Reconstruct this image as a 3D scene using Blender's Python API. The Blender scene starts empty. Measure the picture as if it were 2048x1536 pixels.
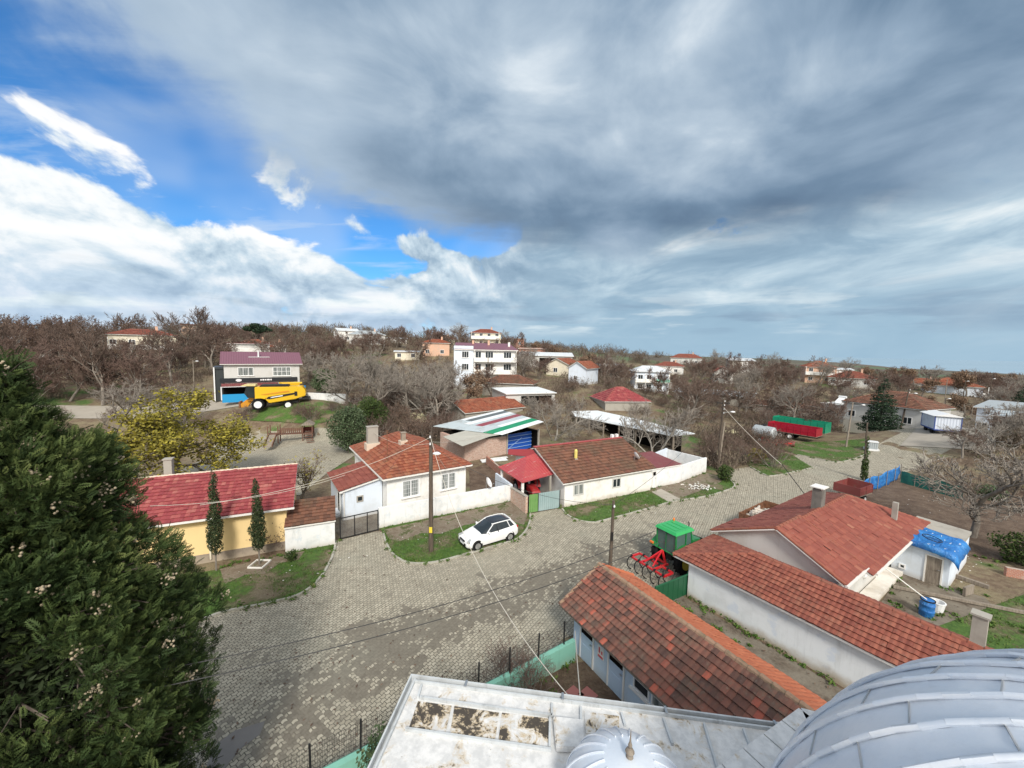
import bpy, bmesh, math, random
import numpy as np
from mathutils import Vector, Matrix
S = bpy.context.scene
COL = S.collection
R = math.radians

# ------------------------------------------------------------------ camera
CAMH = 13.2
PITCH, ROLL, FPX = R(5.0), R(1.2), 770.0
cam = bpy.data.cameras.new("camera")
cam.sensor_width = 36.0
cam.lens = 36.0 * FPX / 2048.0
cam.clip_start = 0.2
cam.clip_end = 60000.0
camo = bpy.data.objects.new("camera", cam)
COL.objects.link(camo)
camo.location = (0, 0, CAMH)
camo.rotation_euler = (Matrix.Rotation(R(90) - PITCH, 3, 'X') @ Matrix.Rotation(ROLL, 3, 'Z')).to_euler()
S.camera = camo

# ------------------------------------------------------------------ colour management
S.view_settings.view_transform = 'Standard'
S.view_settings.look = 'None'
S.view_settings.exposure = 0.22
S.view_settings.gamma = 1.0

# ------------------------------------------------------------------ sun: veiled, high behind the right shoulder
SUN_AZ, SUN_EL = R(170), R(40)         # azimuth clockwise from +Y (view direction)
sl = bpy.data.lights.new("sun", 'SUN')
sl.energy = 3.1
sl.angle = R(12)
sl.color = (1.0, 0.945, 0.86)
slo = bpy.data.objects.new("sun", sl)
COL.objects.link(slo)
sd = Vector((math.sin(SUN_AZ) * math.cos(SUN_EL), math.cos(SUN_AZ) * math.cos(SUN_EL), math.sin(SUN_EL)))
slo.rotation_euler = sd.to_track_quat('Z', 'Y').to_euler()

# ------------------------------------------------------------------ node helpers
class NT:
    def __init__(s, nt):
        s.t = nt
    def n(s, typ, **kw):
        x = s.t.nodes.new(typ)
        for k, v in kw.items():
            setattr(x, k, v)
        return x
    def link(s, a, b):
        s.t.links.new(a, b)
    def put(s, sock, v):
        if v is None:
            return
        if isinstance(v, bpy.types.NodeSocket):
            s.t.links.new(v, sock)
        else:
            if sock.type == 'RGBA' and not isinstance(v, (int, float)) and len(v) == 3:
                v = (*v, 1)
            sock.default_value = v
    def m(s, op, a, b=None, c=None, clamp=False):
        x = s.n('ShaderNodeMath', operation=op, use_clamp=clamp)
        s.put(x.inputs[0], a)
        if b is not None: s.put(x.inputs[1], b)
        if c is not None: s.put(x.inputs[2], c)
        return x.outputs[0]
    def add(s, a, b): return s.m('ADD', a, b)
    def sub(s, a, b): return s.m('SUBTRACT', a, b)
    def mul(s, a, b): return s.m('MULTIPLY', a, b)
    def smooth(s, v, lo, hi, a=0.0, b=1.0):
        x = s.n('ShaderNodeMapRange', interpolation_type='SMOOTHSTEP')
        s.put(x.inputs[0], v); s.put(x.inputs[1], lo); s.put(x.inputs[2], hi); s.put(x.inputs[3], a); s.put(x.inputs[4], b)
        return x.outputs[0]
    def lin(s, v, lo, hi, a=0.0, b=1.0):
        x = s.n('ShaderNodeMapRange')
        s.put(x.inputs[0], v); s.put(x.inputs[1], lo); s.put(x.inputs[2], hi); s.put(x.inputs[3], a); s.put(x.inputs[4], b)
        return x.outputs[0]
    def mix(s, f, a, b, blend='MIX'):
        x = s.n('ShaderNodeMix', data_type='RGBA', blend_type=blend)
        s.put(x.inputs[0], f); s.put(x.inputs[6], a); s.put(x.inputs[7], b)
        return x.outputs[2]
    def noise(s, vec, scale, detail=4, rough=0.5, dist=0.0, dim='3D', lac=2.0):
        x = s.n('ShaderNodeTexNoise', noise_dimensions=dim)
        s.put(x.inputs['Vector'], vec)
        x.inputs['Scale'].default_value = scale; x.inputs['Detail'].default_value = detail
        x.inputs['Roughness'].default_value = rough; x.inputs['Distortion'].default_value = dist
        x.inputs['Lacunarity'].default_value = lac
        return x.outputs[0]
    def sep(s, v):
        x = s.n('ShaderNodeSeparateXYZ'); s.put(x.inputs[0], v); return x.outputs
    def comb(s, a, b, c=0.0):
        x = s.n('ShaderNodeCombineXYZ'); s.put(x.inputs[0], a); s.put(x.inputs[1], b); s.put(x.inputs[2], c); return x.outputs[0]
    def ramp(s, v, stops, interp='LINEAR'):
        x = s.n('ShaderNodeValToRGB'); s.put(x.inputs[0], v)
        e = x.color_ramp.elements; x.color_ramp.interpolation = interp
        while len(e) < len(stops): e.new(0.5)
        for k, (p, c) in enumerate(stops):
            e[k].position = p; e[k].color = (*c, 1) if len(c) == 3 else c
        return x.outputs[0]
    def mapping(s, v, scale=(1, 1, 1), rot=(0, 0, 0), loc=(0, 0, 0)):
        x = s.n('ShaderNodeMapping'); s.put(x.inputs[0], v)
        x.inputs[1].default_value = loc; x.inputs[2].default_value = rot; x.inputs[3].default_value = scale
        return x.outputs[0]
    def bump(s, h, strength=0.3, dist=0.02):
        x = s.n('ShaderNodeBump'); s.put(x.inputs['Height'], h)
        x.inputs['Strength'].default_value = strength; x.inputs['Distance'].default_value = dist
        return x.outputs[0]

# ------------------------------------------------------------------ sky: clear blue Nishita sky behind a procedural cloud deck
W = bpy.data.worlds.new("World")
S.world = W
W.use_nodes = True
W.node_tree.nodes.clear()
w = NT(W.node_tree)
tc = w.n('ShaderNodeTexCoord').outputs['Generated']
dx, dy, dz = w.sep(tc)
den = w.add(w.m('MAXIMUM', dz, 0.0), 0.08)
px, py = w.m('DIVIDE', dx, den), w.m('DIVIDE', dy, den)
P = w.comb(px, py, 0.0)
sky = w.n('ShaderNodeTexSky', sky_type='NISHITA')
sky.sun_disc = False
sky.sun_elevation = SUN_EL
sky.sun_rotation = SUN_AZ
sky.altitude = 100
sky.air_density = 1.0
sky.dust_density = 0.3
sky.ozone_density = 2.5
skyc = w.mix(1.0, sky.outputs[0], (0.052, 0.112, 0.160), 'MULTIPLY')
az = w.m('ARCTAN2', dx, dy)
# distance from the middle of the deck, in the plane of the clouds
den2 = w.add(w.m('MAXIMUM', dz, 0.0), 0.22)
Q = w.comb(w.m('DIVIDE', dx, den2), w.m('DIVIDE', dy, den2), w.mul(dz, 1.5))
ex = w.m('DIVIDE', w.sub(px, 0.6), 1.0)
ey = w.m('DIVIDE', w.m('MAXIMUM', w.sub(py, 1.2), 0.0), 1.05)
rr = w.m('SQRT', w.add(w.mul(ex, ex), w.mul(ey, ey)))
D3 = w.mapping(tc, scale=(1.0, 1.0, 1.55))
nA = w.noise(w.mapping(Q, loc=(0.7, 0.2, 0)), 1.05, 4, 0.55, 0.3)
nB = w.noise(w.mapping(D3, loc=(3.1, 7.7, 0)), 3.3, 7, 0.55, 0.5)
nC = w.noise(w.mapping(D3, loc=(11.3, 2.7, 0)), 5.2, 9, 0.56, 0.35)
nL = w.noise(w.mapping(D3, loc=(1.3, 4.1, 0)), 2.6, 3, 0.5)
nW = w.noise(w.mapping(P, scale=(0.5, 1.7, 1), rot=(0, 0, R(-52)), loc=(5, 1, 0)), 1.5, 7, 0.6, 0.5)
left = w.smooth(px, -0.1, -1.0)
right = w.smooth(px, -0.3, 0.5)
edge = w.add(w.add(w.sub(1.78, rr), w.mul(w.sub(nA, 0.5), 0.6)), w.mul(w.sub(nB, 0.5), 0.9))
edge = w.add(edge, w.mul(w.sub(nW, 0.5), 0.55))
edge = w.add(edge, w.mul(w.sub(nC, 0.5), 0.7))
deck = w.smooth(edge, -0.26, w.lin(right, 0, 1, 0.36, 0.7))
# deck shading: broad light and dark billows, a dark lower rim, a bright sunlit left fringe
lum = w.add(w.mul(w.sub(nA, 0.5), 1.5), w.add(w.mul(w.sub(nB, 0.5), 1.3), w.mul(w.sub(nW, 0.5), 0.10)))
rim = w.mul(w.smooth(rr, 0.5, 1.2), w.smooth(py, 1.2, 2.0))
mid = w.mul(w.smooth(py, 0.95, 1.25), w.smooth(py, 2.0, 1.6))
lum = w.add(w.sub(w.add(lum, 0.53), w.mul(rim, 0.30)), w.mul(w.mul(mid, right), 0.12))
deckc = w.ramp(lum, [(0.0, (0.105, 0.170, 0.265)), (0.3, (0.175, 0.265, 0.380)), (0.55, (0.295, 0.400, 0.525)), (0.8, (0.47, 0.575, 0.685)), (1.0, (0.72, 0.80, 0.87))])
fr = w.mul(w.sub(1.0, w.smooth(edge, 0.1, 0.8)), w.smooth(px, 0.2, -0.7))
deckc = w.mix(w.mul(fr, 0.5), deckc, (0.56, 0.68, 0.81))
# cumulus towards the horizon; on the right a grey layer with bright breaks runs on below the deck
far = w.smooth(rr, 2.38, 3.45)
cov = w.add(w.add(w.mul(far, 0.56), w.mul(w.sub(nL, 0.5), 0.9)), w.add(w.mul(w.sub(nC, 0.5), 1.5), w.mul(w.sub(nB, 0.5), 0.3)))
cov = w.add(cov, w.add(w.mul(right, 0.6), w.mul(w.smooth(px, -1.45, -0.5), w.mul(w.smooth(rr, 1.7, 2.2), 0.5))))
cum = w.smooth(cov, 0.25, 0.37)
side = w.smooth(px, 0.4, -2.0)
nD = w.noise(w.mapping(D3, loc=(11.3, 2.7, 0.035)), 5.2, 9, 0.56, 0.35)
shade = w.mul(w.sub(nC, nD), 2.2)
cl = w.add(w.add(shade, w.mul(w.sub(nL, 0.5), 0.6)), w.add(0.36, w.mul(side, 0.33)))
cl = w.add(cl, w.mul(w.sub(nC, 0.5), 0.8))
cumc = w.ramp(cl, [(0.0, (0.20, 0.31, 0.43)), (0.35, (0.33, 0.46, 0.59)), (0.62, (0.60, 0.73, 0.83)), (0.85, (0.92, 0.96, 0.98)), (1.0, (1.0, 1.0, 1.0))])
# thin wisps across the blue gap
wis = w.mul(w.smooth(w.add(nW, w.mul(w.sub(nC, 0.5), 0.35)), 0.50, 0.74), 0.6)
wis = w.m('MAXIMUM', wis, w.mul(w.smooth(nL, 0.50, 0.66), 0.35))
c = w.mix(wis, skyc, (0.60, 0.72, 0.88))
rq = w.sub(dz, w.mul(az, 0.10))
rb = w.noise(w.comb(w.mul(az, 2.6), w.mul(rq, 7.2), 2.2), 1.6, 7, 0.55, 0.5)
rc = w.ramp(w.add(w.mul(rb, 0.85), w.mul(nC, 0.15)), [(0.30, (0.21, 0.33, 0.455)), (0.47, (0.335, 0.475, 0.60)), (0.58, (0.52, 0.66, 0.76)), (0.70, (0.86, 0.92, 0.94))])
cumc = w.mix(right, cumc, rc)
c = w.mix(cum, c, cumc)
c = w.mix(deck, c, deckc)
# streaky pale air low over the land and sea
st = w.noise(w.comb(w.mul(az, 2.4), w.mul(dz, 19.0), 0.3), 1.3, 5, 0.55)
low = w.smooth(dz, 0.20, 0.03)
hz = w.mix(side, (0.345, 0.515, 0.655), (0.52, 0.66, 0.84))
hz = w.mix(w.mul(w.smooth(st, 0.53, 0.66), w.smooth(dz, 0.03, 0.07)), hz, (0.78, 0.88, 0.92))
hz = w.mix(w.mul(w.smooth(st, 0.49, 0.36), w.smooth(dz, 0.03, 0.08)), hz, (0.255, 0.375, 0.51))
c = w.mix(w.mul(low, w.lin(side, 0, 1, 0.85, 0.6)), c, hz)
# unseen cloud behind the camera, brightened round the hidden sun to add soft light
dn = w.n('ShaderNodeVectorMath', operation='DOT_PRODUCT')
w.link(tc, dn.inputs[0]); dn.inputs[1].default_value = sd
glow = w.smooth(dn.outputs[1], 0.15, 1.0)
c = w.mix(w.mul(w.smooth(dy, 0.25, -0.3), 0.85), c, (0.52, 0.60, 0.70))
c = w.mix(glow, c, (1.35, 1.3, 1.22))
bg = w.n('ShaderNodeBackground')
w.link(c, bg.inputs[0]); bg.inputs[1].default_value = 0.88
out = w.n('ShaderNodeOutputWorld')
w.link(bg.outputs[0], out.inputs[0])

# ------------------------------------------------------------------ where things stand: photograph measurements turned into metres
_f = Vector((0, math.cos(PITCH), -math.sin(PITCH)))
_u0 = Vector((0, math.sin(PITCH), math.cos(PITCH)))
_r = Vector((1, 0, 0)) * math.cos(ROLL) + _u0 * math.sin(ROLL)
_u = Vector((-1, 0, 0)) * math.sin(ROLL) + _u0 * math.cos(ROLL)
def ray(px, py):
    return _f + _r * ((px - 1024) / FPX) - _u * ((py - 768) / FPX)
def at(px, py, z=0.0):
    d = ray(px, py)
    return Vector((0, 0, CAMH)) + d * ((z - CAMH) / d.z)
def atd(px, py, depth):
    return Vector((0, 0, CAMH)) + ray(px, py) * depth

# ------------------------------------------------------------------ terrain height
_ctl = [(-15, 18, 0), (0, 25, 0), (10, 22, 0), (5, 32, 0), (14, 37, 0), (22, 42, 0), (37, 46, 0), (30, 20, 0), (20, 8, 0), (-10, 5, 0), (5, 0, 0),
        (-25, 10, 0), (-14, 26, 0), (-12, 36, 0), (-20, 44, 0), (0, 50, 0), (12, 52, 0), (-26, 40, 0), (-32, 30, 0), (45, 40, 0), (50, 25, 0), (44, 57, 0), (-8, -30, 0), (30, -30, 0), (-40, -20, 0)]
for q in [(580, 880, 55), (500, 872, 56), (560, 819, 62), (470, 800, 67), (650, 798, 66), (640, 838, 58), (140, 832, 58), (960, 776, 95), (1300, 784, 119), (1800, 872, 66),
          (1860, 852, 61), (2010, 880, 62), (290, 722, 92), (500, 718, 109), (970, 694, 137), (885, 694, 170), (1060, 716, 140), (1090, 738, 110), (1150, 768, 88), (1480, 748, 154),
          (1440, 768, 130), (1645, 770, 125), (1910, 790, 112), (1840, 772, 140), (50, 690, 130), (150, 672, 175), (400, 668, 180), (700, 672, 190), (1024, 694, 230),
          (1250, 706, 260), (1500, 728, 260), (1750, 742, 260), (2040, 768, 230), (1400, 850, 66), (800, 830, 72), (950, 812, 74)]:
    _p = atd(*q); _ctl.append((_p.x, _p.y, _p.z))
_C = np.array(_ctl, float)
def _phi(d2):
    return np.where(d2 > 1e-9, 0.5 * d2 * np.log(np.maximum(d2, 1e-12)), 0.0)
_n = len(_C)
_D = ((_C[:, None, :2] - _C[None, :, :2]) ** 2).sum(-1) / 1e4
_A = np.zeros((_n + 3, _n + 3)); _A[:_n, :_n] = _phi(_D) + np.eye(_n) * 0.0006
_A[:_n, _n] = 1; _A[:_n, _n + 1:] = _C[:, :2] / 100; _A[_n, :_n] = 1; _A[_n + 1:, :_n] = _C[:, :2].T / 100
_sol = np.linalg.solve(_A, np.concatenate([_C[:, 2], np.zeros(3)]))
SEA = -25.0
def _tps(x, y):
    d = ((x[:, None] - _C[None, :, 0]) ** 2 + (y[:, None] - _C[None, :, 1]) ** 2) / 1e4
    return _phi(d) @ _sol[:_n] + _sol[_n] + _sol[_n + 1] * x / 100 + _sol[_n + 2] * y / 100
def heights(x, y):
    x = np.asarray(x, float); y = np.asarray(y, float)
    r = np.hypot(x, y); k = np.minimum(1.0, 250.0 / np.maximum(r, 1e-6))
    z = _tps(x * k, y * k)
    # the near street is level
    z = np.where(np.abs(z) < 1.2, z * np.abs(z) / 1.2, z)
    flat = np.clip((np.hypot((x - 2) / 1.5, y - 18) - 30) / 12, 0, 1); flat = flat * flat * (3 - 2 * flat)
    z = z * flat
    # beyond the village the fields run down to the sea on the right, the hill runs level on the left
    az = np.degrees(np.arctan2(x, np.maximum(y, 1e-3)))
    shore = np.interp(az, [-180, 12, 18, 32, 45, 55, 90, 180], [9e4, 9e4, 9000, 6500, 2300, 1850, 1500, 1500])
    t = np.clip((r - 250) / np.maximum(shore - 250, 1), 0, 1.4)
    lo = z + (SEA - 1.5 - z) * np.minimum(t, 1.4) ** np.interp(az, [10, 30, 60], [1.0, 0.55, 0.75])
    left = z * np.clip(1 - (r - 250) / 6000, 0.3, 1) - np.clip(r - 250, 0, 400) * 0.02
    kk = np.clip((az - 9) / 6, 0, 1); kk = kk * kk * (3 - 2 * kk)
    return np.where(r > 250, left * (1 - kk) + lo * kk, z)
def hz_(x, y):
    return float(heights([x], [y])[0])
def gd(px, py, depth):
    "ground point below/above a measured picture position at a known distance"
    p = atd(px, py, depth); return Vector((p.x, p.y, hz_(p.x, p.y)))
def on_ground(px, py):
    "where the line of sight through (px, py) meets the terrain"
    d = ray(px, py); o = Vector((0, 0, CAMH)); ts = np.linspace(3, 400, 1600)
    zs = heights(d.x * ts, d.y * ts); below = np.nonzero(CAMH + d.z * ts < zs)[0]
    t = ts[below[0]] if len(below) else 300.0
    p = o + d * float(t); return Vector((p.x, p.y, hz_(p.x, p.y)))

# ------------------------------------------------------------------ mesh builder
class MB:
    def __init__(s):
        s.v = []; s.f = []; s.m = []; s.uv = []
    def add(s, vs, fs, m=0, uvs=None):
        b = len(s.v); s.v += [tuple(p) for p in vs]
        for k, q in enumerate(fs):
            s.f.append(tuple(b + i for i in q)); s.m.append(m); s.uv.append(uvs[k] if uvs else None)
        return s
    def hexa(s, p, m=0):
        return s.add(p, [(0, 3, 2, 1), (4, 5, 6, 7), (0, 1, 5, 4), (1, 2, 6, 5), (2, 3, 7, 6), (3, 0, 4, 7)], m)
    def bx(s, x0, x1, y0, y1, z0, z1, m=0):
        return s.hexa([(x0, y0, z0), (x1, y0, z0), (x1, y1, z0), (x0, y1, z0), (x0, y0, z1), (x1, y0, z1), (x1, y1, z1), (x0, y1, z1)], m)
    def box(s, c, d, rz=0.0, m=0, rx=0.0, ry=0.0):
        M = Matrix.Rotation(rz, 3, 'Z') @ Matrix.Rotation(ry, 3, 'Y') @ Matrix.Rotation(rx, 3, 'X')
        h = Vector(d) / 2; c = Vector(c)
        P = [c + M @ Vector((a * h.x, b * h.y, e * h.z)) for e in (-1, 1) for a, b in ((-1, -1), (1, -1), (1, 1), (-1, 1))]
        return s.hexa(P, m)
    def taper(s, x0, x1, y0, y1, z0, z1, k=0.8, m=0, kx=None):
        cx, cy = (x0 + x1) / 2, (y0 + y1) / 2; kx = k if kx is None else kx
        f = lambda x, y: (cx + (x - cx) * kx, cy + (y - cy) * k, z1)
        return s.hexa([(x0, y0, z0), (x1, y0, z0), (x1, y1, z0), (x0, y1, z0), f(x0, y0), f(x1, y0), f(x1, y1), f(x0, y1)], m)
    def tube(s, p0, p1, r0, r1=None, n=6, m=0, cap=True):
        p0, p1 = Vector(p0), Vector(p1); r1 = r0 if r1 is None else r1
        d = (p1 - p0)
        if d.length < 1e-6: return s
        a = d.orthogonal().normalized(); b = d.normalized().cross(a)
        vs = []
        for p, r in ((p0, r0), (p1, r1)):
            for k in range(n):
                t = 2 * math.pi * k / n; vs.append(p + (a * math.cos(t) + b * math.sin(t)) * r)
        fs = [(k, (k + 1) % n, n + (k + 1) % n, n + k) for k in range(n)]
        if cap: fs += [tuple(range(n))[::-1], tuple(range(n, 2 * n))]
        return s.add(vs, fs, m)
    def path(s, pts, r, n=6, m=0):
        for a, b in zip(pts[:-1], pts[1:]): s.tube(a, b, r, r, n, m)
        return s
    def prism(s, poly, z0, z1, m=0):
        n = len(poly)
        vs = [(x, y, z0) for x, y in poly] + [(x, y, z1) for x, y in poly]
        return s.add(vs, [tuple(range(n))[::-1], tuple(range(n, 2 * n))] + [(k, (k + 1) % n, n + (k + 1) % n, n + k) for k in range(n)], m)
    def extr(s, poly, vec, m=0):
        n = len(poly); vec = Vector(vec)
        vs = [Vector(p) for p in poly] + [Vector(p) + vec for p in poly]
        return s.add(vs, [tuple(range(n))[::-1], tuple(range(n, 2 * n))] + [(k, (k + 1) % n, n + (k + 1) % n, n + k) for k in range(n)], m)
    def xz(s, poly, y0, y1, m=0):
        "side profile in x,z carried from y0 to y1"
        return s.extr([(x, y0, z) for x, z in poly], (0, y1 - y0, 0), m)
    def lathe(s, prof, n=16, c=(0, 0, 0), m=0, axis='Z'):
        vs = []; k = len(prof)
        for r, z in prof:
            for j in range(n):
                t = 2 * math.pi * j / n; a, b = r * math.cos(t), r * math.sin(t)
                q = (a, b, z) if axis == 'Z' else ((z, a, b) if axis == 'X' else (a, z, b))
                vs.append((q[0] + c[0], q[1] + c[1], q[2] + c[2]))
        fs = [(i * n + j, i * n + (j + 1) % n, (i + 1) * n + (j + 1) % n, (i + 1) * n + j) for i in range(k - 1) for j in range(n)]
        fs += [tuple(range(n))[::-1], tuple(range((k - 1) * n, k * n))]
        return s.add(vs, fs, m)
    def ball(s, c, r, n=8, k=6, m=0, sc=(1, 1, 1)):
        pr = [(max(r * math.sin(math.pi * i / k), 1e-4), -r * math.cos(math.pi * i / k)) for i in range(k + 1)]
        b = len(s.v); s.lathe(pr, n, (0, 0, 0), m)
        for i in range(b, len(s.v)):
            x, y, z = s.v[i]; s.v[i] = (x * sc[0] + c[0], y * sc[1] + c[1], z * sc[2] + c[2])
        return s
    def move(s, M):
        s.v = [tuple(M @ Vector(p)) for p in s.v]; return s
    def build(s, name, mats, parent=None, smooth=None, bevel=0.0):
        me = bpy.data.meshes.new(name)
        me.from_pydata(s.v, [], s.f)
        mats = mats if isinstance(mats, (list, tuple)) else [mats]
        for q in mats: me.materials.append(q)
        if len(mats) > 1: me.polygons.foreach_set('material_index', s.m)
        if any(u is not None for u in s.uv):
            L = me.uv_layers.new(name='UVMap'); buf = []
            for u, f in zip(s.uv, s.f):
                buf += [c for p in (u if u is not None else [(0, 0)] * len(f)) for c in p]
            L.data.foreach_set('uv', buf)
        o = bpy.data.objects.new(name, me); COL.objects.link(o)
        bm = bmesh.new(); bm.from_mesh(me); bmesh.ops.recalc_face_normals(bm, faces=bm.faces) if not s.uv or all(u is None for u in s.uv) else None
        if bevel > 0:
            bmesh.ops.remove_doubles(bm, verts=bm.verts, dist=1e-4)
            es = [e for e in bm.edges if len(e.link_faces) == 2 and e.calc_face_angle(0) > 0.5]
            bmesh.ops.bevel(bm, geom=es, offset=bevel, segments=2, affect='EDGES', clamp_overlap=True)
        bm.to_mesh(me); bm.free()
        if smooth is not None:
            me.shade_smooth(); me.set_sharp_from_angle(angle=R(smooth))
        if parent: o.parent = parent
        return o

def thing(name, label, cat, loc=(0, 0, 0), rz=0.0, group=None):
    o = bpy.data.objects.new(name, None); COL.objects.link(o)
    o.location = loc; o.rotation_euler = (0, 0, rz); o.empty_display_size = 0.3
    o['label'] = label; o['category'] = cat
    if group: o['group'] = group
    return o
def tag(o, label, cat, group=None, kind=None):
    o['label'] = label; o['category'] = cat
    if group: o['group'] = group
    if kind: o['kind'] = kind
    return o
def struct(o):
    o['kind'] = 'structure'; return o
def dup(root, loc, rz, label=None, group=None, scale=None):
    r = root.copy(); COL.objects.link(r); r.location = loc; r.rotation_euler = (0, 0, rz)
    if scale is not None: r.scale = scale if isinstance(scale, tuple) else (scale,) * 3
    if label: r['label'] = label
    if group: r['group'] = group
    for ch in list(root.children):
        c = ch.copy(); COL.objects.link(c); c.parent = r
        for g in ch.children:
            d = g.copy(); COL.objects.link(d); d.parent = c
    return r
def mesh_np(name, V, F, mat, parent=None, uv=None, smooth=False):
    "a mesh straight from arrays: V (n,3), F (m,k) all faces with k corners, uv (m*k,2)"
    me = bpy.data.meshes.new(name); V = np.asarray(V, np.float32); F = np.asarray(F, np.int32); m, k = F.shape
    me.vertices.add(len(V)); me.vertices.foreach_set('co', V.ravel())
    me.loops.add(m * k); me.loops.foreach_set('vertex_index', F.ravel())
    me.polygons.add(m); me.polygons.foreach_set('loop_start', np.arange(0, m * k, k, dtype=np.int32))
    if uv is not None:
        L = me.uv_layers.new(name='UVMap'); L.data.foreach_set('uv', np.asarray(uv, np.float32).ravel())
    me.update(calc_edges=True); me.validate()
    if smooth: me.shade_smooth()
    for q in (mat if isinstance(mat, (list, tuple)) else [mat]): me.materials.append(q)
    o = bpy.data.objects.new(name, me); COL.objects.link(o)
    if parent: o.parent = parent
    return o

# ------------------------------------------------------------------ materials
def material(name, fn=None, color=(0.5, 0.5, 0.5), rough=0.7, metal=0.0, spec=0.5, coat=0.0, trans=0.0):
    mt = bpy.data.materials.new(name); mt.use_nodes = True
    t = mt.node_tree; b = t.nodes['Principled BSDF']
    b.inputs['Base Color'].default_value = (*color, 1); b.inputs['Roughness'].default_value = rough
    b.inputs['Metallic'].default_value = metal; b.inputs['Specular IOR Level'].default_value = spec
    b.inputs['Coat Weight'].default_value = coat
    if fn:
        nt = NT(t); tcn = nt.n('ShaderNodeTexCoord')
        r = fn(nt, tcn.outputs['Object'], tcn.outputs['UV'])
        for k, sk in (('color', 'Base Color'), ('rough', 'Roughness'), ('metal', 'Metallic'), ('normal', 'Normal')):
            if k in r: nt.put(b.inputs[sk], r[k])
    return mt
def plaster(name, base, dirt=(0.42, 0.40, 0.35), amount=0.5, patch=None, scale=1.0, patch_at=(0.56, 0.66), wet=0.5):
    def fn(n, o, uv):
        a = n.noise(o, 0.9 * scale, 6, 0.6); b = n.noise(n.mapping(o, scale=(3.2, 3.2, 0.45)), 0.9 * scale, 6, 0.65)
        c = n.mix(n.mul(n.smooth(a, 0.45, 0.75), amount), base, dirt)
        c = n.mix(n.mul(n.smooth(b, 0.52, 0.76), amount * 0.8), c, tuple(k * 0.8 for k in dirt))
        if patch:
            p = n.noise(n.mapping(o, loc=(4, 9, 2)), 1.3 * scale, 5, 0.6)
            c = n.mix(n.mul(n.smooth(p, *patch_at), 0.75), c, patch)
        z = n.sep(o)[2]
        low = n.mul(n.smooth(n.add(z, n.mul(n.sub(a, 0.5), 1.0)), 0.55, -0.05), wet)
        c = n.mix(low, c, (0.40, 0.335, 0.245))
        return dict(color=c, rough=0.9, normal=n.bump(n.noise(o, 22, 4, 0.6), 0.25, 0.02))
    return material(name, fn)
def tiles(name, stops, moss=(0.13, 0.12, 0.085), moss_amt=0.4, moss_scale=0.8, patch=None, ridge=None):
    "clay tiles: one tone per tile (the UV map counts tiles), lichen and dirt in patches"
    def fn(n, o, uv):
        u, v, _ = n.sep(uv)
        cell = n.comb(n.m('FLOOR', u), n.m('FLOOR', v), 0.0)
        wn = n.n('ShaderNodeTexWhiteNoise', noise_dimensions='3D'); n.link(cell, wn.inputs[0])
        c = n.ramp(wn.outputs[0], stops)
        a = n.noise(o, moss_scale, 7, 0.62); f = n.noise(o, 9.0, 5, 0.65)
        k = n.smooth(n.add(a, n.mul(n.sub(f, 0.5), 0.5)), 0.44, 0.70)
        k = n.mul(k, n.add(0.55, n.mul(wn.outputs[0], 0.6)))
        c = n.mix(n.mul(k, moss_amt), c, moss)
        if patch:
            p = n.noise(n.mapping(o, loc=(7, 3, 1)), moss_scale * 1.4, 4, 0.5)
            c = n.mix(n.mul(n.smooth(p, 0.55, 0.7), 0.5), c, patch)
        c = n.mix(n.mul(n.smooth(f, 0.55, 0.8), 0.25), c, (0.42, 0.36, 0.29))
        return dict(color=c, rough=0.85, normal=n.bump(f, 0.25, 0.02))
    return material(name, fn)
def sheet(name, base, rough=0.5, metal=0.0, dirt=(0.25, 0.22, 0.18), amt=0.35, axis=0, pitch=0.0, scratch=None):
    "painted or galvanised sheet, optionally ribbed along an axis of the object"
    def fn(n, o, uv):
        a = n.noise(n.mapping(o, scale=(1, 1, 1)), 0.9, 6, 0.65, 0.3); b = n.noise(o, 5.0, 5, 0.6)
        c = n.mix(n.mul(n.smooth(a, 0.48, 0.72), amt), base, dirt)
        if scratch:
            s_ = n.noise(n.mapping(o, scale=(0.6, 2.4, 1)), 1.6, 6, 0.7, 0.5); c = n.mix(n.mul(n.smooth(s_, 0.56, 0.7), 0.8), c, scratch)
        d = dict(color=c, rough=n.lin(b, 0.3, 0.7, max(rough - 0.12, 0.05), min(rough + 0.15, 1)), metal=metal)
        if pitch:
            w_ = n.m('SINE', n.mul(n.sep(o)[axis], 2 * math.pi / pitch)); d['normal'] = n.bump(w_, 0.9, 0.02)
        return d
    return material(name, fn)
def wood(name, a, b, rough=0.8, sc=(9, 9, 0.9)):
    def fn(n, o, uv):
        g = n.noise(n.mapping(o, scale=sc), 1.5, 6, 0.65, 0.4)
        return dict(color=n.mix(n.smooth(g, 0.3, 0.7), a, b), rough=rough, normal=n.bump(g, 0.3, 0.01))
    return material(name, fn)
def paint(name, base, rough=0.3, coat=0.3, dirt=(0.18, 0.15, 0.11), amt=0.3):
    def fn(n, o, uv):
        a = n.noise(o, 2.5, 6, 0.65); z = n.sep(o)[2]
        k = n.mul(n.smooth(n.add(a, n.mul(n.smooth(z, 1.1, 0.2), 0.22)), 0.52, 0.76), amt)
        return dict(color=n.mix(k, base, dirt), rough=n.lin(a, 0.3, 0.7, rough - 0.08, rough + 0.18))
    return material(name, fn, coat=coat)

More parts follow.
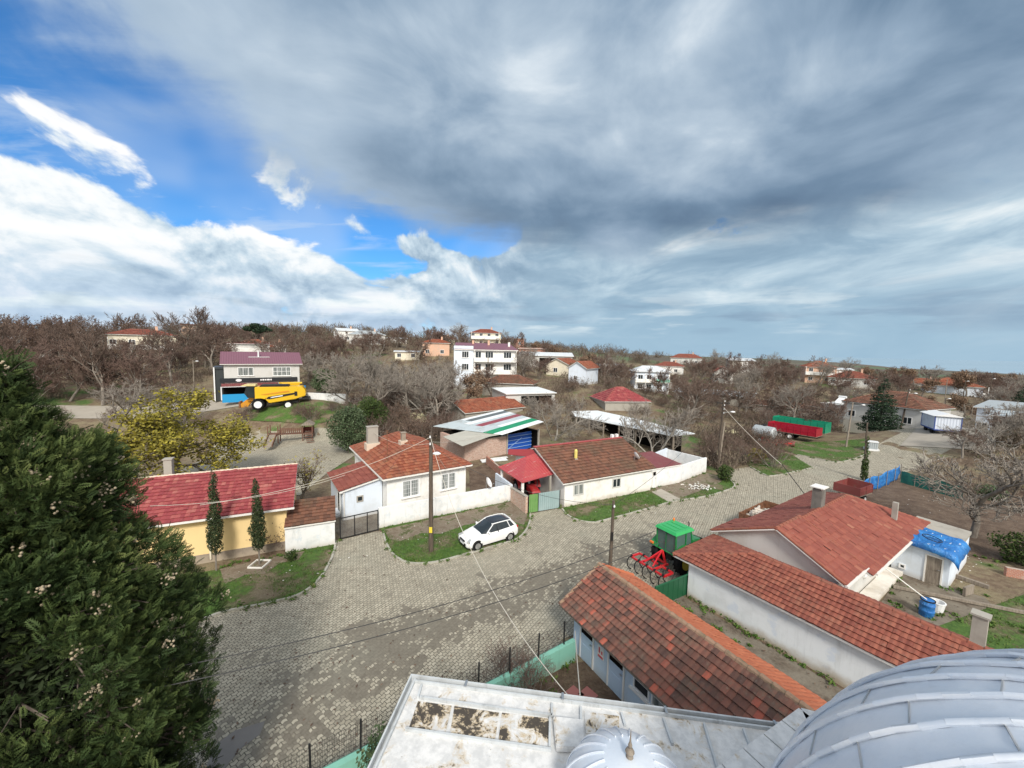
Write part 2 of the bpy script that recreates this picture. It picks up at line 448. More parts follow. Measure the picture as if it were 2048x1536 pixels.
M = {}
M['white'] = plaster('whitewash', (0.83, 0.82, 0.79), dirt=(0.50, 0.47, 0.41), amount=0.42, scale=1.3, wet=0.7)
M['white2'] = plaster('flaking_whitewash', (0.78, 0.79, 0.79), dirt=(0.46, 0.50, 0.50), amount=0.55, patch=(0.62, 0.68, 0.73), scale=1.5)
M['bluewash'] = plaster('bluish_whitewash', (0.66, 0.73, 0.82), dirt=(0.50, 0.53, 0.54), amount=0.4)
M['oldwash'] = plaster('weathered_whitewash', (0.77, 0.80, 0.82), dirt=(0.52, 0.54, 0.54), amount=0.5, patch=(0.62, 0.68, 0.76), wet=1.0)
M['yellow'] = plaster('yellow_plaster', (0.80, 0.60, 0.30), dirt=(0.62, 0.46, 0.24), amount=0.25, wet=0.25)
M['cream'] = plaster('cream_plaster', (0.76, 0.70, 0.56), amount=0.3)
M['grey_pl'] = plaster('grey_plaster', (0.58, 0.58, 0.56), amount=0.4)
M['concrete'] = plaster('concrete', (0.36, 0.34, 0.30), dirt=(0.22, 0.20, 0.17), amount=0.6, wet=0.2)
M['stone'] = plaster('stone_plinth', (0.30, 0.25, 0.20), dirt=(0.16, 0.13, 0.10), amount=0.7, wet=0.6, scale=2)
M['tealwall'] = plaster('teal_painted_wall', (0.22, 0.50, 0.40), dirt=(0.16, 0.34, 0.27), amount=0.5, wet=0.3)
M['pink'] = plaster('salmon_plaster', (0.66, 0.42, 0.30), amount=0.4)
def _brick(name, c1, c2, mort, sc=1.0):
    def fn(n, o, uv):
        x, y, z = n.sep(o)
        b = n.n('ShaderNodeTexBrick'); n.link(n.comb(n.add(x, y), z, 0.0), b.inputs['Vector'])
        n.put(b.inputs['Color1'], c1); n.put(b.inputs['Color2'], c2); n.put(b.inputs['Mortar'], mort)
        b.inputs['Scale'].default_value = 3.2 * sc; b.inputs['Mortar Size'].default_value = 0.03
        a = n.noise(o, 2.2, 5, 0.6)
        return dict(color=n.mix(n.mul(n.smooth(a, 0.5, 0.7), 0.45), b.outputs[0], (0.42, 0.38, 0.33)), rough=0.92, normal=n.bump(b.outputs['Fac'], -0.4, 0.02))
    return material(name, fn)
M['brick'] = _brick('patched_brick', (0.44, 0.20, 0.13), (0.56, 0.42, 0.33), (0.55, 0.50, 0.44))
M['sooty'] = plaster('sooty_concrete', (0.17, 0.16, 0.145), dirt=(0.05, 0.045, 0.04), amount=0.9, wet=0, scale=1.6)
M['brick_rough'] = _brick('rough_patched_brick', (0.50, 0.33, 0.26), (0.34, 0.17, 0.12), (0.60, 0.54, 0.48), 0.8)
M['brick_red'] = _brick('bare_red_brick', (0.40, 0.15, 0.09), (0.34, 0.12, 0.08), (0.40, 0.33, 0.28))
M['t_pink'] = tiles('crimson_tiles', [(0, (0.226, 0.037, 0.044)), (0.6, (0.277, 0.049, 0.054)), (0.9, (0.327, 0.082, 0.076)), (1, (0.377, 0.132, 0.113))], moss_amt=0.12)
M['t_orange'] = tiles('orange_tiles', [(0, (0.194, 0.051, 0.026)), (0.5, (0.278, 0.078, 0.039)), (1, (0.323, 0.116, 0.058))], moss_amt=0.35)
M['t_old'] = tiles('lichened_tiles', [(0, (0.085, 0.045, 0.036)), (0.45, (0.165, 0.070, 0.050)), (0.85, (0.215, 0.088, 0.062)), (0.95, (0.33, 0.085, 0.055)), (1, (0.40, 0.105, 0.065))], moss=(0.105, 0.088, 0.066), moss_amt=0.75, moss_scale=1.1, patch=(0.20, 0.085, 0.06))
M['t_brown'] = tiles('mossy_brown_tiles', [(0, (0.100, 0.046, 0.030)), (0.5, (0.159, 0.071, 0.043)), (1, (0.212, 0.093, 0.056))], moss=(0.094, 0.074, 0.046), moss_amt=0.7, moss_scale=0.6, patch=(0.188, 0.056, 0.040))
M['t_red'] = tiles('red_clay_tiles', [(0, (0.180, 0.050, 0.034)), (0.5, (0.239, 0.069, 0.045)), (1, (0.286, 0.098, 0.063))], moss_amt=0.35, moss=(0.113, 0.077, 0.052))
M['t_bright'] = tiles('fresh_orange_tiles', [(0, (0.403, 0.112, 0.050)), (1, (0.475, 0.148, 0.068))], moss_amt=0.2, moss_scale=1.6, moss=(0.259, 0.094, 0.054))
M['t_maroon'] = tiles('red_brown_metal_tiles', [(0, (0.200, 0.052, 0.036)), (0.5, (0.229, 0.061, 0.043)), (0.95, (0.266, 0.078, 0.052)), (1, (0.318, 0.126, 0.081))], moss_amt=0.18, moss=(0.163, 0.081, 0.059))
M['ridge'] = plaster('ridge_tile_clay', (0.26, 0.085, 0.055), dirt=(0.15, 0.09, 0.065), amount=0.7, wet=0)
M['mortar'] = plaster('ridge_mortar', (0.62, 0.52, 0.42), dirt=(0.35, 0.24, 0.16), amount=0.6, wet=0)
M['fascia'] = material('white_fascia', color=(0.74, 0.73, 0.70), rough=0.6)
M['glass'] = material('window_glass', color=(0.022, 0.030, 0.036), rough=0.06, spec=0.5)
M['curtain'] = material('curtained_glass', lambda n, o, uv: dict(color=n.mix(n.smooth(n.noise(n.mapping(o, scale=(9, 9, 0.4)), 1.2, 3), 0.4, 0.6), (0.11, 0.13, 0.13), (0.32, 0.34, 0.33)), rough=0.12))
M['pvc'] = material('white_pvc', color=(0.78, 0.79, 0.80), rough=0.4)
M['dark'] = material('dark_interior', color=(0.010, 0.009, 0.008), rough=1.0, spec=0.05)  # near-black colour stands in for the shade inside openings
M['metal_dark'] = material('dark_steel', color=(0.020, 0.020, 0.021), rough=0.55, spec=0.25)
M['steel'] = material('galvanised_steel', color=(0.45, 0.46, 0.47), rough=0.4, metal=0.8)
M['rust'] = material('rusty_steel', lambda n, o, uv: dict(color=n.mix(n.smooth(n.noise(o, 4, 6, 0.7), 0.35, 0.65), (0.12, 0.055, 0.03), (0.24, 0.11, 0.055)), rough=0.85))
M['tyre'] = material('tyre_rubber', color=(0.014, 0.014, 0.015), rough=0.9, spec=0.15)
M['wood_pole'] = wood('creosoted_pole', (0.055, 0.042, 0.032), (0.13, 0.10, 0.075))
M['wood_old'] = wood('grey_old_wood', (0.16, 0.13, 0.105), (0.30, 0.26, 0.21))
M['wood_brown'] = wood('brown_stained_wood', (0.10, 0.050, 0.034), (0.19, 0.095, 0.065))
M['white_metal'] = material('white_enamel', color=(0.76, 0.77, 0.78), rough=0.4)
M['wire'] = material('black_cable', color=(0.03, 0.03, 0.03), rough=0.6)
M['wire_white'] = material('pale_cable', color=(0.62, 0.58, 0.50), rough=0.6)
M['s_white'] = sheet('white_sheet_metal', (0.66, 0.70, 0.73), 0.45, 0.1, pitch=0.22, axis=0)
M['s_grey'] = sheet('grey_sheet_metal', (0.40, 0.44, 0.46), 0.5, 0.2, pitch=0.22, axis=0)
M['s_red'] = sheet('red_sheet_metal', (0.40, 0.062, 0.066), 0.42, 0.0, dirt=(0.42, 0.12, 0.09), pitch=0.25, axis=0, scratch=(0.58, 0.36, 0.33))
M['s_maroon'] = sheet('maroon_sheet_metal', (0.20, 0.055, 0.058), 0.5, 0.0, pitch=0.25)
M['s_purple'] = sheet('purple_sheet_metal', (0.175, 0.075, 0.105), 0.5, 0.0, dirt=(0.17, 0.09, 0.11), pitch=0.35)
M['s_blue'] = sheet('blue_sheet_metal', (0.012, 0.085, 0.42), 0.42, 0.0, dirt=(0.02, 0.06, 0.22), amt=0.2)
M['s_green'] = sheet('green_sheet_metal', (0.02, 0.23, 0.11), 0.5, 0.0, amt=0.2, pitch=0.2)
M['board_grey'] = sheet('fibre_cement_board', (0.42, 0.41, 0.36), 0.85, 0.0, dirt=(0.30, 0.27, 0.22), amt=0.6)
def _tarp(n, o, uv):
    a = n.noise(o, 1.8, 5, 0.6); f = n.noise(n.mapping(o, scale=(1, 2.2, 1)), 2.6, 5, 0.6, 0.8)
    c = n.mix(n.smooth(a, 0.4, 0.7), (0.016, 0.135, 0.42), (0.035, 0.225, 0.56)); c = n.mix(n.mul(n.smooth(f, 0.58, 0.68), 0.3), c, (0.22, 0.42, 0.66))
    return dict(color=c, rough=0.5, normal=n.bump(f, 1.0, 0.10))
M['tarp_blue'] = material('blue_tarpaulin', _tarp)
def _tarp2(n, o, uv):
    d = _tarp(n, o, uv); b = n.noise(n.mapping(o, scale=(1.3, 4.5, 1), loc=(2.2, .4, 0)), 1.3, 3, 0.5)
    d['color'] = n.mix(n.smooth(b, 0.66, 0.68), d['color'], (0.62, 0.66, 0.70)); return d
M['tarp_print'] = material('blue_tarpaulin_with_pale_print', _tarp2)
M['tarp_green'] = material('green_shade_net', lambda n, o, uv: dict(color=n.mix(n.noise(o, 3, 4), (0.02, 0.12, 0.09), (0.03, 0.19, 0.14)), rough=0.9))

# ------------------------------------------------------------------ roofs
from mathutils import noise as _mnz
def _clip(pts, hp):
    for a, b, c in hp:
        out = []; n = len(pts)
        for i in range(n):
            p, q = pts[i], pts[(i + 1) % n]
            dp, dq = a * p[0] + b * p[1] + c, a * q[0] + b * q[1] + c
            if dp >= 0: out.append(p)
            if (dp >= 0) != (dq >= 0):
                t = dp / (dp - dq); out.append(tuple(p[k] + (q[k] - p[k]) * t for k in range(5)))
        pts = out
        if len(pts) < 3: return []
    return pts
def tile_face(mb, poly, row=0.34, tw=0.22, amp=0.022, step=0.035, seg=4, m=0, lift=0.0, seed=0):
    "cover a convex sloping face with courses of rounded tiles; poly[0]->poly[1] is the eave"
    poly = [Vector(p) for p in poly]
    ex = (poly[1] - poly[0]).normalized()
    nn = Vector((0, 0, 0))
    for i in range(len(poly)): nn += (poly[i] - poly[0]).cross(poly[(i + 1) % len(poly)] - poly[0])
    nn.normalize()
    ey = nn.cross(ex); O = poly[0] + nn * lift
    P2 = [((p - poly[0]).dot(ex), (p - poly[0]).dot(ey)) for p in poly]
    hp = []
    for i in range(len(P2)):
        (x0, y0), (x1, y1) = P2[i], P2[(i + 1) % len(P2)]
        a, b = -(y1 - y0), (x1 - x0); l = math.hypot(a, b)
        if l < 1e-9: continue
        a /= l; b /= l
        c = -(a * x0 + b * y0) + (0.045 if i == 0 else 0.0)
        hp.append((a, b, c))
    us = [p[0] for p in P2]; vs = [p[1] for p in P2]
    nr = int(math.ceil(max(vs) / row - 0.05)); row = max(vs) / nr
    c0 = int(math.floor(min(us) / tw)); c1 = int(math.ceil(max(us) / tw))
    du = tw / seg
    wave = [amp * (0.5 - 0.5 * math.cos(2 * math.pi * k / seg)) if seg > 1 else 0 for k in range(seg + 1)]
    rnd = random.Random(seed + 17)
    for r in range(nr):
        v0, v1 = r * row - 0.035, (r + 1) * row
        for cidx in range(c0, c1):
            j0 = rnd.uniform(-0.007, 0.007) + (0.02 if rnd.random() < .012 else 0); js = rnd.uniform(-0.008, 0.008)
            for k in range(seg):
                u0 = cidx * tw + k * du; u1 = u0 + du; h0, h1 = wave[k], wave[k + 1]
                sg = 0.042 + 0.030 * _mnz.noise(Vector((cidx * tw * .55 + seed * 9, r * row * .7, seed))) + 0.015 * _mnz.noise(Vector((cidx * tw * 2.3, r * 1.3, seed)))
                j = j0 + sg
                q = [(u0, v0 + js, step + h0 + j), (u1, v0 + js, step + h1 + j), (u1, v1, h1 * 0.7 + j), (u0, v1, h0 * 0.7 + j)]
                ris = [(u0, v0 + js + 0.03, -0.01), (u1, v0 + js + 0.03, -0.01), (u1, v0 + js, step + h1 + j), (u0, v0 + js, step + h0 + j)]
                fl = (cidx + 0.5 + seed * 37.0, r + 0.5)
                inside = True; outside = False
                for a, b, c in hp:
                    ds = [a * p[0] + b * p[1] + c for p in q]
                    if min(ds) < 0: inside = False
                    if max(ds) < 0: outside = True; break
                if outside: continue
                for idx, g in enumerate((q, ris)):
                    g = [(*p, 0.0, 0.0) for p in g]
                    if not inside:
                        g = _clip(g, hp)
                        if not g: continue
                    base = len(mb.v)
                    for p in g: mb.v.append(tuple(O + ex * p[0] + ey * p[1] + nn * p[2]))
                    mb.f.append(tuple(range(base, base + len(g)))); mb.m.append(m); mb.uv.append([fl] * len(g))
def flat_face(mb, poly, m=0, th=0.03):
    mb.extr(poly, (0, 0, th), m)
def ridge_caps(mb, p0, p1, m, r=0.10, seg=0.38, z=0.0):
    p0, p1 = Vector(p0), Vector(p1); d = p1 - p0; L = d.length
    if L < 0.2: return
    n = max(1, int(L / seg)); d.normalize()
    for k in range(n):
        a = p0 + d * (L * k / n); b = p0 + d * (L * (k + 1.12) / n) if k < n - 1 else p1
        mb.tube(a + Vector((0, 0, z + 0.014)), b + Vector((0, 0, z - 0.01)), r * 1.06, r * 0.92, 8, m)
def roof_faces(kind, L, W, zE, rise, hl=0.0, hr=0.0):
    "eave-first faces, ridge and hip lines for a rectangular roof"
    zR = zE + rise; F = []; lines = []
    if kind.endswith('_y'):
        fs, ls = roof_faces(kind[:-2] + '_x', W, L, zE, rise, hl, hr)
        rot = lambda p: Vector((L - p[1], p[0], p[2]))
        return [[rot(p) for p in f] for f in fs], [(rot(a), rot(b)) for a, b in ls]
    if kind in ('gable_x', 'hip_x'):
        r0, r1 = Vector((hl, W / 2, zR)), Vector((L - hr, W / 2, zR))
        a, b, c, d = Vector((0, 0, zE)), Vector((L, 0, zE)), Vector((L, W, zE)), Vector((0, W, zE))
        F = [[a, b, r1, r0], [c, d, r0, r1]]; lines = [(r0, r1)]
        if hr > 0: F.append([b, c, r1]); lines += [(b, r1), (c, r1)]
        if hl > 0: F.append([d, a, r0]); lines += [(d, r0), (a, r0)]
    elif kind == 'shed_back':
        F = [[Vector((0, 0, zE)), Vector((L, 0, zE)), Vector((L, W, zR)), Vector((0, W, zR))]]
    elif kind == 'shed_left':   # low on the left
        F = [[Vector((0, W, zE)), Vector((0, 0, zE)), Vector((L, 0, zR)), Vector((L, W, zR))]]
    elif kind == 'shed_front':  # low at the back
        F = [[Vector((L, W, zE)), Vector((0, W, zE)), Vector((0, 0, zR)), Vector((L, 0, zR))]]
    return F, lines

# ------------------------------------------------------------------ houses
class House:
    def __init__(s, name, label, cat, loc, rz, L, W, h, group=None):
        s.t = thing(name, label, cat, loc, rz, group); s.L, s.W, s.h = L, W, h; s.ov = (0.3, 0.3, 0.3, 0.3)
    def roof(s, kind, rise, mats, hl=0, hr=0, ov=0.3, tile=None, capr=0.09, slab=0.10, wall=None, z0=0.0, name='roof', plinth=None, inset_gable=0.05):
        "roof over the rectangle L x W with its eave at height h, and the walls set back under it"
        L, W, h = s.L, s.W, s.h
        ov = (ov,) * 4 if isinstance(ov, (int, float)) else ov   # left, right, front, back
        s.ov = ov
        F, lines = roof_faces(kind, L, W, h, rise, hl, hr)
        mb = MB()
        for k, f in enumerate(F):
            if tile: tile_face(mb, f, m=0, seed=k, **tile)
            else: flat_face(mb, f, 0)
            mb.extr([p - Vector((0, 0, slab + 0.004)) for p in f], (0, 0, slab), 1)
        if tile:
            for a, b in lines: ridge_caps(mb, a, b, 2, capr, z=0.0)
        o = mb.build(name, mats, s.t, smooth=40)
        if wall is None: return o
        x0, x1, y0, y1 = ov[0], L - ov[1], ov[2], W - ov[3]
        wb = MB(); g = s.h
        def zr(x, y):   # underside of the roof
            best = 1e9
            for f in F:
                n = (f[1] - f[0]).cross(f[2] - f[0])
                if abs(n.z) < 1e-6: continue
                best = min(best, f[0].z - (n.x * (x - f[0].x) + n.y * (y - f[0].y)) / n.z)
            return best - slab - 0.012
        if kind in ('gable_x',) or (kind == 'hip_x' and (hl == 0 or hr == 0)):
            ym = W / 2
            e0 = x0 if hl == 0 else max(x0, hl); e1 = x1 if hr == 0 else min(x1, L - hr)
            wb.extr([(e0, y0, z0), (e0, y0, zr(e0 + .01, y0)), (e0, ym, h + rise - slab - 0.012), (e0, y1, zr(e0 + .01, y1)), (e0, y1, z0)], (e1 - e0, 0, 0), 0)
            if e0 > x0 or e1 < x1: wb.bx(x0, x1, y0 + .002, y1 - .002, z0, min(zr(x0, W / 2), zr(x1, W / 2), h - slab))
        elif kind in ('gable_y',) or (kind == 'hip_y' and (hl == 0 or hr == 0)):
            xm = L / 2
            wb.extr([(x0, y0, z0), (x0, y0, zr(x0, y0 + .01)), (xm, y0, h + rise - slab - 0.012), (x1, y0, zr(x1, y0 + .01)), (x1, y0, z0)], (0, y1 - y0, 0), 0)
        elif kind.startswith('shed'):
            c = [(x0, y0), (x1, y0), (x1, y1), (x0, y1)]
            wb.hexa([(x, y, z0) for x, y in c] + [(x, y, zr(x, y)) for x, y in c])
        else:
            wb.bx(x0, x1, y0, y1, z0, h - slab - 0.012)
        if plinth:
            ph, pm = plinth
            wb.bx(x0 - .03, x1 + .03, y0 - .03, y1 + .03, z0 - 0.3, z0 + ph, 1)
            wb.build('wall', [wall, pm], s.t)
        else: wb.build('wall', wall, s.t)
        return o
    def fr(s, side):
        o = s.ov; L, W = s.L, s.W
        return {'F': (Vector((0, o[2], 0)), Vector((1, 0, 0)), Vector((0, -1, 0))),
                'B': (Vector((L, W - o[3], 0)), Vector((-1, 0, 0)), Vector((0, 1, 0))),
                'L': (Vector((o[0], W, 0)), Vector((0, -1, 0)), Vector((-1, 0, 0))),
                'R': (Vector((L - o[1], 0, 0)), Vector((0, 1, 0)), Vector((1, 0, 0)))}[side]
    def plate(s, mb, side, a, b, z0, z1, d0, d1, m=0):
        O, t, n = s.fr(side)
        P = [O + t * x + n * d for d in (d0, d1) for x in (a, b)]
        q = [P[0], P[1], P[3], P[2]]
        mb.hexa([p + Vector((0, 0, z0)) for p in q] + [p + Vector((0, 0, z1)) for p in q], m)
    def window(s, side, a, z, w_, h_, nx=2, ny=1, frame='pvc', pane='glass', sill=True, fw=0.07, grille=False):
        mb = MB(); pl = lambda *q: s.plate(mb, side, *q)
        pl(a, a + w_, z, z + fw, -.02, .05); pl(a, a + w_, z + h_ - fw, z + h_, -.02, .05)
        pl(a, a + fw, z + fw, z + h_ - fw, -.02, .05); pl(a + w_ - fw, a + w_, z + fw, z + h_ - fw, -.02, .05)
        for k in range(1, nx): x = a + w_ * k / nx; pl(x - fw * .4, x + fw * .4, z + fw, z + h_ - fw, -.02, .045)
        for k in range(1, ny): y = z + h_ * k / ny; pl(a + fw, a + w_ - fw, y - fw * .35, y + fw * .35, -.02, .04)
        o = mb.build('window', M[frame], s.t)
        pb = MB(); s.plate(pb, side, a + fw * .5, a + w_ - fw * .5, z + fw * .5, z + h_ - fw * .5, -.03, .012)
        pb.build('pane', M[pane], o)
        if sill:
            sb = MB(); s.plate(sb, side, a - .08, a + w_ + .08, z - .07, z - .003, -.02, .12); sb.build('sill', M['concrete'] if frame != 'pvc' else M['fascia'], o)
        if grille:
            gb = MB()
            for k in range(1, 9): x = a + w_ * k / 9; s.plate(gb, side, x - .008, x + .008, z + fw, z + h_ - fw, .052, .066)
            for k in range(1, 4): y = z + h_ * k / 4; s.plate(gb, side, a + fw, a + w_ - fw, y - .008, y + .008, .053, .065)
            gb.build('grille', M['white_metal'], o)
        return o
    def door(s, side, a, z, w_, h_, mat='wood_brown', top=None, handle=True):
        mb = MB(); pl = lambda *q: s.plate(mb, side, *q)
        pl(a, a + .07, z, z + h_, -.02, .05, 1); pl(a + w_ - .07, a + w_, z, z + h_, -.02, .05, 1); pl(a + .07, a + w_ - .07, z + h_ - .07, z + h_, -.02, .05, 1)
        pl(a + .07, a + w_ - .07, z, z + h_ - .07, -.02, .022, 0)
        for u, v in ((.08, .45), (.52, .92)): pl(a + .16, a + w_ - .16, z + h_ * u, z + h_ * v, .0, .032, 0)
        o = mb.build('door', [M[mat], M['fascia']], s.t)
        if handle:
            hb = MB(); s.plate(hb, side, a + w_ - .20, a + w_ - .10, z + .98, z + 1.01, .05, .09); hb.build('handle', M['steel'], o)
        if top:
            tb = MB(); s.plate(tb, side, a + .10, a + w_ - .10, z + h_ * .74, z + h_ - .10, .0, .036); tb.build('pane', M['dark'], o)
        return o
    def part(s, name, mb, mats, **k): return mb.build(name, mats, s.t, **k)
    def chimney(s, x, y, z0, z1, w_=.5, d_=.5, mat='concrete', cap=True, name='chimney', flash=None):
        mb = MB(); mb.bx(x - w_ / 2, x + w_ / 2, y - d_ / 2, y + d_ / 2, z0, z1, 0)
        if cap:
            mb.bx(x - w_ / 2 - .05, x + w_ / 2 + .05, y - d_ / 2 - .05, y + d_ / 2 + .05, z1, z1 + .07, 0)
        if flash: mb.bx(x - w_ / 2 - .16, x + w_ / 2 + .16, y - d_ / 2 - .16, y + d_ / 2 + .16, z0, z0 + flash, 1)
        return mb.build(name, [M[mat], M['mortar'] if flash else M[mat]], s.t)
    def pipe(s, x, y, z0, z1, r=.06, mat='steel', hat=True):
        mb = MB(); mb.tube((x, y, z0), (x, y, z1), r, r, 8)
        if hat: mb.lathe([(r * 1.9, z1 + .04), (r * 0.4, z1 + .14)], 8, (x, y, 0))
        return mb.build('flue_pipe', M[mat], s.t)

# ------------------------------------------------------------------ ground, sea, roads
def _terr(n, o, uv):
    x, y, z = n.sep(o)
    p = n.comb(x, y, 0.0)
    a = n.noise(p, 0.055, 5, 0.6); b = n.noise(p, 0.35, 6, 0.65); c = n.noise(p, 2.6, 6, 0.7); d = n.noise(p, 11, 4, 0.7)
    soil = n.mix(n.smooth(c, 0.3, 0.7), (0.100, 0.066, 0.042), (0.185, 0.135, 0.090))
    dry = n.mix(n.smooth(d, 0.3, 0.7), (0.155, 0.125, 0.070), (0.245, 0.205, 0.130))
    green = n.mix(n.smooth(c, 0.3, 0.7), (0.040, 0.085, 0.016), (0.085, 0.150, 0.030))
    near = n.mix(n.smooth(n.add(b, n.mul(n.sub(c, 0.5), 0.35)), 0.42, 0.60), soil, dry)
    near = n.mix(n.smooth(n.add(a, n.mul(n.sub(b, 0.5), 0.5)), 0.55, 0.66), near, green)
    r = n.m('SQRT', n.add(n.mul(x, x), n.mul(y, y)))
    v = n.n('ShaderNodeTexVoronoi', voronoi_dimensions='2D', feature='F1'); n.link(n.mapping(p, scale=(0.0016, 0.0042, 1), rot=(0, 0, R(24))), v.inputs['Vector']); v.inputs['Scale'].default_value = 1.0
    wn = n.n('ShaderNodeTexWhiteNoise', noise_dimensions='3D'); n.link(v.outputs['Color'], wn.inputs[0])
    field = n.ramp(wn.outputs[0], [(0.0, (0.085, 0.070, 0.052)), (0.30, (0.125, 0.098, 0.072)), (0.5, (0.060, 0.105, 0.048)), (0.7, (0.105, 0.098, 0.060)), (0.88, (0.075, 0.125, 0.055)), (1.0, (0.15, 0.125, 0.09))], 'CONSTANT')
    field = n.mix(n.mul(n.smooth(n.noise(p, 0.012, 4, 0.6), 0.4, 0.65), 0.55), field, (0.095, 0.085, 0.058))
    col = n.mix(n.smooth(n.add(r, n.mul(n.sub(a, 0.5), 80)), 175, 230), near, field)
    return dict(color=col, rough=0.95, normal=n.bump(n.add(c, n.mul(d, 0.5)), 0.7, 0.12))
M['ground'] = material('village_ground', _terr)
_az = list(np.radians(np.arange(-86, 86.01, 1.0))) + list(np.radians(np.arange(96, 265, 10.0)))
_rs = np.concatenate([[0.0], np.geomspace(3, 150, 125), np.geomspace(158, 32000, 70)])
_gx = np.outer(_rs, np.sin(_az)); _gy = np.outer(_rs, np.cos(_az))
_gz = heights(_gx.ravel(), _gy.ravel())
_na = len(_az); _idx = np.arange(len(_rs) * _na).reshape(len(_rs), _na)
_q = np.stack([_idx[:-1, :], np.roll(_idx[:-1, :], -1, 1), np.roll(_idx[1:, :], -1, 1), _idx[1:, :]], -1).reshape(-1, 4)[:, ::-1]
struct(mesh_np('ground', np.stack([_gx.ravel(), _gy.ravel(), _gz], 1), _q, M['ground'], smooth=True))
M['sea'] = material('sea_water', lambda n, o, uv: dict(color=n.mix(n.smooth(n.noise(n.mapping(o, scale=(0.0003, 0.0012, 1)), 1.0, 4), 0.4, 0.6), (0.26, 0.36, 0.43), (0.33, 0.43, 0.50)), rough=0.12))  # water colour lightened to stand in for haze over the sea
struct(MB().add([(-4000, -3000, SEA), (50000, -3000, SEA), (50000, 52000, SEA), (-4000, 52000, SEA)], [(0, 1, 2, 3)]).build('sea', M['sea']))

def sheet_on_ground(name, pts, mat, lift, grid=2.0):
    "a flat sheet cut to an outline and laid on the terrain"
    bm = bmesh.new(); vs = [bm.verts.new((p[0], p[1], 0)) for p in pts]; f = bm.faces.new(vs)
    if f.normal.z < 0: f.normal_flip()
    bmesh.ops.triangulate(bm, faces=bm.faces[:])
    xs = [p[0] for p in pts]; ys = [p[1] for p in pts]
    for ax, (lo, hi) in enumerate(((min(xs), max(xs)), (min(ys), max(ys)))):
        k = math.floor(lo / grid) * grid + grid
        while k < hi:
            co = (k, 0, 0) if ax == 0 else (0, k, 0); no = (1, 0, 0) if ax == 0 else (0, 1, 0)
            bmesh.ops.bisect_plane(bm, geom=bm.verts[:] + bm.edges[:] + bm.faces[:], plane_co=co, plane_no=no); k += grid
    z = heights([v.co.x for v in bm.verts], [v.co.y for v in bm.verts])
    for v, h in zip(bm.verts, z): v.co.z = h + lift
    bm.normal_update()
    for q in bm.faces:
        if q.normal.z < 0: q.normal_flip()
    me = bpy.data.meshes.new(name); bm.to_mesh(me); bm.free(); me.materials.append(mat)
    o = bpy.data.objects.new(name, me); COL.objects.link(o); return o
def smooth_line(pts, k=4):
    "Catmull-Rom through the points"
    P = [Vector((p[0], p[1], 0)) for p in pts]; out = []
    for i in range(len(P) - 1):
        a, b, c, d = P[max(i - 1, 0)], P[i], P[i + 1], P[min(i + 2, len(P) - 1)]
        for j in range(k):
            t = j / k
            out.append(0.5 * ((2 * b) + (c - a) * t + (2 * a - 5 * b + 4 * c - d) * t * t + (3 * b - a - 3 * c + d) * t ** 3))
    out.append(P[-1]); return out
def strip(name, pts, width, h, mat, lift=0.0):
    "a kerb or low edging: a rectangular section carried along a line on the ground"
    mb = MB(); n = len(pts); L = []; Rr = []
    for i, p in enumerate(pts):
        d = (pts[min(i + 1, n - 1)] - pts[max(i - 1, 0)]).normalized(); s = Vector((-d.y, d.x, 0)) * width / 2
        z = hz_(p.x, p.y) + lift
        L.append(((p + s).x, (p + s).y, z)); Rr.append(((p - s).x, (p - s).y, z))
    for i in range(n - 1):
        q = [Rr[i], Rr[i + 1], L[i + 1], L[i]]
        mb.hexa([(a, b, c - 0.1) for a, b, c in q] + [(a, b, c + h) for a, b, c in q])
    return mb.build(name, mat)
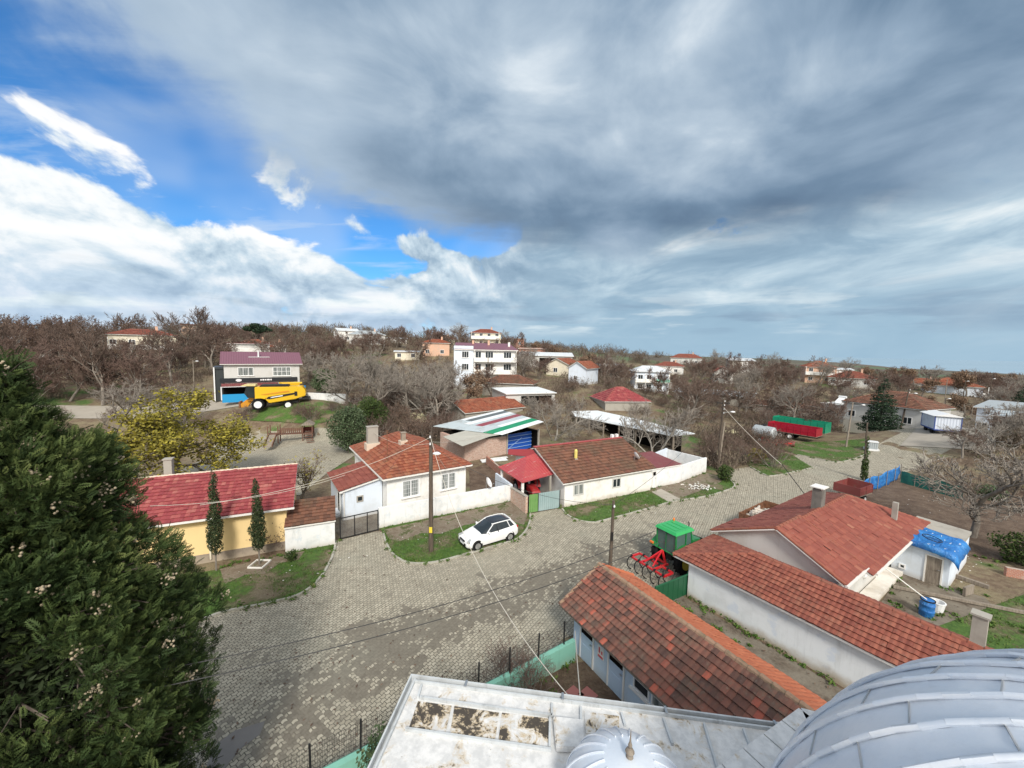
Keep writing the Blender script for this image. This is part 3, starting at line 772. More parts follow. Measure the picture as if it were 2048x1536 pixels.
def _paver(dirt_line, rotdeg, amt):
    def fn(n, o, uv):
        x, y, z = n.sep(o)
        g = n.mapping(n.comb(x, y, 0.0), rot=(0, 0, R(rotdeg)))
        gx, gy, _ = n.sep(g)
        gy = n.add(gy, n.mul(n.m('PINGPONG', gx, 0.105), 0.45))
        b = n.n('ShaderNodeTexBrick'); b.offset = 0.5
        n.link(n.comb(gx, gy, 0.0), b.inputs['Vector']); b.inputs['Scale'].default_value = 1.0
        b.inputs['Brick Width'].default_value = 0.21; b.inputs['Row Height'].default_value = 0.155; b.inputs['Mortar Size'].default_value = 0.014; b.inputs['Mortar Smooth'].default_value = 0.3; b.inputs['Bias'].default_value = 0.0
        n.put(b.inputs['Color1'], (0.45, 0.412, 0.325)); n.put(b.inputs['Color2'], (0.315, 0.285, 0.220)); n.put(b.inputs['Mortar'], (0.055, 0.048, 0.036))
        big = n.noise(o, 0.16, 4, 0.6); sn = n.comb(n.mul(n.m('FLOOR', n.m('DIVIDE', gx, 0.42)), 0.42), n.mul(n.m('FLOOR', n.m('DIVIDE', gy, 0.155)), 0.155), 0.0)
        mid = n.noise(n.mapping(sn, rot=(0, 0, R(4)), scale=(0.85, 0.34, 1)), 1.0, 7, 0.72); fine = n.noise(o, 6.0, 5, 0.7); med = n.noise(o, 1.1, 6, 0.7)
        col = n.mix(n.mul(n.smooth(med, 0.40, 0.70), 0.5), b.outputs[0], (0.20, 0.185, 0.145))
        k = n.mul(n.sub(mid, 0.5), 2.0)
        wv = n.n('ShaderNodeTexWhiteNoise', noise_dimensions='2D'); n.link(n.comb(n.m('FLOOR', n.m('DIVIDE', gx, 0.21)), n.m('FLOOR', n.m('DIVIDE', gy, 0.155)), 0.0), wv.inputs[0])
        k = n.add(n.add(k, n.mul(n.sub(fine, 0.5), 0.35)), n.mul(n.sub(n.m('POWER', wv.outputs[0], 3.0), 0.2), -0.55))
        for (ax, ay, bx_, by, wd, st) in dirt_line:
            dx_, dy_ = bx_ - ax, by - ay; l = math.hypot(dx_, dy_); nx, ny = -dy_ / l, dx_ / l
            dist = n.m('ABSOLUTE', n.add(n.add(n.mul(x, nx), n.mul(y, ny)), -(ax * nx + ay * ny)))
            al = n.add(n.add(n.mul(x, dx_ / l), n.mul(y, dy_ / l)), -(ax * dx_ + ay * dy_) / l)
            g_ = n.mul(n.smooth(dist, wd, 0.0), n.mul(n.smooth(al, -2.5, 1.5), n.smooth(al, l + 3, l - 1.5)))
            k = n.add(k, n.mul(g_, st))
        silt = n.smooth(k, 0.26, 0.42)
        col = n.mix(n.mul(silt, amt), col, n.mix(n.smooth(fine, 0.3, 0.7), (0.125, 0.108, 0.082), (0.185, 0.163, 0.125)))
        h = n.mul(b.outputs['Fac'], n.sub(1.0, n.mul(silt, 0.8)))
        col = n.mix(n.mul(n.smooth(big, 0.5, 0.7), 0.25), col, (0.30, 0.30, 0.24))
        return dict(color=col, rough=n.mix(silt, (0.85,) * 3, (0.62,) * 3), normal=n.bump(h, -0.55, 0.012))
    return fn
def _w(*q): return at(*q)
_c0, _c1, _c2 = at(470, 1500), at(760, 1290), at(1330, 1075)
M['pavers'] = material('interlocking_pavers', _paver([(_c0.x, _c0.y, _c1.x, _c1.y, 4.2, 0.46), (_c1.x, _c1.y, _c2.x, _c2.y, 3.2, 0.50)], 124, 0.9))
M['pavers2'] = material('plaza_pavers', _paver([], 80, 0.5))
M['kerb'] = plaster('kerb_concrete', (0.40, 0.385, 0.335), dirt=(0.15, 0.145, 0.10), amount=0.95, wet=0, scale=2.2)
M['asphalt'] = material('old_asphalt', lambda n, o, uv: dict(color=n.mix(n.noise(o, 1.5, 6, 0.6), (0.16, 0.15, 0.145), (0.24, 0.225, 0.21)), rough=0.9, normal=n.bump(n.noise(o, 30, 3), 0.3, 0.01)))
M['dirtroad'] = material('gravel_road', lambda n, o, uv: dict(color=n.mix(n.noise(o, 0.8, 7, 0.7), (0.24, 0.215, 0.18), (0.40, 0.37, 0.32)), rough=0.95, normal=n.bump(n.noise(o, 5, 5, 0.7), 0.5, 0.05)))
def _lawn(n, o, uv):
    a = n.noise(o, 0.42, 5, 0.62); c = n.noise(o, 4.0, 5, 0.7); d = n.noise(o, 16, 4, 0.7)
    g = n.mix(n.smooth(c, 0.3, 0.7), (0.036, 0.088, 0.012), (0.085, 0.160, 0.026))
    s_ = n.mix(n.smooth(d, 0.3, 0.7), (0.13, 0.098, 0.058), (0.25, 0.21, 0.145))
    m_ = n.mix(n.smooth(c, 0.45, 0.6), (0.085, 0.085, 0.032), s_)
    k = n.add(a, n.mul(n.sub(c, 0.5), 0.35))
    return dict(color=n.mix(n.smooth(k, 0.41, 0.55), n.mix(n.smooth(k, 0.33, 0.46), s_, m_), g), rough=0.95, normal=n.bump(n.add(c, d), 0.8, 0.06))
M['lawn'] = material('patchy_grass', _lawn)
def _earth(n, o, uv):
    c = n.noise(o, 1.2, 7, 0.7); d = n.noise(o, 9, 5, 0.7)
    return dict(color=n.mix(n.smooth(c, 0.3, 0.7), (0.085, 0.052, 0.034), n.mix(n.smooth(d, 0.4, 0.7), (0.15, 0.10, 0.068), (0.22, 0.17, 0.12))), rough=0.95, normal=n.bump(n.add(c, d), 0.9, 0.12))
M['earth'] = material('dug_garden_earth', _earth)
def _yard(n, o, uv):
    c = n.noise(o, 0.7, 6, 0.65); d = n.noise(o, 6, 5, 0.7)
    return dict(color=n.mix(n.smooth(c, 0.35, 0.65), n.mix(d, (0.15, 0.13, 0.10), (0.23, 0.205, 0.165)), n.mix(n.smooth(d, 0.4, 0.6), (0.085, 0.066, 0.048), (0.14, 0.11, 0.082))), rough=0.9, normal=n.bump(d, 0.5, 0.04))
M['yard'] = material('bare_yard_soil', _yard)

def _palesoil(n, o, uv):
    c = n.noise(o, 1.0, 6, 0.7); d = n.noise(o, 7, 5, 0.7); e = n.noise(o, 25, 3, 0.7)
    k = n.mix(n.smooth(c, 0.35, 0.65), (0.15, 0.115, 0.08), (0.26, 0.22, 0.17)); k = n.mix(n.smooth(n.add(c, n.mul(n.sub(d, 0.5), 0.5)), 0.52, 0.62), k, (0.075, 0.085, 0.028)); k = n.mix(n.smooth(e, 0.58, 0.68), k, (0.09, 0.05, 0.03))
    return dict(color=k, rough=0.95, normal=n.bump(n.add(d, e), 0.8, 0.05))
M['earth_pale'] = material('littered_pale_soil', _palesoil)
kA = [at(*q) for q in ((400, 1243), (450, 1225), (540, 1207), (600, 1190), (638, 1160), (660, 1125), (668, 1103), (672, 1084))]
kB = [at(*q) for q in ((766, 1066), (772, 1085), (786, 1110), (818, 1127), (868, 1126), (930, 1110), (1000, 1090), (1034, 1079), (1052, 1062), (1060, 1042), (1060, 1027))]
kC = [at(*q) for q in ((1124, 1018), (1135, 1031), (1155, 1041), (1185, 1046), (1215, 1040), (1300, 1017), (1346, 1004), (1410, 994), (1455, 981), (1469, 973), (1465, 965), (1455, 958))]
kD = [at(*q) for q in ((1500, 934), (1532, 951), (1556, 951), (1590, 944), (1625, 936))]
kE = [at(*q) for q in ((1595, 910), (1640, 919), (1674, 925), (1710, 918), (1742, 908))]
sA, sB, sC, sD, sE = [smooth_line(k) for k in (kA, kB, kC, kD, kE)]
P2 = lambda v: (v[0], v[1])
wl = [(-14, 4.6), (-5.0, 10.45), (2.84, 15.6)]                   # foot of the teal wall
road = [(-40, 2), (-14, 4.6), (-5.0, 10.45), (2.84, 15.6), (2.5, 16.6), (4.0, 17.4), (6.5, 18.7), (9.2, 20.4), (12.9, 23.3), (25.0, 30.2), (31.5, 35.6), (45.6, 43.6), (60, 50), (70, 58)]
_carp = on_ground(1905, 838); _car2 = on_ground(1840, 835)
road += [(74, 62)]
back = [(60, 62)] + [P2(at(1800, 893)), P2(at(1745, 905))] + [P2(p) for p in reversed(sE)] + [P2(at(1588, 912))] + [P2(p) for p in reversed(sD)] + [P2(at(1470, 938)), P2(at(1440, 950))]
back += [P2(p) for p in reversed(sC)] + [P2(at(1118, 1017)), P2(at(1056, 1028))] + [P2(p) for p in reversed(sB)] + [P2(at(757, 1062)), P2(at(680, 1080))] + [P2(p) for p in reversed(sA)] + [(-40, 9.5)]
struct(sheet_on_ground('street', road + back, M['pavers'], 0.012))
for s_ in (sA, sB, sC, sD, sE): struct(strip('kerb', s_, 0.13, 0.10, M['kerb']))
def verge(name, pts, mat='lawn', lift=0.06): return struct(sheet_on_ground(name, pts, M[mat], lift))
vA = [P2(p) for p in sA] + [P2(at(680, 1081)), P2(at(574, 1110)), P2(at(440, 1140)), (-23, 19), (-21, 15.5)]
vB = [P2(p) for p in sB] + [P2(at(1056, 1027)), P2(at(1025, 1003)), P2(at(1022, 1003)), P2(at(758, 1058))]
vC = [P2(p) for p in sC] + [P2(at(1412, 945)), P2(at(1305, 975)), P2(at(1130, 1015))]
vD = [P2(p) for p in sD] + [P2(at(1587, 912)), P2(at(1530, 895)), P2(at(1480, 915))]
vE = [P2(p) for p in sE] + [P2(at(1730, 890)), P2(at(1650, 885)), P2(at(1540, 885)), P2(at(1560, 898))]
verge('grass_verge', vA); verge('grass_verge', vB); verge('grass_verge', vC); verge('grass_verge', vD); verge('grass_verge', vE)
# dark tarmac patch in the foreground
struct(sheet_on_ground('asphalt_patch', [P2(at(*q)) for q in ((400, 1560), (432, 1490), (470, 1462), (530, 1443), (520, 1470), (480, 1500), (440, 1550), (420, 1600))], M['asphalt'], 0.022))
# back lane on the left, lane in the village
lane = [on_ground(*q) for q in ((-60, 812), (120, 812), (300, 812), (460, 797), (560, 792), (700, 796), (760, 800))]
lane2 = [on_ground(*q) for q in ((760, 812), (700, 806), (560, 803), (470, 815), (300, 838), (120, 838), (-60, 842))]
struct(sheet_on_ground('back_lane', [P2(p) for p in lane + lane2], M['dirtroad'], 0.07))
plaza = [on_ground(*q) for q in ((330, 968), (420, 905), (440, 878), (520, 862), (640, 856), (690, 862), (720, 905), (655, 948), (600, 992), (450, 985))]
struct(sheet_on_ground('playground_paving', [P2(p) for p in plaza], M['pavers2'], 0.05))
lane3 = [on_ground(*q) for q in ((1330, 762), (1400, 779), (1450, 793), (1455, 803), (1400, 793), (1330, 776))]
struct(sheet_on_ground('village_lane', [P2(p) for p in lane3], M['dirtroad'], 0.1))
_cr = [on_ground(*q) for q in ((1800, 893), (1830, 862), (1838, 838), (1860, 822), (1930, 822), (1925, 838), (1905, 855), (1990, 862), (1990, 905))]
struct(sheet_on_ground('side_street', [P2(p) for p in _cr], M['dirtroad'], 0.08))
# right-hand plots
struct(sheet_on_ground('garden_earth', [(26, 30.0), (32.2, 35.2), (45.6, 43.0), (52, 38), (40, 28), (35, 24), (30.3, 25)], M['earth'], 0.03))
struct(sheet_on_ground('bare_yard', [(11, 12), (18, 18.2), (24.2, 22.6), (26.6, 20.4), (24, 16), (19, 9)], M['yard'], 0.03))
struct(sheet_on_ground('yard_grass', [(20.8, 17.8), (30, 21), (34, 18), (24, 8), (18, 9.0), (19.5, 13)], M['lawn'], 0.034))
struct(sheet_on_ground('bare_yard', [P2(at(*q)) for q in ((680, 1079), (757, 1061), (775, 1040), (700, 1000), (640, 1000))], M['yard'], 0.02))
struct(sheet_on_ground('alley_gravel', [(4.6, 19), (9.4, 20.2), (15.4, 11.3), (11.0, 9)], M['yard'], 0.016))
struct(sheet_on_ground('mosque_garden', [(-12, 5.2), (2.6, 15.2), (3.4, 15.4), (7, 9.6), (3, 6), (-6, 4)], M['earth'], 0.014))

struct(sheet_on_ground('bare_soil', [P2(at(*q)) for q in ((768, 1061), (1022, 1004), (1026, 1004), (1055, 1030), (1048, 1052), (1030, 1046), (985, 1040), (930, 1052), (880, 1070), (845, 1068), (800, 1084), (778, 1080))], M['earth_pale'], 0.068))
struct(sheet_on_ground('bare_soil', [P2(at(*q)) for q in ((440, 1140), (574, 1110), (610, 1104), (596, 1122), (560, 1128), (530, 1150), (490, 1152), (450, 1170))], M['earth_pale'], 0.068))
struct(sheet_on_ground('bare_soil', [P2(at(*q)) for q in ((1310, 976), (1412, 946), (1450, 958), (1440, 966), (1395, 985), (1350, 1001), (1322, 996))], M['earth_pale'], 0.068))

struct(sheet_on_ground('grass_bank', [P2(on_ground(*q)) for q in ((495, 822), (560, 812), (640, 806), (705, 806), (770, 822), (720, 838), (640, 848), (560, 846), (500, 842))], M['lawn'], 0.09))
struct(sheet_on_ground('grass_patch', [P2(on_ground(*q)) for q in ((1822, 826), (1850, 822), (1895, 827), (1880, 835), (1838, 838))], M['lawn'], 0.12))

struct(sheet_on_ground('stone_path', [P2(at(*q)) for q in ((1303, 985), (1322, 979), (1362, 1000), (1338, 1006))], M['concrete'], 0.075))
struct(sheet_on_ground('garden_earth', [P2(at(*q)) for q in ((938, 940), (975, 925), (1012, 930), (1045, 962), (1022, 998), (940, 985))], M['earth'], 0.03))

# ------------------------------------------------------------------ near houses
def frame(a, b, z):
    A, B = at(*a, z), at(*b, z); d = B - A
    return A, math.atan2(d.y, d.x), math.hypot(d.x, d.y)
def lw(A, rz, x, y, z=0.0):
    return Vector((A.x + x * math.cos(rz) - y * math.sin(rz), A.y + x * math.sin(rz) + y * math.cos(rz), z))
T_MID = dict(row=0.36, tw=0.24, amp=0.018, step=0.055, seg=4)
TR = lambda k: [M[k], M['fascia'], M['ridge']]

# white hipped house behind the garden wall
A, rzM, L = frame((767, 959), (943, 929), 3.2)
mainA = A
H1 = House('hipped_house', 'white hipped house with two front windows behind the low garden wall', 'house', (A.x, A.y, 0), rzM, L, 11.5, 3.2)
H1.roof('hip_y', 1.75, TR('t_orange'), 4.2, 3.4, ov=0.36, tile=T_MID, wall=M['white'])
for a in (1.55, 4.85):
    o = H1.window('F', a, 1.28, 1.42, 1.42, 2, 1, pane='curtain', fw=0.09, grille=True)
H1.window('L', 3.2, 1.4, 1.0, 1.0, 2)
gb = MB(); gb.bx(-0.05, L + 0.05, -0.10, -0.005, 3.085, 3.19); gb.bx(-0.10, -0.005, 0, 11.5, 3.085, 3.19); gb.bx(L + .005, L + .1, 0, 11.5, 3.085, 3.19)
H1.part('gutter', gb, M['fascia'])
H1.chimney(1.25, 7.9, 3.6, 5.75, 0.95, 0.55, 'concrete', True, flash=0.62)
H1.chimney(3.1, 4.6, 4.5, 5.6, 0.36, 0.36, 'stone', True, flash=0.42)
mb = MB(); mb.tube((1.1, 2.7, 3.7), (1.1, 2.7, 6.4), .025, .025, 6); mb.box((1.1, 2.7, 3.76), (.3, .3, .06)); mb.tube((0.8, 2.7, 6.2), (1.4, 2.7, 6.2), .012, .012, 4); mb.tube((0.95, 2.7, 6.35), (1.25, 2.7, 6.35), .012, .012, 4)
tag(mb.build('aerial_mast', M['rust']), 'thin rusty aerial mast on the left slope of the hipped white house', 'aerial').matrix_world = H1.t.matrix_basis
P = lw(A, rzM, -2.9, 1.25)
H2 = House('lean_to_annex', 'low bluish white annex with a red tiled lean-to roof and one small window', 'annex', (P.x, P.y, 0), rzM, 3.2, 5.3, 2.35)
H2.roof('shed_left', 0.62, TR('t_maroon'), ov=(0.25, 0.0, 0.2, 0.2), tile=dict(row=0.42, tw=0.5, amp=0.01, step=0.045, seg=2), wall=M['bluewash'])
H2.window('F', 1.25, 1.25, 0.5, 0.5, 1, frame='concrete', fw=0.09, sill=False)
H2.door('L', 3.3, 0.0, 0.9, 2.0, 'metal_dark')
mb = MB(); mb.tube((0.34, 0.12, 2.2), (0.34, 0.14, 0.1), .05, .05, 8); mb.bx(0.0, 0.2, -.02, 5.3, 2.24, 2.32); H2.part('downpipe', mb, M['fascia'])
mb = MB(); mb.bx(-1.0, 0.2, 1.0, 2.3, 0, .18); mb.bx(-.6, .2, 1.1, 2.2, .18, .36); H2.part('steps', mb, M['bluewash'])

def wall_thing(name, label, cat, a, b, h0, h1, th, mat, cap=None, capm='concrete', z0=0.0):
    a, b = Vector((a[0], a[1], z0)), Vector((b[0], b[1], z0)); d = b - a; L = d.length; rz = math.atan2(d.y, d.x)
    t = thing(name, label, cat, a, rz)
    mb = MB(); n = 8
    for k in range(n):
        x0, x1 = L * k / n, L * (k + 1) / n; z0_, z1_ = h0 + (h1 - h0) * k / n, h0 + (h1 - h0) * (k + 1) / n
        mb.hexa([(x0, 0, -.2), (x1, 0, -.2), (x1, th, -.2), (x0, th, -.2), (x0, 0, z0_), (x1, 0, z1_), (x1, th, z1_), (x0, th, z0_)])
    mb.build('wall', mat, t)
    if cap:
        cb = MB(); cb.hexa([(0, -.04, h0 + .003), (L, -.04, h1 + .003), (L, th + .04, h1 + .003), (0, th + .04, h0 + .003), (0, -.04, h0 + cap), (L, -.04, h1 + cap), (L, th + .04, h1 + cap), (0, th + .04, h0 + cap)])
        cb.build('coping', M[capm], t)
    return t, L
g0, g1 = at(758, 1058), at(1022, 1003)
wall_thing('garden_wall', 'flaking white garden wall beside the white hatchback, below the hipped house', 'wall', g0, g1, 1.55, 1.5, 0.2, M['white2'])
gb0, gb1 = at(1025, 1003), at(1055, 1028)
wall_thing('brick_wall', 'short patched brick wall between the white garden wall and the sheet metal gate', 'wall', gb1, gb0, 1.45, 1.25, 0.2, M['brick'], 0.06)

# wire mesh gate
ga, gb_ = at(680, 1080), at(757, 1061)
d = gb_ - ga; Lg = d.length; rzg = math.atan2(d.y, d.x)
t = thing('mesh_gate', 'wide wire mesh gate in a dark frame beside the white garden wall', 'gate', ga, rzg)
fb = MB()
for x in (0.0, Lg * .36, Lg * .69, Lg - .06): fb.bx(x, x + .06, -.03, .03, 0, 1.55)
fb.bx(0, Lg, -.028, .028, 1.49, 1.545); fb.bx(0, Lg, -.027, .027, 0.06, .11)
fb.build('frame', M['metal_dark'], t)
fb = MB()
k = 0.09
while k < Lg: fb.bx(k, k + .006, -.004, .004, .1, 1.5); k += .09
for i in range(1, 16): fb.bx(.05, Lg - .05, -.003, .003, .1 + i * .09, .106 + i * .09)
fb.build('wire_mesh', M['steel'], t)

# small white shed with a mossy monopitch roof, then the yellow house
Ay, rzY, Ly = frame((300, 1052), (587, 1014), 2.9)
P = lw(Ay, rzY, 6.55, -0.35)
H3 = House('garden_shed', 'small white shed with a mossy tiled roof between the yellow house and the mesh gate', 'shed', (P.x, P.y, 0), rzY, 2.95, 2.3, 1.75)
H3.roof('shed_back', 0.85, TR('t_brown'), ov=(0.02, 0.06, 0.12, 0.1), tile=dict(row=0.33, tw=0.22, amp=0.02, step=0.055, seg=4), wall=M['white2'])
P = lw(Ay, rzY, -6.0, 0.0)
H4 = House('yellow_house', 'long yellow house with a crimson tiled roof behind the dark evergreen', 'house', (P.x, P.y, 0), rzY, Ly + 6.0, 7.6, 2.9)
H4.roof('gable_x', 1.75, [M['t_pink'], M['fascia'], M['mortar']], ov=(0.3, 0.45, 0.4, 0.4), tile=dict(row=0.30, tw=0.22, amp=0.02, step=0.05, seg=4), wall=M['yellow'], plinth=(0.55, M['stone']))
gb = MB(); gb.bx(-.05, Ly + 6.05, -.12, -.004, 2.80, 2.90); H4.part('gutter', gb, M['fascia'])
gb = MB(); gb.tube((8.6, .28, 2.8), (8.6, .33, 0.2), .05, .05, 8); H4.part('downpipe', gb, M['cream'])
H4.chimney(5.6, 4.4, 4.2, 5.6, .42, .42, 'concrete')

# long white house with a mossy roof
Al, rzL, Ll = frame((1126, 968), (1312, 937), 2.25)
H5 = House('long_house', 'long low white house with a mossy brown tiled roof and a yellow flue cowl', 'house', (Al.x, Al.y, 0), rzL, Ll, 9.6, 2.25)
H5.roof('gable_x', 1.95, TR('t_brown'), ov=(0.42, 0.25, 0.32, 0.3), tile=dict(row=0.40, tw=0.25, amp=0.022, step=0.06, seg=4), wall=M['white'])
H5.window('F', 1.3, 0.9, 1.1, 1.0, 2, 1, frame='grey_pl', pane='curtain', fw=0.10, sill=False)
H5.window('F', 5.6, 0.95, 1.0, 0.9, 2, 1, frame='grey_pl', pane='glass', fw=0.10, sill=False)
mb = MB(); mb.box((3.15, 2.6, 3.25), (.3, .3, .3)); mb.build('chimney_base', M['concrete'], H5.t)
mb = MB(); mb.lathe([(.11, 3.38), (.15, 3.45), (.15, 4.1), (.1, 4.22), (.03, 4.26)], 12, (3.15, 2.6, 0)); mb.build('flue_cowl', material('yellow_cowl', color=(0.66, 0.55, 0.16), rough=0.5), H5.t)
for x in (9.75, 10.35): H5.chimney(x, 5.2, 3.7, 4.55, .28, .28, 'white', False)
mb = MB(); mb.bx(-.06, Ll, 4.62, 4.98, 4.24, 4.29); H5.part('ridge_flashing', mb, M['s_red'])
def dish(label, loc, rz, el=0.5, r=0.42):
    t = thing('satellite_dish', label, 'satellite dish', loc, rz)
    mb = MB(); mb.lathe([(0.02, 0.0), (r * .5, .03), (r * .8, .08), (r, .14), (r, .15), (r * .8, .095), (0.02, .02)], 18)
    mb.move(Matrix.Translation((0, -.12, .55)) @ Matrix.Rotation(R(90) - el, 4, 'X')); mb.build('reflector', M['white_metal'], t, smooth=50)
    mb = MB(); mb.tube((0, 0, 0), (0, 0, .6), .022, .022, 6); mb.tube((0, -.1, .4), (0, -.62, .5), .012, .012, 5); mb.box((0, -.64, .53), (.06, .08, .06)); mb.build('bracket', M['steel'], t)
    return t
p = lw(Al, rzL, 9.2, 1.35, 2.7); dish('grey satellite dish on the mossy roof of the long white house', p, rzL + R(75))
p = g0 + (g1 - g0) * 0.78; dish('white satellite dish on top of the flaking garden wall', (p.x, p.y + .1, 1.5), R(80), r=.45)
# low maroon annex and yard wall to its right
P = lw(Al, rzL, Ll - 0.02, 0.55)
H6 = House('maroon_roofed_annex', 'low white annex with a flat maroon sheet roof at the end of the long house', 'annex', (P.x, P.y, 0), rzL, 4.3, 4.0, 2.0)
H6.roof('shed_back', 0.35, [M['s_maroon'], M['fascia']], ov=(0.0, 0.1, 0.1, 0.1), wall=M['white2'])
H6.door('F', 0.28, 0.05, 0.55, 1.7, 'pvc', top=True)
q0, q1 = lw(Al, rzL, Ll + 4.3, 0.75), at(1412, 945)
wall_thing('yard_wall', 'whitewashed yard wall beyond the maroon roofed annex', 'wall', q0, q1, 1.75, 1.7, 0.2, M['white2'])
q2 = lw(Al, rzL, 20.3, 7.0)
wall_thing('back_yard_wall', 'bluish yard wall behind the maroon roofed annex', 'wall', lw(Al, rzL, 15.2, 5.2), q2, 1.6, 1.6, 0.18, M['bluewash'])
wall_thing('side_yard_wall', 'crumbling white end wall of the yard beside the bare bushes', 'wall', q1, q2, 1.6, 1.5, 0.18, M['white2'])

# red carport with its gate
t = thing('carport', 'open carport with a scratched red sheet roof on the end of the long white house', 'carport', (Al.x, Al.y, 0), rzL)
mb = MB(); flat_face(mb, [(-2.95, 1.65, 2.2), (0.35, 1.75, 2.52), (0.42, 3.4, 3.1), (0.1, 4.75, 3.62), (-0.6, 5.1, 3.3), (-3.1, 6.1, 2.3)], 0, .04); mb.build('roof', M['s_red'], t)
mb = MB(); flat_face(mb, [(-0.6, 5.12, 3.3), (0.1, 4.77, 3.62), (0.1, 5.2, 3.9), (-1.3, 7.6, 3.45), (-1.6, 7.1, 3.1)], 0, .04); mb.build('upper_roof', material('shaded_red_sheet', color=(0.27, 0.035, 0.038), rough=0.55), t)  # same red sheet, its colour darkened as shade on the slope turned away
for x, y, z in ((-2.8, 1.85, 2.2), (-2.9, 5.7, 2.25), (-0.05, 1.9, 2.4)):
    mb = MB(); mb.bx(x - .09, x + .09, y - .09, y + .09, 0, z); mb.build('post', M['concrete'] if x > -1 else M['white'], t)
wall_thing('carport_wall', 'dirty blue wall along the left side of the red carport', 'wall', lw(Al, rzL, -3.15, 6.6), lw(Al, rzL, -3.1, 3.4), 1.6, 1.5, .18, M['bluewash'])
ga, gb_ = at(1056, 1028), at(1119, 1017); d = gb_ - ga; Lg = d.length
t = thing('sheet_metal_gate', 'ribbed sheet metal gate, one third green and the rest blue grey', 'gate', ga, math.atan2(d.y, d.x))
def ribbed(mb, x0, x1, y, z0, z1, pitch=.2, amp=.03, m=0):
    k = x0; j = 0
    while k < x1 - 1e-3:
        e = min(k + pitch / 2, x1); yy = y + (amp if j % 2 else 0); mb.bx(k, e, yy - .01, yy + .01, z0, z1, m); k = e; j += 1
mb = MB(); ribbed(mb, 0.03, Lg * .30, 0, .08, 1.58); mb.build('green_leaf', material('faded_green_sheet', lambda n, o, uv: dict(color=n.mix(n.noise(o, 1.5, 5), (0.10, 0.25, 0.06), (0.20, 0.36, 0.13)), rough=0.5)), t)
mb = MB(); ribbed(mb, Lg * .305, Lg, 0, .08, 1.6); mb.build('grey_leaf', material('blue_grey_sheet', lambda n, o, uv: dict(color=n.mix(n.noise(o, 1.2, 5), (0.22, 0.33, 0.34), (0.36, 0.46, 0.47)), rough=0.5)), t)
mb = MB(); mb.bx(0, .05, -.05, -.015, 0, 1.6); mb.bx(Lg - .05, Lg, -.05, -.015, 0, 1.6); mb.bx(Lg * .3, Lg * .3 + .04, -.045, -.015, .05, 1.6); mb.build('frame', M['metal_dark'], t)

# toilet block beside the mosque: old tiles, blue white front
Aw, rzW, _ = frame((1118.5, 1208), (1350, 1425.5), 1.95)
H7 = House('toilet_block', 'low blue-white toilet block under an old lichened tile roof with a bright orange back slope', 'outbuilding', (Aw.x, Aw.y, 0), rzW, 9.4, 4.6, 1.95)
Fw, Lw = roof_faces('gable_x', 9.4, 4.6, 1.95, 1.22)
mb = MB(); T_NEAR = dict(row=0.295, tw=0.20, amp=0.020, step=0.060, seg=6)
tile_face(mb, Fw[0], m=0, seed=1, **T_NEAR); tile_face(mb, Fw[1], m=3, seed=2, row=0.295, tw=0.2, amp=0.014, step=0.022, seg=4)
for f in Fw: mb.extr([p - Vector((0, 0, .104)) for p in f], (0, 0, .1), 1)
ridge_caps(mb, (0, 2.3, 3.17), (9.4, 2.3, 3.17), 2, .11, .36)
ridge_caps(mb, (0.06, 0, 1.99), (0.06, 2.3, 3.2), 2, .09, .33); ridge_caps(mb, (0.06, 4.6, 1.99), (0.06, 2.3, 3.2), 3, .09, .33)
M['moss_ridge'] = plaster('mossy_ridge', (0.30, 0.19, 0.13), dirt=(0.13, 0.115, 0.07), amount=1.0, wet=0, scale=3)
mb.build('roof', [M['t_old'], M['wood_old'], M['moss_ridge'], M['t_bright']], H7.t, smooth=40)
M['wcblue'] = plaster('pale_blue_plaster', (0.50, 0.62, 0.76), dirt=(0.42, 0.47, 0.52), amount=0.3, wet=0.3)
mb = MB(); x0, x1, y0, y1 = .55, 9.1, .42, 4.3
mb.extr([(x0, y0, 0), (x0, y0, 2.05), (x0, 2.3, 3.04), (x0, y1, 2.02), (x0, y1, 0)], (x1 - x0, 0, 0)); mb.build('wall', M['wcblue'], H7.t)
H7.ov = (.55, .3, .42, .3)
M['doorblue'] = material('pale_blue_door', color=(0.45, 0.57, 0.72), rough=0.45)
H7.door('F', 1.0, .06, .86, 1.58, 'doorblue', top=True); H7.door('F', 2.65, .06, .88, 1.58, 'doorblue', top=True)
for a in (3.95, 4.75, 5.55, 6.35, 7.2): H7.window('F', a, 1.02, .72, .46, 1, sill=False, fw=.06, pane='glass' if a != 4.75 else 'curtain')
mb = MB(); H7.plate(mb, 'F', 3.8, 8.1, .92, .98, -.01, .1); mb.build('ledge', M['fascia'], H7.t)
# small notice between the doors
t = MB(); H7.plate(t, 'F', 2.08, 2.42, .86, 1.36, .004, .024); sg = t.build('notice', M['fascia'], H7.t)
t = MB(); H7.plate(t, 'F', 2.11, 2.39, .88, .98, .024, .030); H7.plate(t, 'F', 2.14, 2.22, 1.06, 1.30, .024, .030); H7.plate(t, 'F', 2.28, 2.36, 1.06, 1.2, .024, .030); t.build('red_print', material('red_print', color=(0.62, 0.12, 0.14), rough=0.6), sg)

# long barn-like store with the pale wall, hip at its left end
As, rzS, _ = frame((1346, 1109), (1768, 1320), 2.1)
H8 = House('long_store', 'long pale walled store with a red clay tile roof hipped towards the green tractor', 'outbuilding', (As.x, As.y, 0), rzS, 11.9, 4.2, 2.1)
H8.roof('hip_x', 0.95, TR('t_red'), 3.3, 0, ov=(0.8, 0.2, 0.27, 0.2), tile=dict(row=0.285, tw=0.2, amp=0.020, step=0.055, seg=5), wall=M['oldwash'], capr=.1)
H8.chimney(10.55, 2.25, 2.8, 4.15, .36, .36, 'concrete', True)
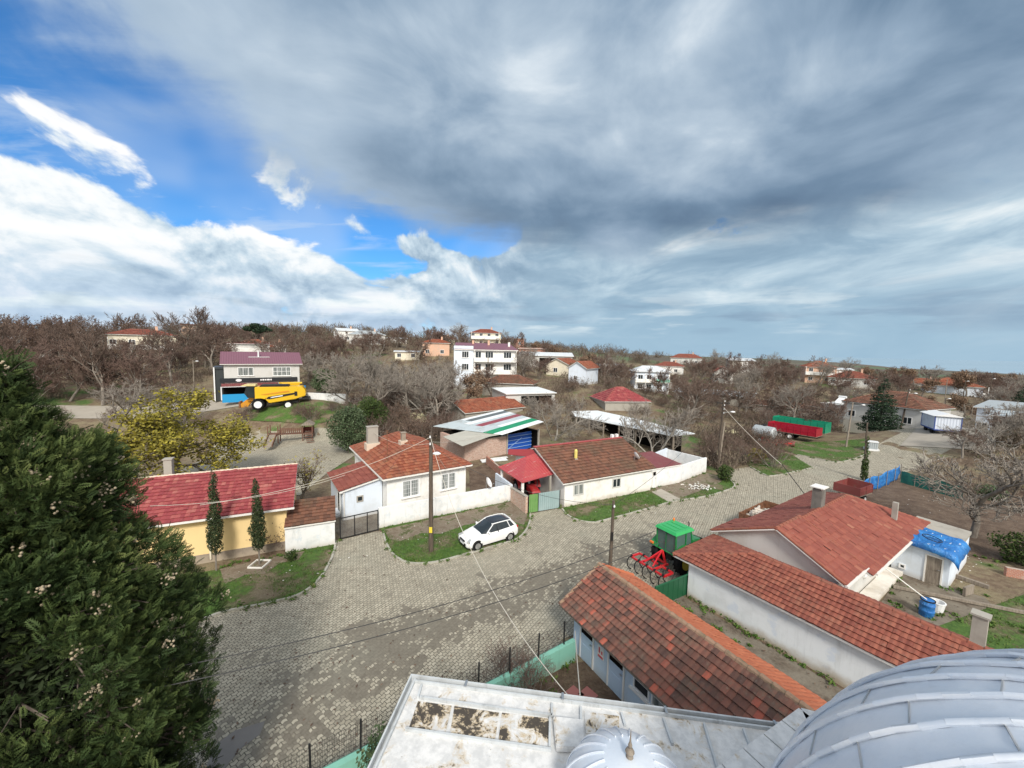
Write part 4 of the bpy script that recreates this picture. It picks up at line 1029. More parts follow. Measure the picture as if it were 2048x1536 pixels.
# green sheet gate across the alley
p0, p1 = at(1374, 1190), at(1300, 1222); p1 = p0 + (p1 - p0).normalized() * 2.6; d = p1 - p0
t = thing('green_gate', 'dark green sheet metal gate at the corner of the long pale store', 'gate', p0, math.atan2(d.y, d.x))
mb = MB(); ribbed(mb, 0, d.length, 0, .06, 1.25, .4, .012); mb.build('panel', material('dark_green_sheet', color=(0.012, 0.085, 0.038), rough=0.45), t)
mb = MB(); mb.bx(-.05, .04, -.04, .04, 0, 1.35); mb.bx(0, d.length, .02, .06, 1.2, 1.27); mb.build('frame', material('green_frame', color=(0.015, 0.11, 0.05), rough=0.5), t)

# house with red-brown metal tile roof
Ar, rzR, _ = frame((1690, 1171), (1742, 1126), 2.45)
H9 = House('brown_roofed_house', 'white gabled house with a red-brown roof and a broad concrete chimney beside the long store', 'house', (Ar.x, Ar.y, 0), rzR, 14.4, 6.5, 2.4)
mb = MB(); T_MET = dict(row=0.36, tw=0.30, amp=0.010, step=0.030, seg=4)
def sect(x0, x1, y0, y1, ym, ze, zr, hip, lift, sd):
    a, b, c, d_ = Vector((x0, y0, ze)), Vector((x1, y0, ze)), Vector((x1, y1, ze)), Vector((x0, y1, ze)); r0, r1 = Vector((x0, ym, zr)), Vector((x1 - hip, ym, zr))
    F = [[a, b, r1, r0], [c, d_, r0, r1]] + ([[b, c, r1]] if hip else [])
    for i, f in enumerate(F):
        tile_face(mb, f, m=0, seed=sd + i, **T_MET); mb.extr([p - Vector((0, 0, .104)) for p in f], (0, 0, .1), 1)
    ridge_caps(mb, r0, r1, 2, .1, .34)
    if hip: ridge_caps(mb, b, r1, 2, .09); ridge_caps(mb, c, r1, 2, .09)
sect(0, 3.0, 0, 6.5, 3.05, 2.45, 4.0, 0, 0, 1); sect(2.6, 14.4, -.32, 6.3, 2.95, 2.26, 3.92, 4.3, 0, 5)
for a, b in (((0.05, 0, 2.47), (0.05, 3.05, 4.03)), ((0.05, 6.5, 2.47), (0.05, 3.05, 4.03)), ((3.0, 0, 2.47), (3.0, 3.05, 4.03))): ridge_caps(mb, a, b, 2, .075, .45)
mb.build('roof', [M['t_maroon'], M['fascia'], M['ridge']], H9.t, smooth=40)
mb = MB(); mb.extr([(.35, .35, 0), (.35, .35, 2.45), (.35, 3.05, 3.84), (.35, 6.2, 2.45), (.35, 6.2, 0)], (2.4, 0, 0)); mb.bx(2.76, 10.2, .55, 6.0, 0, 2.3); mb.bx(10.2, 14.0, .55, 6.0, 0, 2.2); mb.build('wall', M['grey_pl'], H9.t)
gb = MB(); gb.bx(-.02, 3.02, -.13, -.01, 2.36, 2.46); gb.bx(3.1, 9.6, -.45, -.33, 2.17, 2.27); gb.tube((9.6, -.4, 2.2), (10.9, -1.6, 1.2), .045, .045, 8); gb.tube((4.4, -.4, 2.2), (5.6, -2.0, .75), .03, .03, 6); gb.tube((5.6, -2.0, .75), (5.6, -2.0, .1), .03, .03, 6); H9.part('gutter', gb, M['fascia'])
H9.chimney(5.9, 3.15, 3.5, 5.1, .62, .5, 'sooty', False)
mb = MB(); mb.box((5.9, 3.15, 5.2), (.85, .7, .06)); 
for sx in (-.3, .3):
    for sy in (-.22, .22): mb.tube((5.9 + sx, 3.15 + sy, 5.08), (5.9 + sx, 3.15 + sy, 5.2), .03, .03, 5)
H9.part('chimney_cap', mb, M['fascia'])
H9.chimney(11.2, .75, 2.6, 3.95, .26, .26, 'concrete', False)
H9.ov = (.35, .4, .55, .4)
H9.window('F', 5.2, .95, 1.1, 1.1, 2); H9.door('F', 7.4, .0, .95, 2.0, 'pvc')
mb = MB(); mb.bx(3.2, 9.6, -.2, .5, 0, .25); H9.part('terrace', mb, M['white'])
# store with the blue tarpaulin
P = lw(Ar, rzR, 9.75, -2.05)
H10 = House('flat_roofed_store', 'flat roofed whitewashed store beneath the blue tarpaulin', 'outbuilding', (P.x, P.y, 0), rzR, 5.8, 2.5, 2.05)
H10.roof('shed_back', 0.12, [M['concrete'], M['concrete']], ov=.06, wall=M['bluewash'], slab=.14)
H10.door('L', 1.45, 0, .75, 1.75, 'wood_old'); H10.window('L', .9 - .5, .35, .3, .3, 1, sill=False)
bm_t = MB(); nx, ny = 26, 14; rnd = random.Random(5); V = []
for j in range(ny + 1):
    for i in range(nx + 1):
        x, y = -.22 + 3.6 * i / nx, -.3 + 2.5 * j / ny
        z = 2.23 + .05 * math.sin(x * 5 + y * 2) + rnd.uniform(-.02, .025) + .05 * y
        if y < -.06: z -= .45 * min(1, (-.06 - y) / .2)
        if x < -.12: z -= .3
        if x > 3.2: z -= .1
        V.append((x, y, z))
bm_t.add(V, [(j * (nx + 1) + i, j * (nx + 1) + i + 1, (j + 1) * (nx + 1) + i + 1, (j + 1) * (nx + 1) + i) for j in range(ny) for i in range(nx)])
o = bm_t.build('tarpaulin', M['tarp_print'], smooth=70); o.location = H10.t.location; o.rotation_euler = H10.t.rotation_euler
md = o.modifiers.new('thickness', 'SOLIDIFY'); md.thickness = 0.01
tag(o, 'crumpled blue tarpaulin spread over the flat roofed store', 'tarpaulin')
# an old bicycle wheel lying on the tarpaulin
t = MB(); n = 24
for k in range(n):
    a, b = 2 * math.pi * k / n, 2 * math.pi * (k + 1) / n; t.tube((.42 * math.cos(a), .42 * math.sin(a), 0), (.42 * math.cos(b), .42 * math.sin(b), 0), .022, .022, 5)
for k in range(10): a = 2 * math.pi * k / 10; t.tube((0, 0, 0), (.4 * math.cos(a), .4 * math.sin(a), 0), .006, .006, 4)
o = t.build('cart_wheel', M['metal_dark']); p = lw(P, rzR, 1.0, 1.0, 2.45); o.location = p; o.rotation_euler = (R(8), R(6), 0); tag(o, 'black spoked wheel lying on the blue tarpaulin', 'wheel')

# ------------------------------------------------------------------ the mosque below the camera
def _galv(n, o, uv):
    a = n.noise(o, 1.1, 6, 0.65); b = n.noise(o, 7, 5, 0.7); f = n.noise(o, 38, 3, 0.7)
    c = n.mix(n.smooth(a, 0.35, 0.65), (0.63, 0.69, 0.77), (0.72, 0.76, 0.82))
    c = n.mix(n.mul(n.smooth(b, 0.5, 0.75), 0.30), c, (0.54, 0.58, 0.63))
    c = n.mix(n.mul(n.smooth(f, 0.45, 0.7), 0.12), c, (0.80, 0.82, 0.84))
    return dict(color=c, rough=n.lin(b, 0.3, 0.7, 0.36, 0.54), metal=0.25, normal=n.bump(n.add(b, n.mul(f, 0.2)), 0.14, 0.02))
M['dome'] = material('dull_zinc_sheet', _galv)
def _roofsheet(amt, lo):
    def fn(n, o, uv):
        a = n.noise(o, 0.9, 5, 0.6); b = n.noise(n.mapping(o, loc=(3, 1, 0)), 2.6, 8, 0.72, 0.6); s_ = n.noise(o, 14, 4, 0.75)
        c = n.mix(n.smooth(n.noise(o, 5, 5, 0.7), 0.35, 0.65), (0.53, 0.535, 0.535), (0.68, 0.68, 0.675))
        k = n.add(b, n.mul(n.sub(a, 0.5), 0.55))
        tan = n.smooth(k, lo, lo + 0.14); blk = n.smooth(n.add(k, n.mul(n.sub(s_, 0.5), 0.30)), lo + 0.09, lo + 0.17)
        c = n.mix(n.mul(tan, amt), c, (0.50, 0.40, 0.26)); c = n.mix(n.mul(blk, amt), c, (0.060, 0.048, 0.036))
        sp = n.smooth(n.add(s_, n.mul(n.sub(b, 0.5), 0.5)), 0.68, 0.74); c = n.mix(n.mul(sp, 0.8), c, (0.08, 0.065, 0.05))
        return dict(color=c, rough=0.55, normal=n.bump(n.noise(o, 3.5, 5, 0.6), 0.35, 0.03))
    return fn
M['mroof'] = material('stained_white_roof_sheet', _roofsheet(0.75, 0.545))
M['zinc'] = plaster('pale_zinc_trim', (0.50, 0.53, 0.55), dirt=(0.22, 0.22, 0.21), amount=0.6, wet=0, scale=2)
M['mpanel'] = material('mouldy_roof_sheet', _roofsheet(1.0, 0.375))
K = at(828, 1362, 5.5); rzK = R(-7.2)
mosque = thing('mosque', 'mosque with a stained white flat roof and zinc sheet domes in the foreground', 'mosque', (K.x, K.y, 0), rzK)
Kinv = (Matrix.Translation((K.x, K.y, 0)) @ Matrix.Rotation(rzK, 4, 'Z')).inverted()
def kl(px, py, z=5.5): return Kinv @ at(px, py, z)
mb = MB(); mb.bx(.25, 14.5, -12, -.25, 0, 5.38); mb.build('wall', M['white'], mosque)
mb = MB(); mb.bx(0, 15, -12.3, 0, 5.384, 5.48); mb.build('roof', M['mroof'], mosque)
mb = MB()
for a, b in (((-.10, -12.3), (-.10, .10)), ((-.10, .10), (15, .10))):
    dx_, dy_ = b[0] - a[0], b[1] - a[1]
    if dx_ == 0:
        mb.bx(-.12, -.085, -12.3, .12, 5.36, 5.56); mb.bx(-.085, .03, -12.3, .085, 5.37, 5.40); mb.bx(.0, .035, -12.3, .03, 5.40, 5.55)
    else:
        mb.bx(-.085, 15, .085, .12, 5.36, 5.56); mb.bx(.03, 15, -.03, .085, 5.37, 5.40); mb.bx(.035, 15, -.035, 0.0, 5.40, 5.55)
mb.build('gutter', M['zinc'], mosque)
mb = MB()
for k in range(5): x = 1.2 + 2.2 * k; mb.bx(x, x + .05, -.04, .13, 5.562, 5.58)
mb.build('gutter_bracket', M['steel'], mosque)
def seam(mb, a, b, w_=.045, h_=.065, z=5.48):
    a, b = kl(*a), kl(*b); d = (b - a); d.z = 0; L_ = d.length
    mb.box(((a.x + b.x) / 2, (a.y + b.y) / 2, z + h_ / 2), (L_, w_, h_), math.atan2(d.y, d.x))
mb = MB()
for a, b in (((840, 1396), (1104, 1433)), ((811, 1459), (1103, 1501)), ((1104, 1409), (1104, 1434)), ((1162, 1416), (1162, 1443)), ((1243, 1428), (1250, 1452)), ((1327, 1439), (1345, 1490)), ((1408, 1449), (1437, 1545)), ((1487, 1460), (1520, 1545)), ((1100, 1436), (1099, 1496)), ((843, 1372), (836, 1396))): seam(mb, a, b)
mb.build('seam', M['zinc'], mosque)
for q in (((836, 1402), (903, 1411), (891, 1464), (818, 1455)), ((909, 1412), (998, 1425), (990, 1479), (900, 1466)), ((1004, 1425), (1098, 1437), (1096, 1494), (997, 1480)), ((1168, 1422), (1238, 1432), (1238, 1470), (1172, 1466))):
    c_ = [kl(*p) for p in q]; mb = MB(); mb.extr([(p.x, p.y, 5.484) for p in c_], (0, 0, .014)); mb.build('stained_panel', M['mpanel'], mosque)
q = [kl(*p) for p in ((1106, 1440), (1166, 1446), (1170, 1506), (1112, 1504))]; mb = MB(); mb.extr([(p.x, p.y, 5.484) for p in q], (0, 0, .12)); mb.build('roof_hatch', M['mroof'], mosque, bevel=.02)
# main dome on an octagonal kerb
DC, DR = Vector((6.71, 1.70, 5.99)), 4.55
mb = MB(); pts8 = []
for k in range(8):
    t = R(117 + 22.5 + 45 * k); pts8.append((DC.x + 5.40 / math.cos(R(22.5)) * math.cos(t), DC.y + 5.40 / math.cos(R(22.5)) * math.sin(t)))
mb.prism(pts8, 5.4, 5.72); mb.move(Kinv); mb.build('drum_kerb', M['mroof'], mosque)
mb = MB()
for k in range(8):
    a, b = Vector((*pts8[k], 5.72)), Vector((*pts8[(k + 1) % 8], 5.72))
    d = b - a; n = 7
    for j in range(n):
        p = a + d * ((j + .5) / n); inn = (Vector((DC.x, DC.y, 5.72)) - (a + b) / 2).normalized()
        mb.box(p + inn * .28 + Vector((0, 0, .03)), (d.length / n - .03, .62, .05), math.atan2(d.y, d.x))
mb.move(Kinv); mb.build('coping', M['mroof'], mosque)
NG = 40
mb = MB(); vs = []; NP = 26
for i in range(NP + 1):
    ph = R(100) * i / NP + 0.0001
    for j in range(NG * 2):
        t = 2 * math.pi * (j + .5) / (NG * 2) + R(1.0)
        rr = DR * (1 - (0.004 if j % 2 else 0.0))
        vs.append((DC.x + rr * math.sin(ph) * math.cos(t), DC.y + rr * math.sin(ph) * math.sin(t), DC.z + rr * math.cos(ph)))
n2 = NG * 2
mb.add(vs, [(i * n2 + j, i * n2 + (j + 1) % n2, (i + 1) * n2 + (j + 1) % n2, (i + 1) * n2 + j) for i in range(NP) for j in range(n2)])
mb.move(Kinv); mb.build('dome', M['dome'], mosque, smooth=60)
mb = MB(); rnd = random.Random(3)
for k in range(NG):
    t = 2 * math.pi * k / NG + R(4.0); pts = []
    for i in range(31):
        ph = R(6 + 92 * i / 30); rr = DR + .022 + rnd.uniform(-.006, .006); tt = t + rnd.uniform(-.0012, .0012)
        pts.append(Vector((DC.x + rr * math.sin(ph) * math.cos(tt), DC.y + rr * math.sin(ph) * math.sin(tt), DC.z + rr * math.cos(ph))))
    mb.path(pts, .034, 6)
mb.move(Kinv); mb.build('dome_rib', M['dome'], mosque, smooth=60)
mb = MB()
for k in range(NG):
    t0, t1 = 2 * math.pi * k / NG + R(4.0), 2 * math.pi * (k + 1) / NG + R(4.0)
    for zz in ((.82, .62, .36) if k % 2 else (.72, .50, .22)):
        zz += rnd.uniform(-.012, .012); r_ = math.sqrt(1 - zz * zz) * (DR + .006)
        mb.tube((DC.x + r_ * math.cos(t0), DC.y + r_ * math.sin(t0), DC.z + zz * DR), (DC.x + r_ * math.cos(t1), DC.y + r_ * math.sin(t1), DC.z + zz * DR), .009, .009, 4)
mb.move(Kinv); mb.build('dome_seam', M['steel'], mosque)
# small dome with a finial
SC, SR = Vector((2.02, 5.66, 5.62)), 1.10
mb = MB(); n = 40; prof = [(SR * math.sin(R(a)), SR * 1.0 * math.cos(R(a))) for a in range(100, 21, -6)]
mb.lathe(prof + [(.40, SR * .93), (.15, SR * .985), (.001, SR * 1.0)], n, SC); mb.move(Kinv); sdome = mb.build('small_dome', M['dome'], mosque, smooth=60)
mb = MB()
for k in range(20):
    t = 2 * math.pi * k / 20
    mb.path([Vector((SC.x + (SR + .012) * math.sin(R(a)) * math.cos(t), SC.y + (SR + .012) * math.sin(R(a)) * math.sin(t), SC.z + (SR + .012) * math.cos(R(a)))) for a in range(21, 100, 6)], .016, 5)
mb.move(Kinv); mb.build('rib', M['dome'], sdome)
mb = MB(); mb.lathe([(.06, SR), (.05, SR + .05), (.075, SR + .09), (.055, SR + .13), (.02, SR + .15), (.035, SR + .20), (.016, SR + .26), (.004, SR + .48)], 12, SC); mb.move(Kinv); mb.build('finial', M['wood_old'], sdome)

# teal wall with a mesh fence on top
wa, wb_ = Vector((-14, 4.55, 0)), Vector((2.84, 15.6, 0)); d = wb_ - wa
tw_, Lw_ = wall_thing('teal_wall', 'low teal painted wall under the mesh fence around the mosque yard', 'wall', wa + Vector((.12, -.18, 0)), wb_ + Vector((.12, -.18, 0)), .9, .9, .22, M['tealwall'])
fence = thing('mesh_fence', 'black post and wire mesh fence standing on the teal wall', 'fence', wa, math.atan2(d.y, d.x))
rnd = random.Random(8)
for k in range(15):
    x = Lw_ - .55 - k * 1.36; 
    mb = MB(); mb.tube((x, -.08, .9), (x + rnd.uniform(-.02, .02), -.08, 1.93), .032, .032, 8); mb.build('post', M['metal_dark'], fence)
mb = MB(); k = .05
while k < Lw_: mb.bx(k, k + .005, -.063, -.058, .95, 1.83); k += .065
for i in range(8): mb.bx(0, Lw_, -.064, -.059, .95 + i * .125, .955 + i * .125)
mb.build('wire_mesh', M['metal_dark'], fence)
for q in ((1148, 1391), (1176, 1393)):
    p = at(*q); mb = MB(); mb.box((0, 0, .03), (.55, .55, .06), R(40)); o = mb.build('paving_slab', plaster('red_paving', (0.33, 0.13, 0.12), amount=.4, wet=0)); o.location = p + Vector((0, 0, .02)); tag(o, 'square red slab in the mosque yard, %s the toilet block' % ('farther from' if q[0] < 1160 else 'nearer'), 'paving slab')

# ------------------------------------------------------------------ vehicles
M['car_white'] = paint('white_car_paint', (0.80, 0.81, 0.82), 0.18, 0.6, amt=.06)
M['car_black'] = material('black_roof_panel', color=(0.022, 0.025, 0.03), rough=0.16, coat=.4)
M['car_grey'] = paint('silver_car_paint', (0.46, 0.48, 0.49), 0.25, 0.5, amt=.1)
M['lamp_glass'] = material('lamp_glass', color=(0.35, 0.37, 0.38), rough=0.1)
M['red_lens'] = material('red_lens', color=(0.42, 0.02, 0.02), rough=0.2)
M['orange_lens'] = material('orange_lens', color=(0.75, 0.20, 0.04), rough=0.3)
M['alloy'] = material('alloy_rim', color=(0.42, 0.42, 0.43), rough=0.35, metal=.6)
def loft(mb, secs, m=0, close=False):
    n = len(secs[0]); b = len(mb.v); vs = [p for s_ in secs for p in s_]
    fs = []
    for i in range(len(secs) - 1):
        for j in range(n - (0 if close else 1)):
            fs.append((i * n + j, i * n + (j + 1) % n, (i + 1) * n + (j + 1) % n, (i + 1) * n + j))
    fs += [tuple(range(n))[::-1], tuple(range((len(secs) - 1) * n, len(secs) * n))]
    mb.add(vs, fs, m)
def wheel(parent, x, y, r, w_, side, rim=.62, rim_mat='alloy', spokes=5, name='wheel', lugs=0):
    mb = MB(); h = w_ / 2
    mb.lathe([(r * .55, -h), (r * .9, -h), (r, -h * .6), (r, h * .6), (r * .9, h), (r * .55, h)], 26, (x, y, r), 0, 'Y')
    if lugs:
        for k in range(lugs):
            a = 2 * math.pi * k / lugs
            for sg in (-1, 1):
                mb.box((x + r * 1.0 * math.cos(a + sg * .08), y + sg * h * .42, r + r * 1.0 * math.sin(a + sg * .08)), (r * .09, h * .85, r * .06), sg * .5 * (1 if math.sin(a) > 0 else 1), 0, 0, math.pi / 2 - a)
    o = mb.build(name, M['tyre'], parent, smooth=40)
    mb = MB(); yo = y + side * (h + .004)
    mb.lathe([(.001, 0), (r * .16, .0), (r * .18, .003 * side), (r * (rim - .12), .003 * side), (r * (rim - .06), .008 * side), (r * rim, .012 * side), (r * rim, -.06 * side)], 22, (x, yo, r), 0, 'Y')
    for k in range(spokes):
        a = 2 * math.pi * k / spokes; mb.box((x + r * rim * .5 * math.cos(a), yo + side * .006, r + r * rim * .5 * math.sin(a)), (r * rim * .86, .03, r * .13), 0, 0, 0, -a)
    mb.build('rim', M[rim_mat], o, smooth=40)
    return o
def car(label, loc, rz, body='car_white', roof='car_black', suv=0.0, plate=True):
    t = thing('parked_car', label, 'car', loc, rz)
    H = suv
    st = [(0.0, .50, .60, .30), (.06, .62, .70, .24), (.25, .72, .80, .20), (.55, .80, .835, .19), (1.0, .91 + H * .4, .855, .19), (1.25, .96 + H * .5, .865, .19), (2.0, .98 + H * .5, .868, .19), (2.9, 1.02 + H * .5, .868, .19), (3.5, 1.05 + H * .5, .85, .20), (3.82, 1.02 + H * .5, .80, .24), (3.97, .90, .74, .30), (4.02, .62, .68, .36)]
    secs = []
    for x, zb, w_, zl in st:
        h = zb - zl
        half = [(w_ * .80, zl), (w_ * .96, zl + .10 * h), (w_, zl + .38 * h), (w_ * .995, zl + .62 * h), (w_ * .965, zl + .86 * h), (w_ * .88, zl + .97 * h), (w_ * .5, zl + 1.015 * h)]
        secs.append([(x, -a, b) for a, b in half] + [(x, a, b) for a, b in reversed(half)])
    mb = MB(); loft(mb, secs, 0, True); mb.build('body', M[body], t, smooth=38)
    zr = 1.44 + H; zb = .97 + H * .5
    base = [(1.12, .62, zb - .03), (1.42, .775, zb), (2.3, .80, zb + .01), (3.25, .79, zb + .05), (3.72, .70, zb + .06), (3.86, .50, zb + .05)]
    top = [(1.95, .47, zr - .05), (2.05, .555, zr - .02), (2.5, .585, zr), (3.1, .575, zr - .01), (3.42, .53, zr - .05), (3.50, .40, zr - .07)]
    mb = MB(); n = len(base)
    ring = lambda L_: [(x, -y, z) for x, y, z in L_] + [(x, y, z) for x, y, z in reversed(L_)]
    loft(mb, [ring(base), ring([(a[0] * .5 + b[0] * .5, a[1] * .48 + b[1] * .52 + .012, a[2] * .5 + b[2] * .5) for a, b in zip(base, top)]), ring(top)], 0, True)
    mb.build('windows', M['glass'], t, smooth=30)
    mb = MB(); r0 = ring(top); r1 = [(x + (.05 if x < 2.6 else -.05), y * .8, z + .035) for x, y, z in r0]
    loft(mb, [r0, r1, [(2.7 + (x - 2.7) * .5, y * .4, zr + .05) for x, y, z in r0]], 0, True); mb.build('roof', M[roof], t, smooth=50)
    mb = MB()
    for s_ in (-1, 1):
        q = lambda p, e=0.012: Vector((p[0], s_ * (p[1] + e), p[2]))
        mb.tube(q(base[1]), q(top[1]), .035, .03, 6)
        for a, b in zip(top[1:5], top[2:6]): mb.tube(q(a), q(b), .035, .035, 6)
        mb.tube(q(base[4]), q(top[4]), .075, .06, 6); mb.tube(q(base[3]), q(top[3]), .03, .03, 6)
        mb.tube(q(top[0], 0), q(top[1]), .03, .03, 6)
    mb.tube((3.5, -.42, zr - .04), (3.5, .42, zr - .04), .05, .05, 6); mb.build('pillars', M[body], t)
    mb = MB()
    for s_ in (-1, 1): mb.box((2.28, s_ * .785, 1.12 + H * .7), (.06, .03, .42), 0, 0, -s_ * -.52)
    mb.build('door_pillar', M['car_black'], t)
    for x in (.72, 3.25):
        for s_ in (-1, 1):
            mb = MB(); mb.lathe([(.001, -.10), (.372, -.10), (.372, .050), (.001, .050)] if s_ > 0 else [(.001, -.050), (.372, -.050), (.372, .10), (.001, .10)], 24, (x, s_ * .80, .33), 0, 'Y'); mb.build('wheel_arch', M['metal_dark'], t)
            wheel(t, x, s_ * .765, .315, .2, s_)
    mb = MB(); mb.box((.015, 0, .38), (.06, 1.02, .18)); mb.box((.0, 0, .60), (.08, .62, .07)); mb.build('grille', M['metal_dark'], t)
    for s_ in (-1, 1):
        mb = MB(); mb.box((.22, s_ * .62, .665), (.36, .22, .10), -s_ * .55, 0, 0, -.25); mb.build('headlight', M['lamp_glass'], t, bevel=.02)
        mb = MB(); mb.box((1.55, s_ * .90, 1.03 + H * .5), (.12, .17, .11), 0); mb.tube((1.55, s_ * .8, .99 + H * .5), (1.55, s_ * .88, 1.02 + H * .5), .02, .02, 5); mb.build('mirror', M[body], t, bevel=.02)
        mb = MB(); mb.box((3.88, s_ * .68, .87 + H * .3), (.18, .16, .16), s_ * .3); mb.build('tail_light', M['red_lens'], t, bevel=.02)
        mb = MB(); mb.box((.06, s_ * .58, .37), (.06, .14, .07), -s_ * .4); mb.build('fog_light', M['lamp_glass'], t)
    if plate:
        mb = MB(); mb.box((-.03, 0, .43), (.02, .5, .11)); mb.build('number_plate', M['pvc'], t)
    mb = MB()
    for s_ in (-1, 1):
        for x in (1.95, 2.85): mb.box((x, s_ * .868, .86 + H * .4), (.16, .025, .025))
    mb.build('door_handle', M[body], t)
    return t
_a, _b = at(955, 1103), at(1021, 1083); _rz = math.atan2(_b.y - _a.y, _b.x - _a.x)
_c = (_a + _b) / 2; _o = _c - Vector((math.cos(_rz) * 1.985 + math.sin(_rz) * .86, math.sin(_rz) * 1.985 - math.cos(_rz) * .86, 0))
car('white hatchback with a black roof parked on the grass corner beside the tall wooden pole', (_o.x, _o.y, .03), _rz)
p = gd(1860, 853, 61); car('silver car with dark windows parked at the end of the side street', (p.x + 1.2, p.y - .3, p.z + .08), R(50), 'car_grey', 'car_grey', .12)

# tractors: x forward, origin on the ground under the rear axle
def tractor(label, loc, rz, col, roofcol, cab=True):
    t = thing('tractor', label, 'tractor', loc, rz)
    for s_ in (-1, 1):
        wheel(t, 0, s_ * .82, .76, .44, s_, .6, 'rimc' + ('' if cab else '2'), 0, lugs=18); wheel(t, 2.25, s_ * .72, .50, .30, s_, .6, 'rimc' + ('' if cab else '2'), 0, lugs=16)
    mb = MB(); mb.bx(-.35, 2.5, -.2, .2, .55, .95); mb.tube((0, -.8, .76), (0, .8, .76), .12, .12, 8); mb.tube((2.25, -.7, .5), (2.25, .7, .5), .08, .08, 8); mb.bx(2.3, 2.65, -.3, .3, .5, .8); mb.build('chassis', M['metal_dark'], t)
    mb = MB(); mb.xz([(1.0, .95), (1.0, 1.52), (1.9, 1.48), (2.55, 1.36), (2.66, 1.2), (2.66, .85), (1.6, .85)], -.36, .36); mb.build('bonnet', M[col], t, bevel=.05)
    mb = MB(); mb.bx(2.665, 2.69, -.28, .28, .9, 1.26); mb.build('grille', M['metal_dark'], t)
    for s_ in (-1, 1):
        mb = MB(); n = 9
        for k in range(n):
            a0, a1 = R(150 - 130 * k / n), R(150 - 130 * (k + 1) / n); r_ = .90
            mb.hexa([(r_ * math.cos(a), y, .76 + r2 * math.sin(a)) for r2, a, y in ((r_, a0, s_ * .52), (r_, a1, s_ * .52), (r_, a1, s_ * 1.06), (r_, a0, s_ * 1.06))] + [(r2 * math.cos(a), y, .76 + r2 * math.sin(a)) for r2, a, y in ((.94, a0, s_ * .52), (.94, a1, s_ * .52), (.94, a1, s_ * 1.06), (.94, a0, s_ * 1.06))])
        mb.build('mudguard', M[col], t)
        mb = MB(); mb.box((-.82, s_ * .92, 1.38), (.12, .26, .13)); mb.build('rear_light', M['orange_lens'], t, bevel=.02)
    mb = MB(); mb.tube((1.9, .30, 1.45), (1.9, .30, 2.25), .035, .035, 8); mb.tube((1.9, .30, 2.25), (1.86, .30, 2.38), .035, .03, 8); mb.build('exhaust', M['metal_dark'], t)
    if cab:
        c = [(-.62, .66, 1.15), (1.0, .62, 1.0), (1.0, -.62, 1.0), (-.62, -.66, 1.15)]; tp = [(-.68, .68, 2.46), (.72, .66, 2.46), (.72, -.66, 2.46), (-.68, -.68, 2.46)]
        mb = MB(); mb.hexa([*c[::-1], *tp[::-1]]); mb.build('cab_glass', material('tinted_cab_glass', color=(0.09, 0.15, 0.135), rough=.06), t)
        mb = MB()
        for a, b in zip(c, tp): mb.tube(Vector(a) * 1.01, Vector(b) * 1.005, .05, .05, 6)
        for s_ in (-1, 1): mb.tube((.28, s_ * .66, 1.05), (.22, s_ * .70, 2.46), .04, .04, 6)
        mb.tube((-.64, -.67, 1.16), (-.64, .67, 1.16), .05, .05, 6); mb.tube((-.68, 0, 1.2), (-.7, 0, 2.4), .02, .02, 5); mb.build('cab_frame', M[col], t)
        mb = MB(); mb.taper(-.80, .92, -.78, .78, 2.44, 2.60, .88); 
        for k in range(3): mb.bx(-.5 + k * .42, -.22 + k * .42, -.5, .5, 2.60, 2.622)
        mb.build('cab_roof', M[roofcol], t, bevel=.03)
        mb = MB(); mb.lathe([(.06, 2.6), (.07, 2.68), (.05, 2.76), (.001, 2.79)], 10, (.7, .55, 0)); mb.build('beacon', M['orange_lens'], t)
        for s_ in (-1, 1):
            mb = MB(); mb.tube((1.0, s_ * .62, 2.1), (1.1, s_ * 1.12, 2.1), .018, .018, 5); mb.box((1.1, s_ * 1.15, 1.95), (.05, .18, .32)); mb.build('mirror', M['metal_dark'], t)
    else:
        mb = MB(); mb.bx(-.45, .05, -.25, .25, 1.0, 1.1); mb.bx(-.5, -.4, -.25, .25, 1.1, 1.5); mb.build('seat', M['metal_dark'], t)
        mb = MB()
        for x in (-.6, .7):
            for s_ in (-1, 1): mb.tube((x, s_ * .6, 1.0), (x, s_ * .6, 2.1), .03, .03, 6)
        mb.build('canopy_frame', M[col], t)
        mb = MB(); mb.taper(-.8, .9, -.72, .72, 2.1, 2.18, .9); mb.build('canopy', M[roofcol], t)
    return t
M['tr_green'] = paint('green_tractor_paint', (0.012, 0.19, 0.045), .3, .3); M['tr_red'] = paint('red_tractor_paint', (0.33, 0.018, 0.022), .3, .3, amt=.4)
M['rimc'] = material('yellow_rim', color=(0.55, 0.42, 0.05), rough=.5); M['rimc2'] = M['white_metal']
M['tr_roof'] = paint('green_cab_roof', (0.030, 0.36, 0.10), .3, .2, amt=.1)
tractor('green tractor with a glazed cab and green roof standing in the street', (10.15, 22.85, 0.03), R(30), 'tr_green', 'tr_roof')
p = lw(Al, rzL, -1.2, 4.0); tractor('red tractor under the red carport roof', (p.x, p.y, 0.0), rzL + R(-100), 'tr_red', 'tr_red', False)
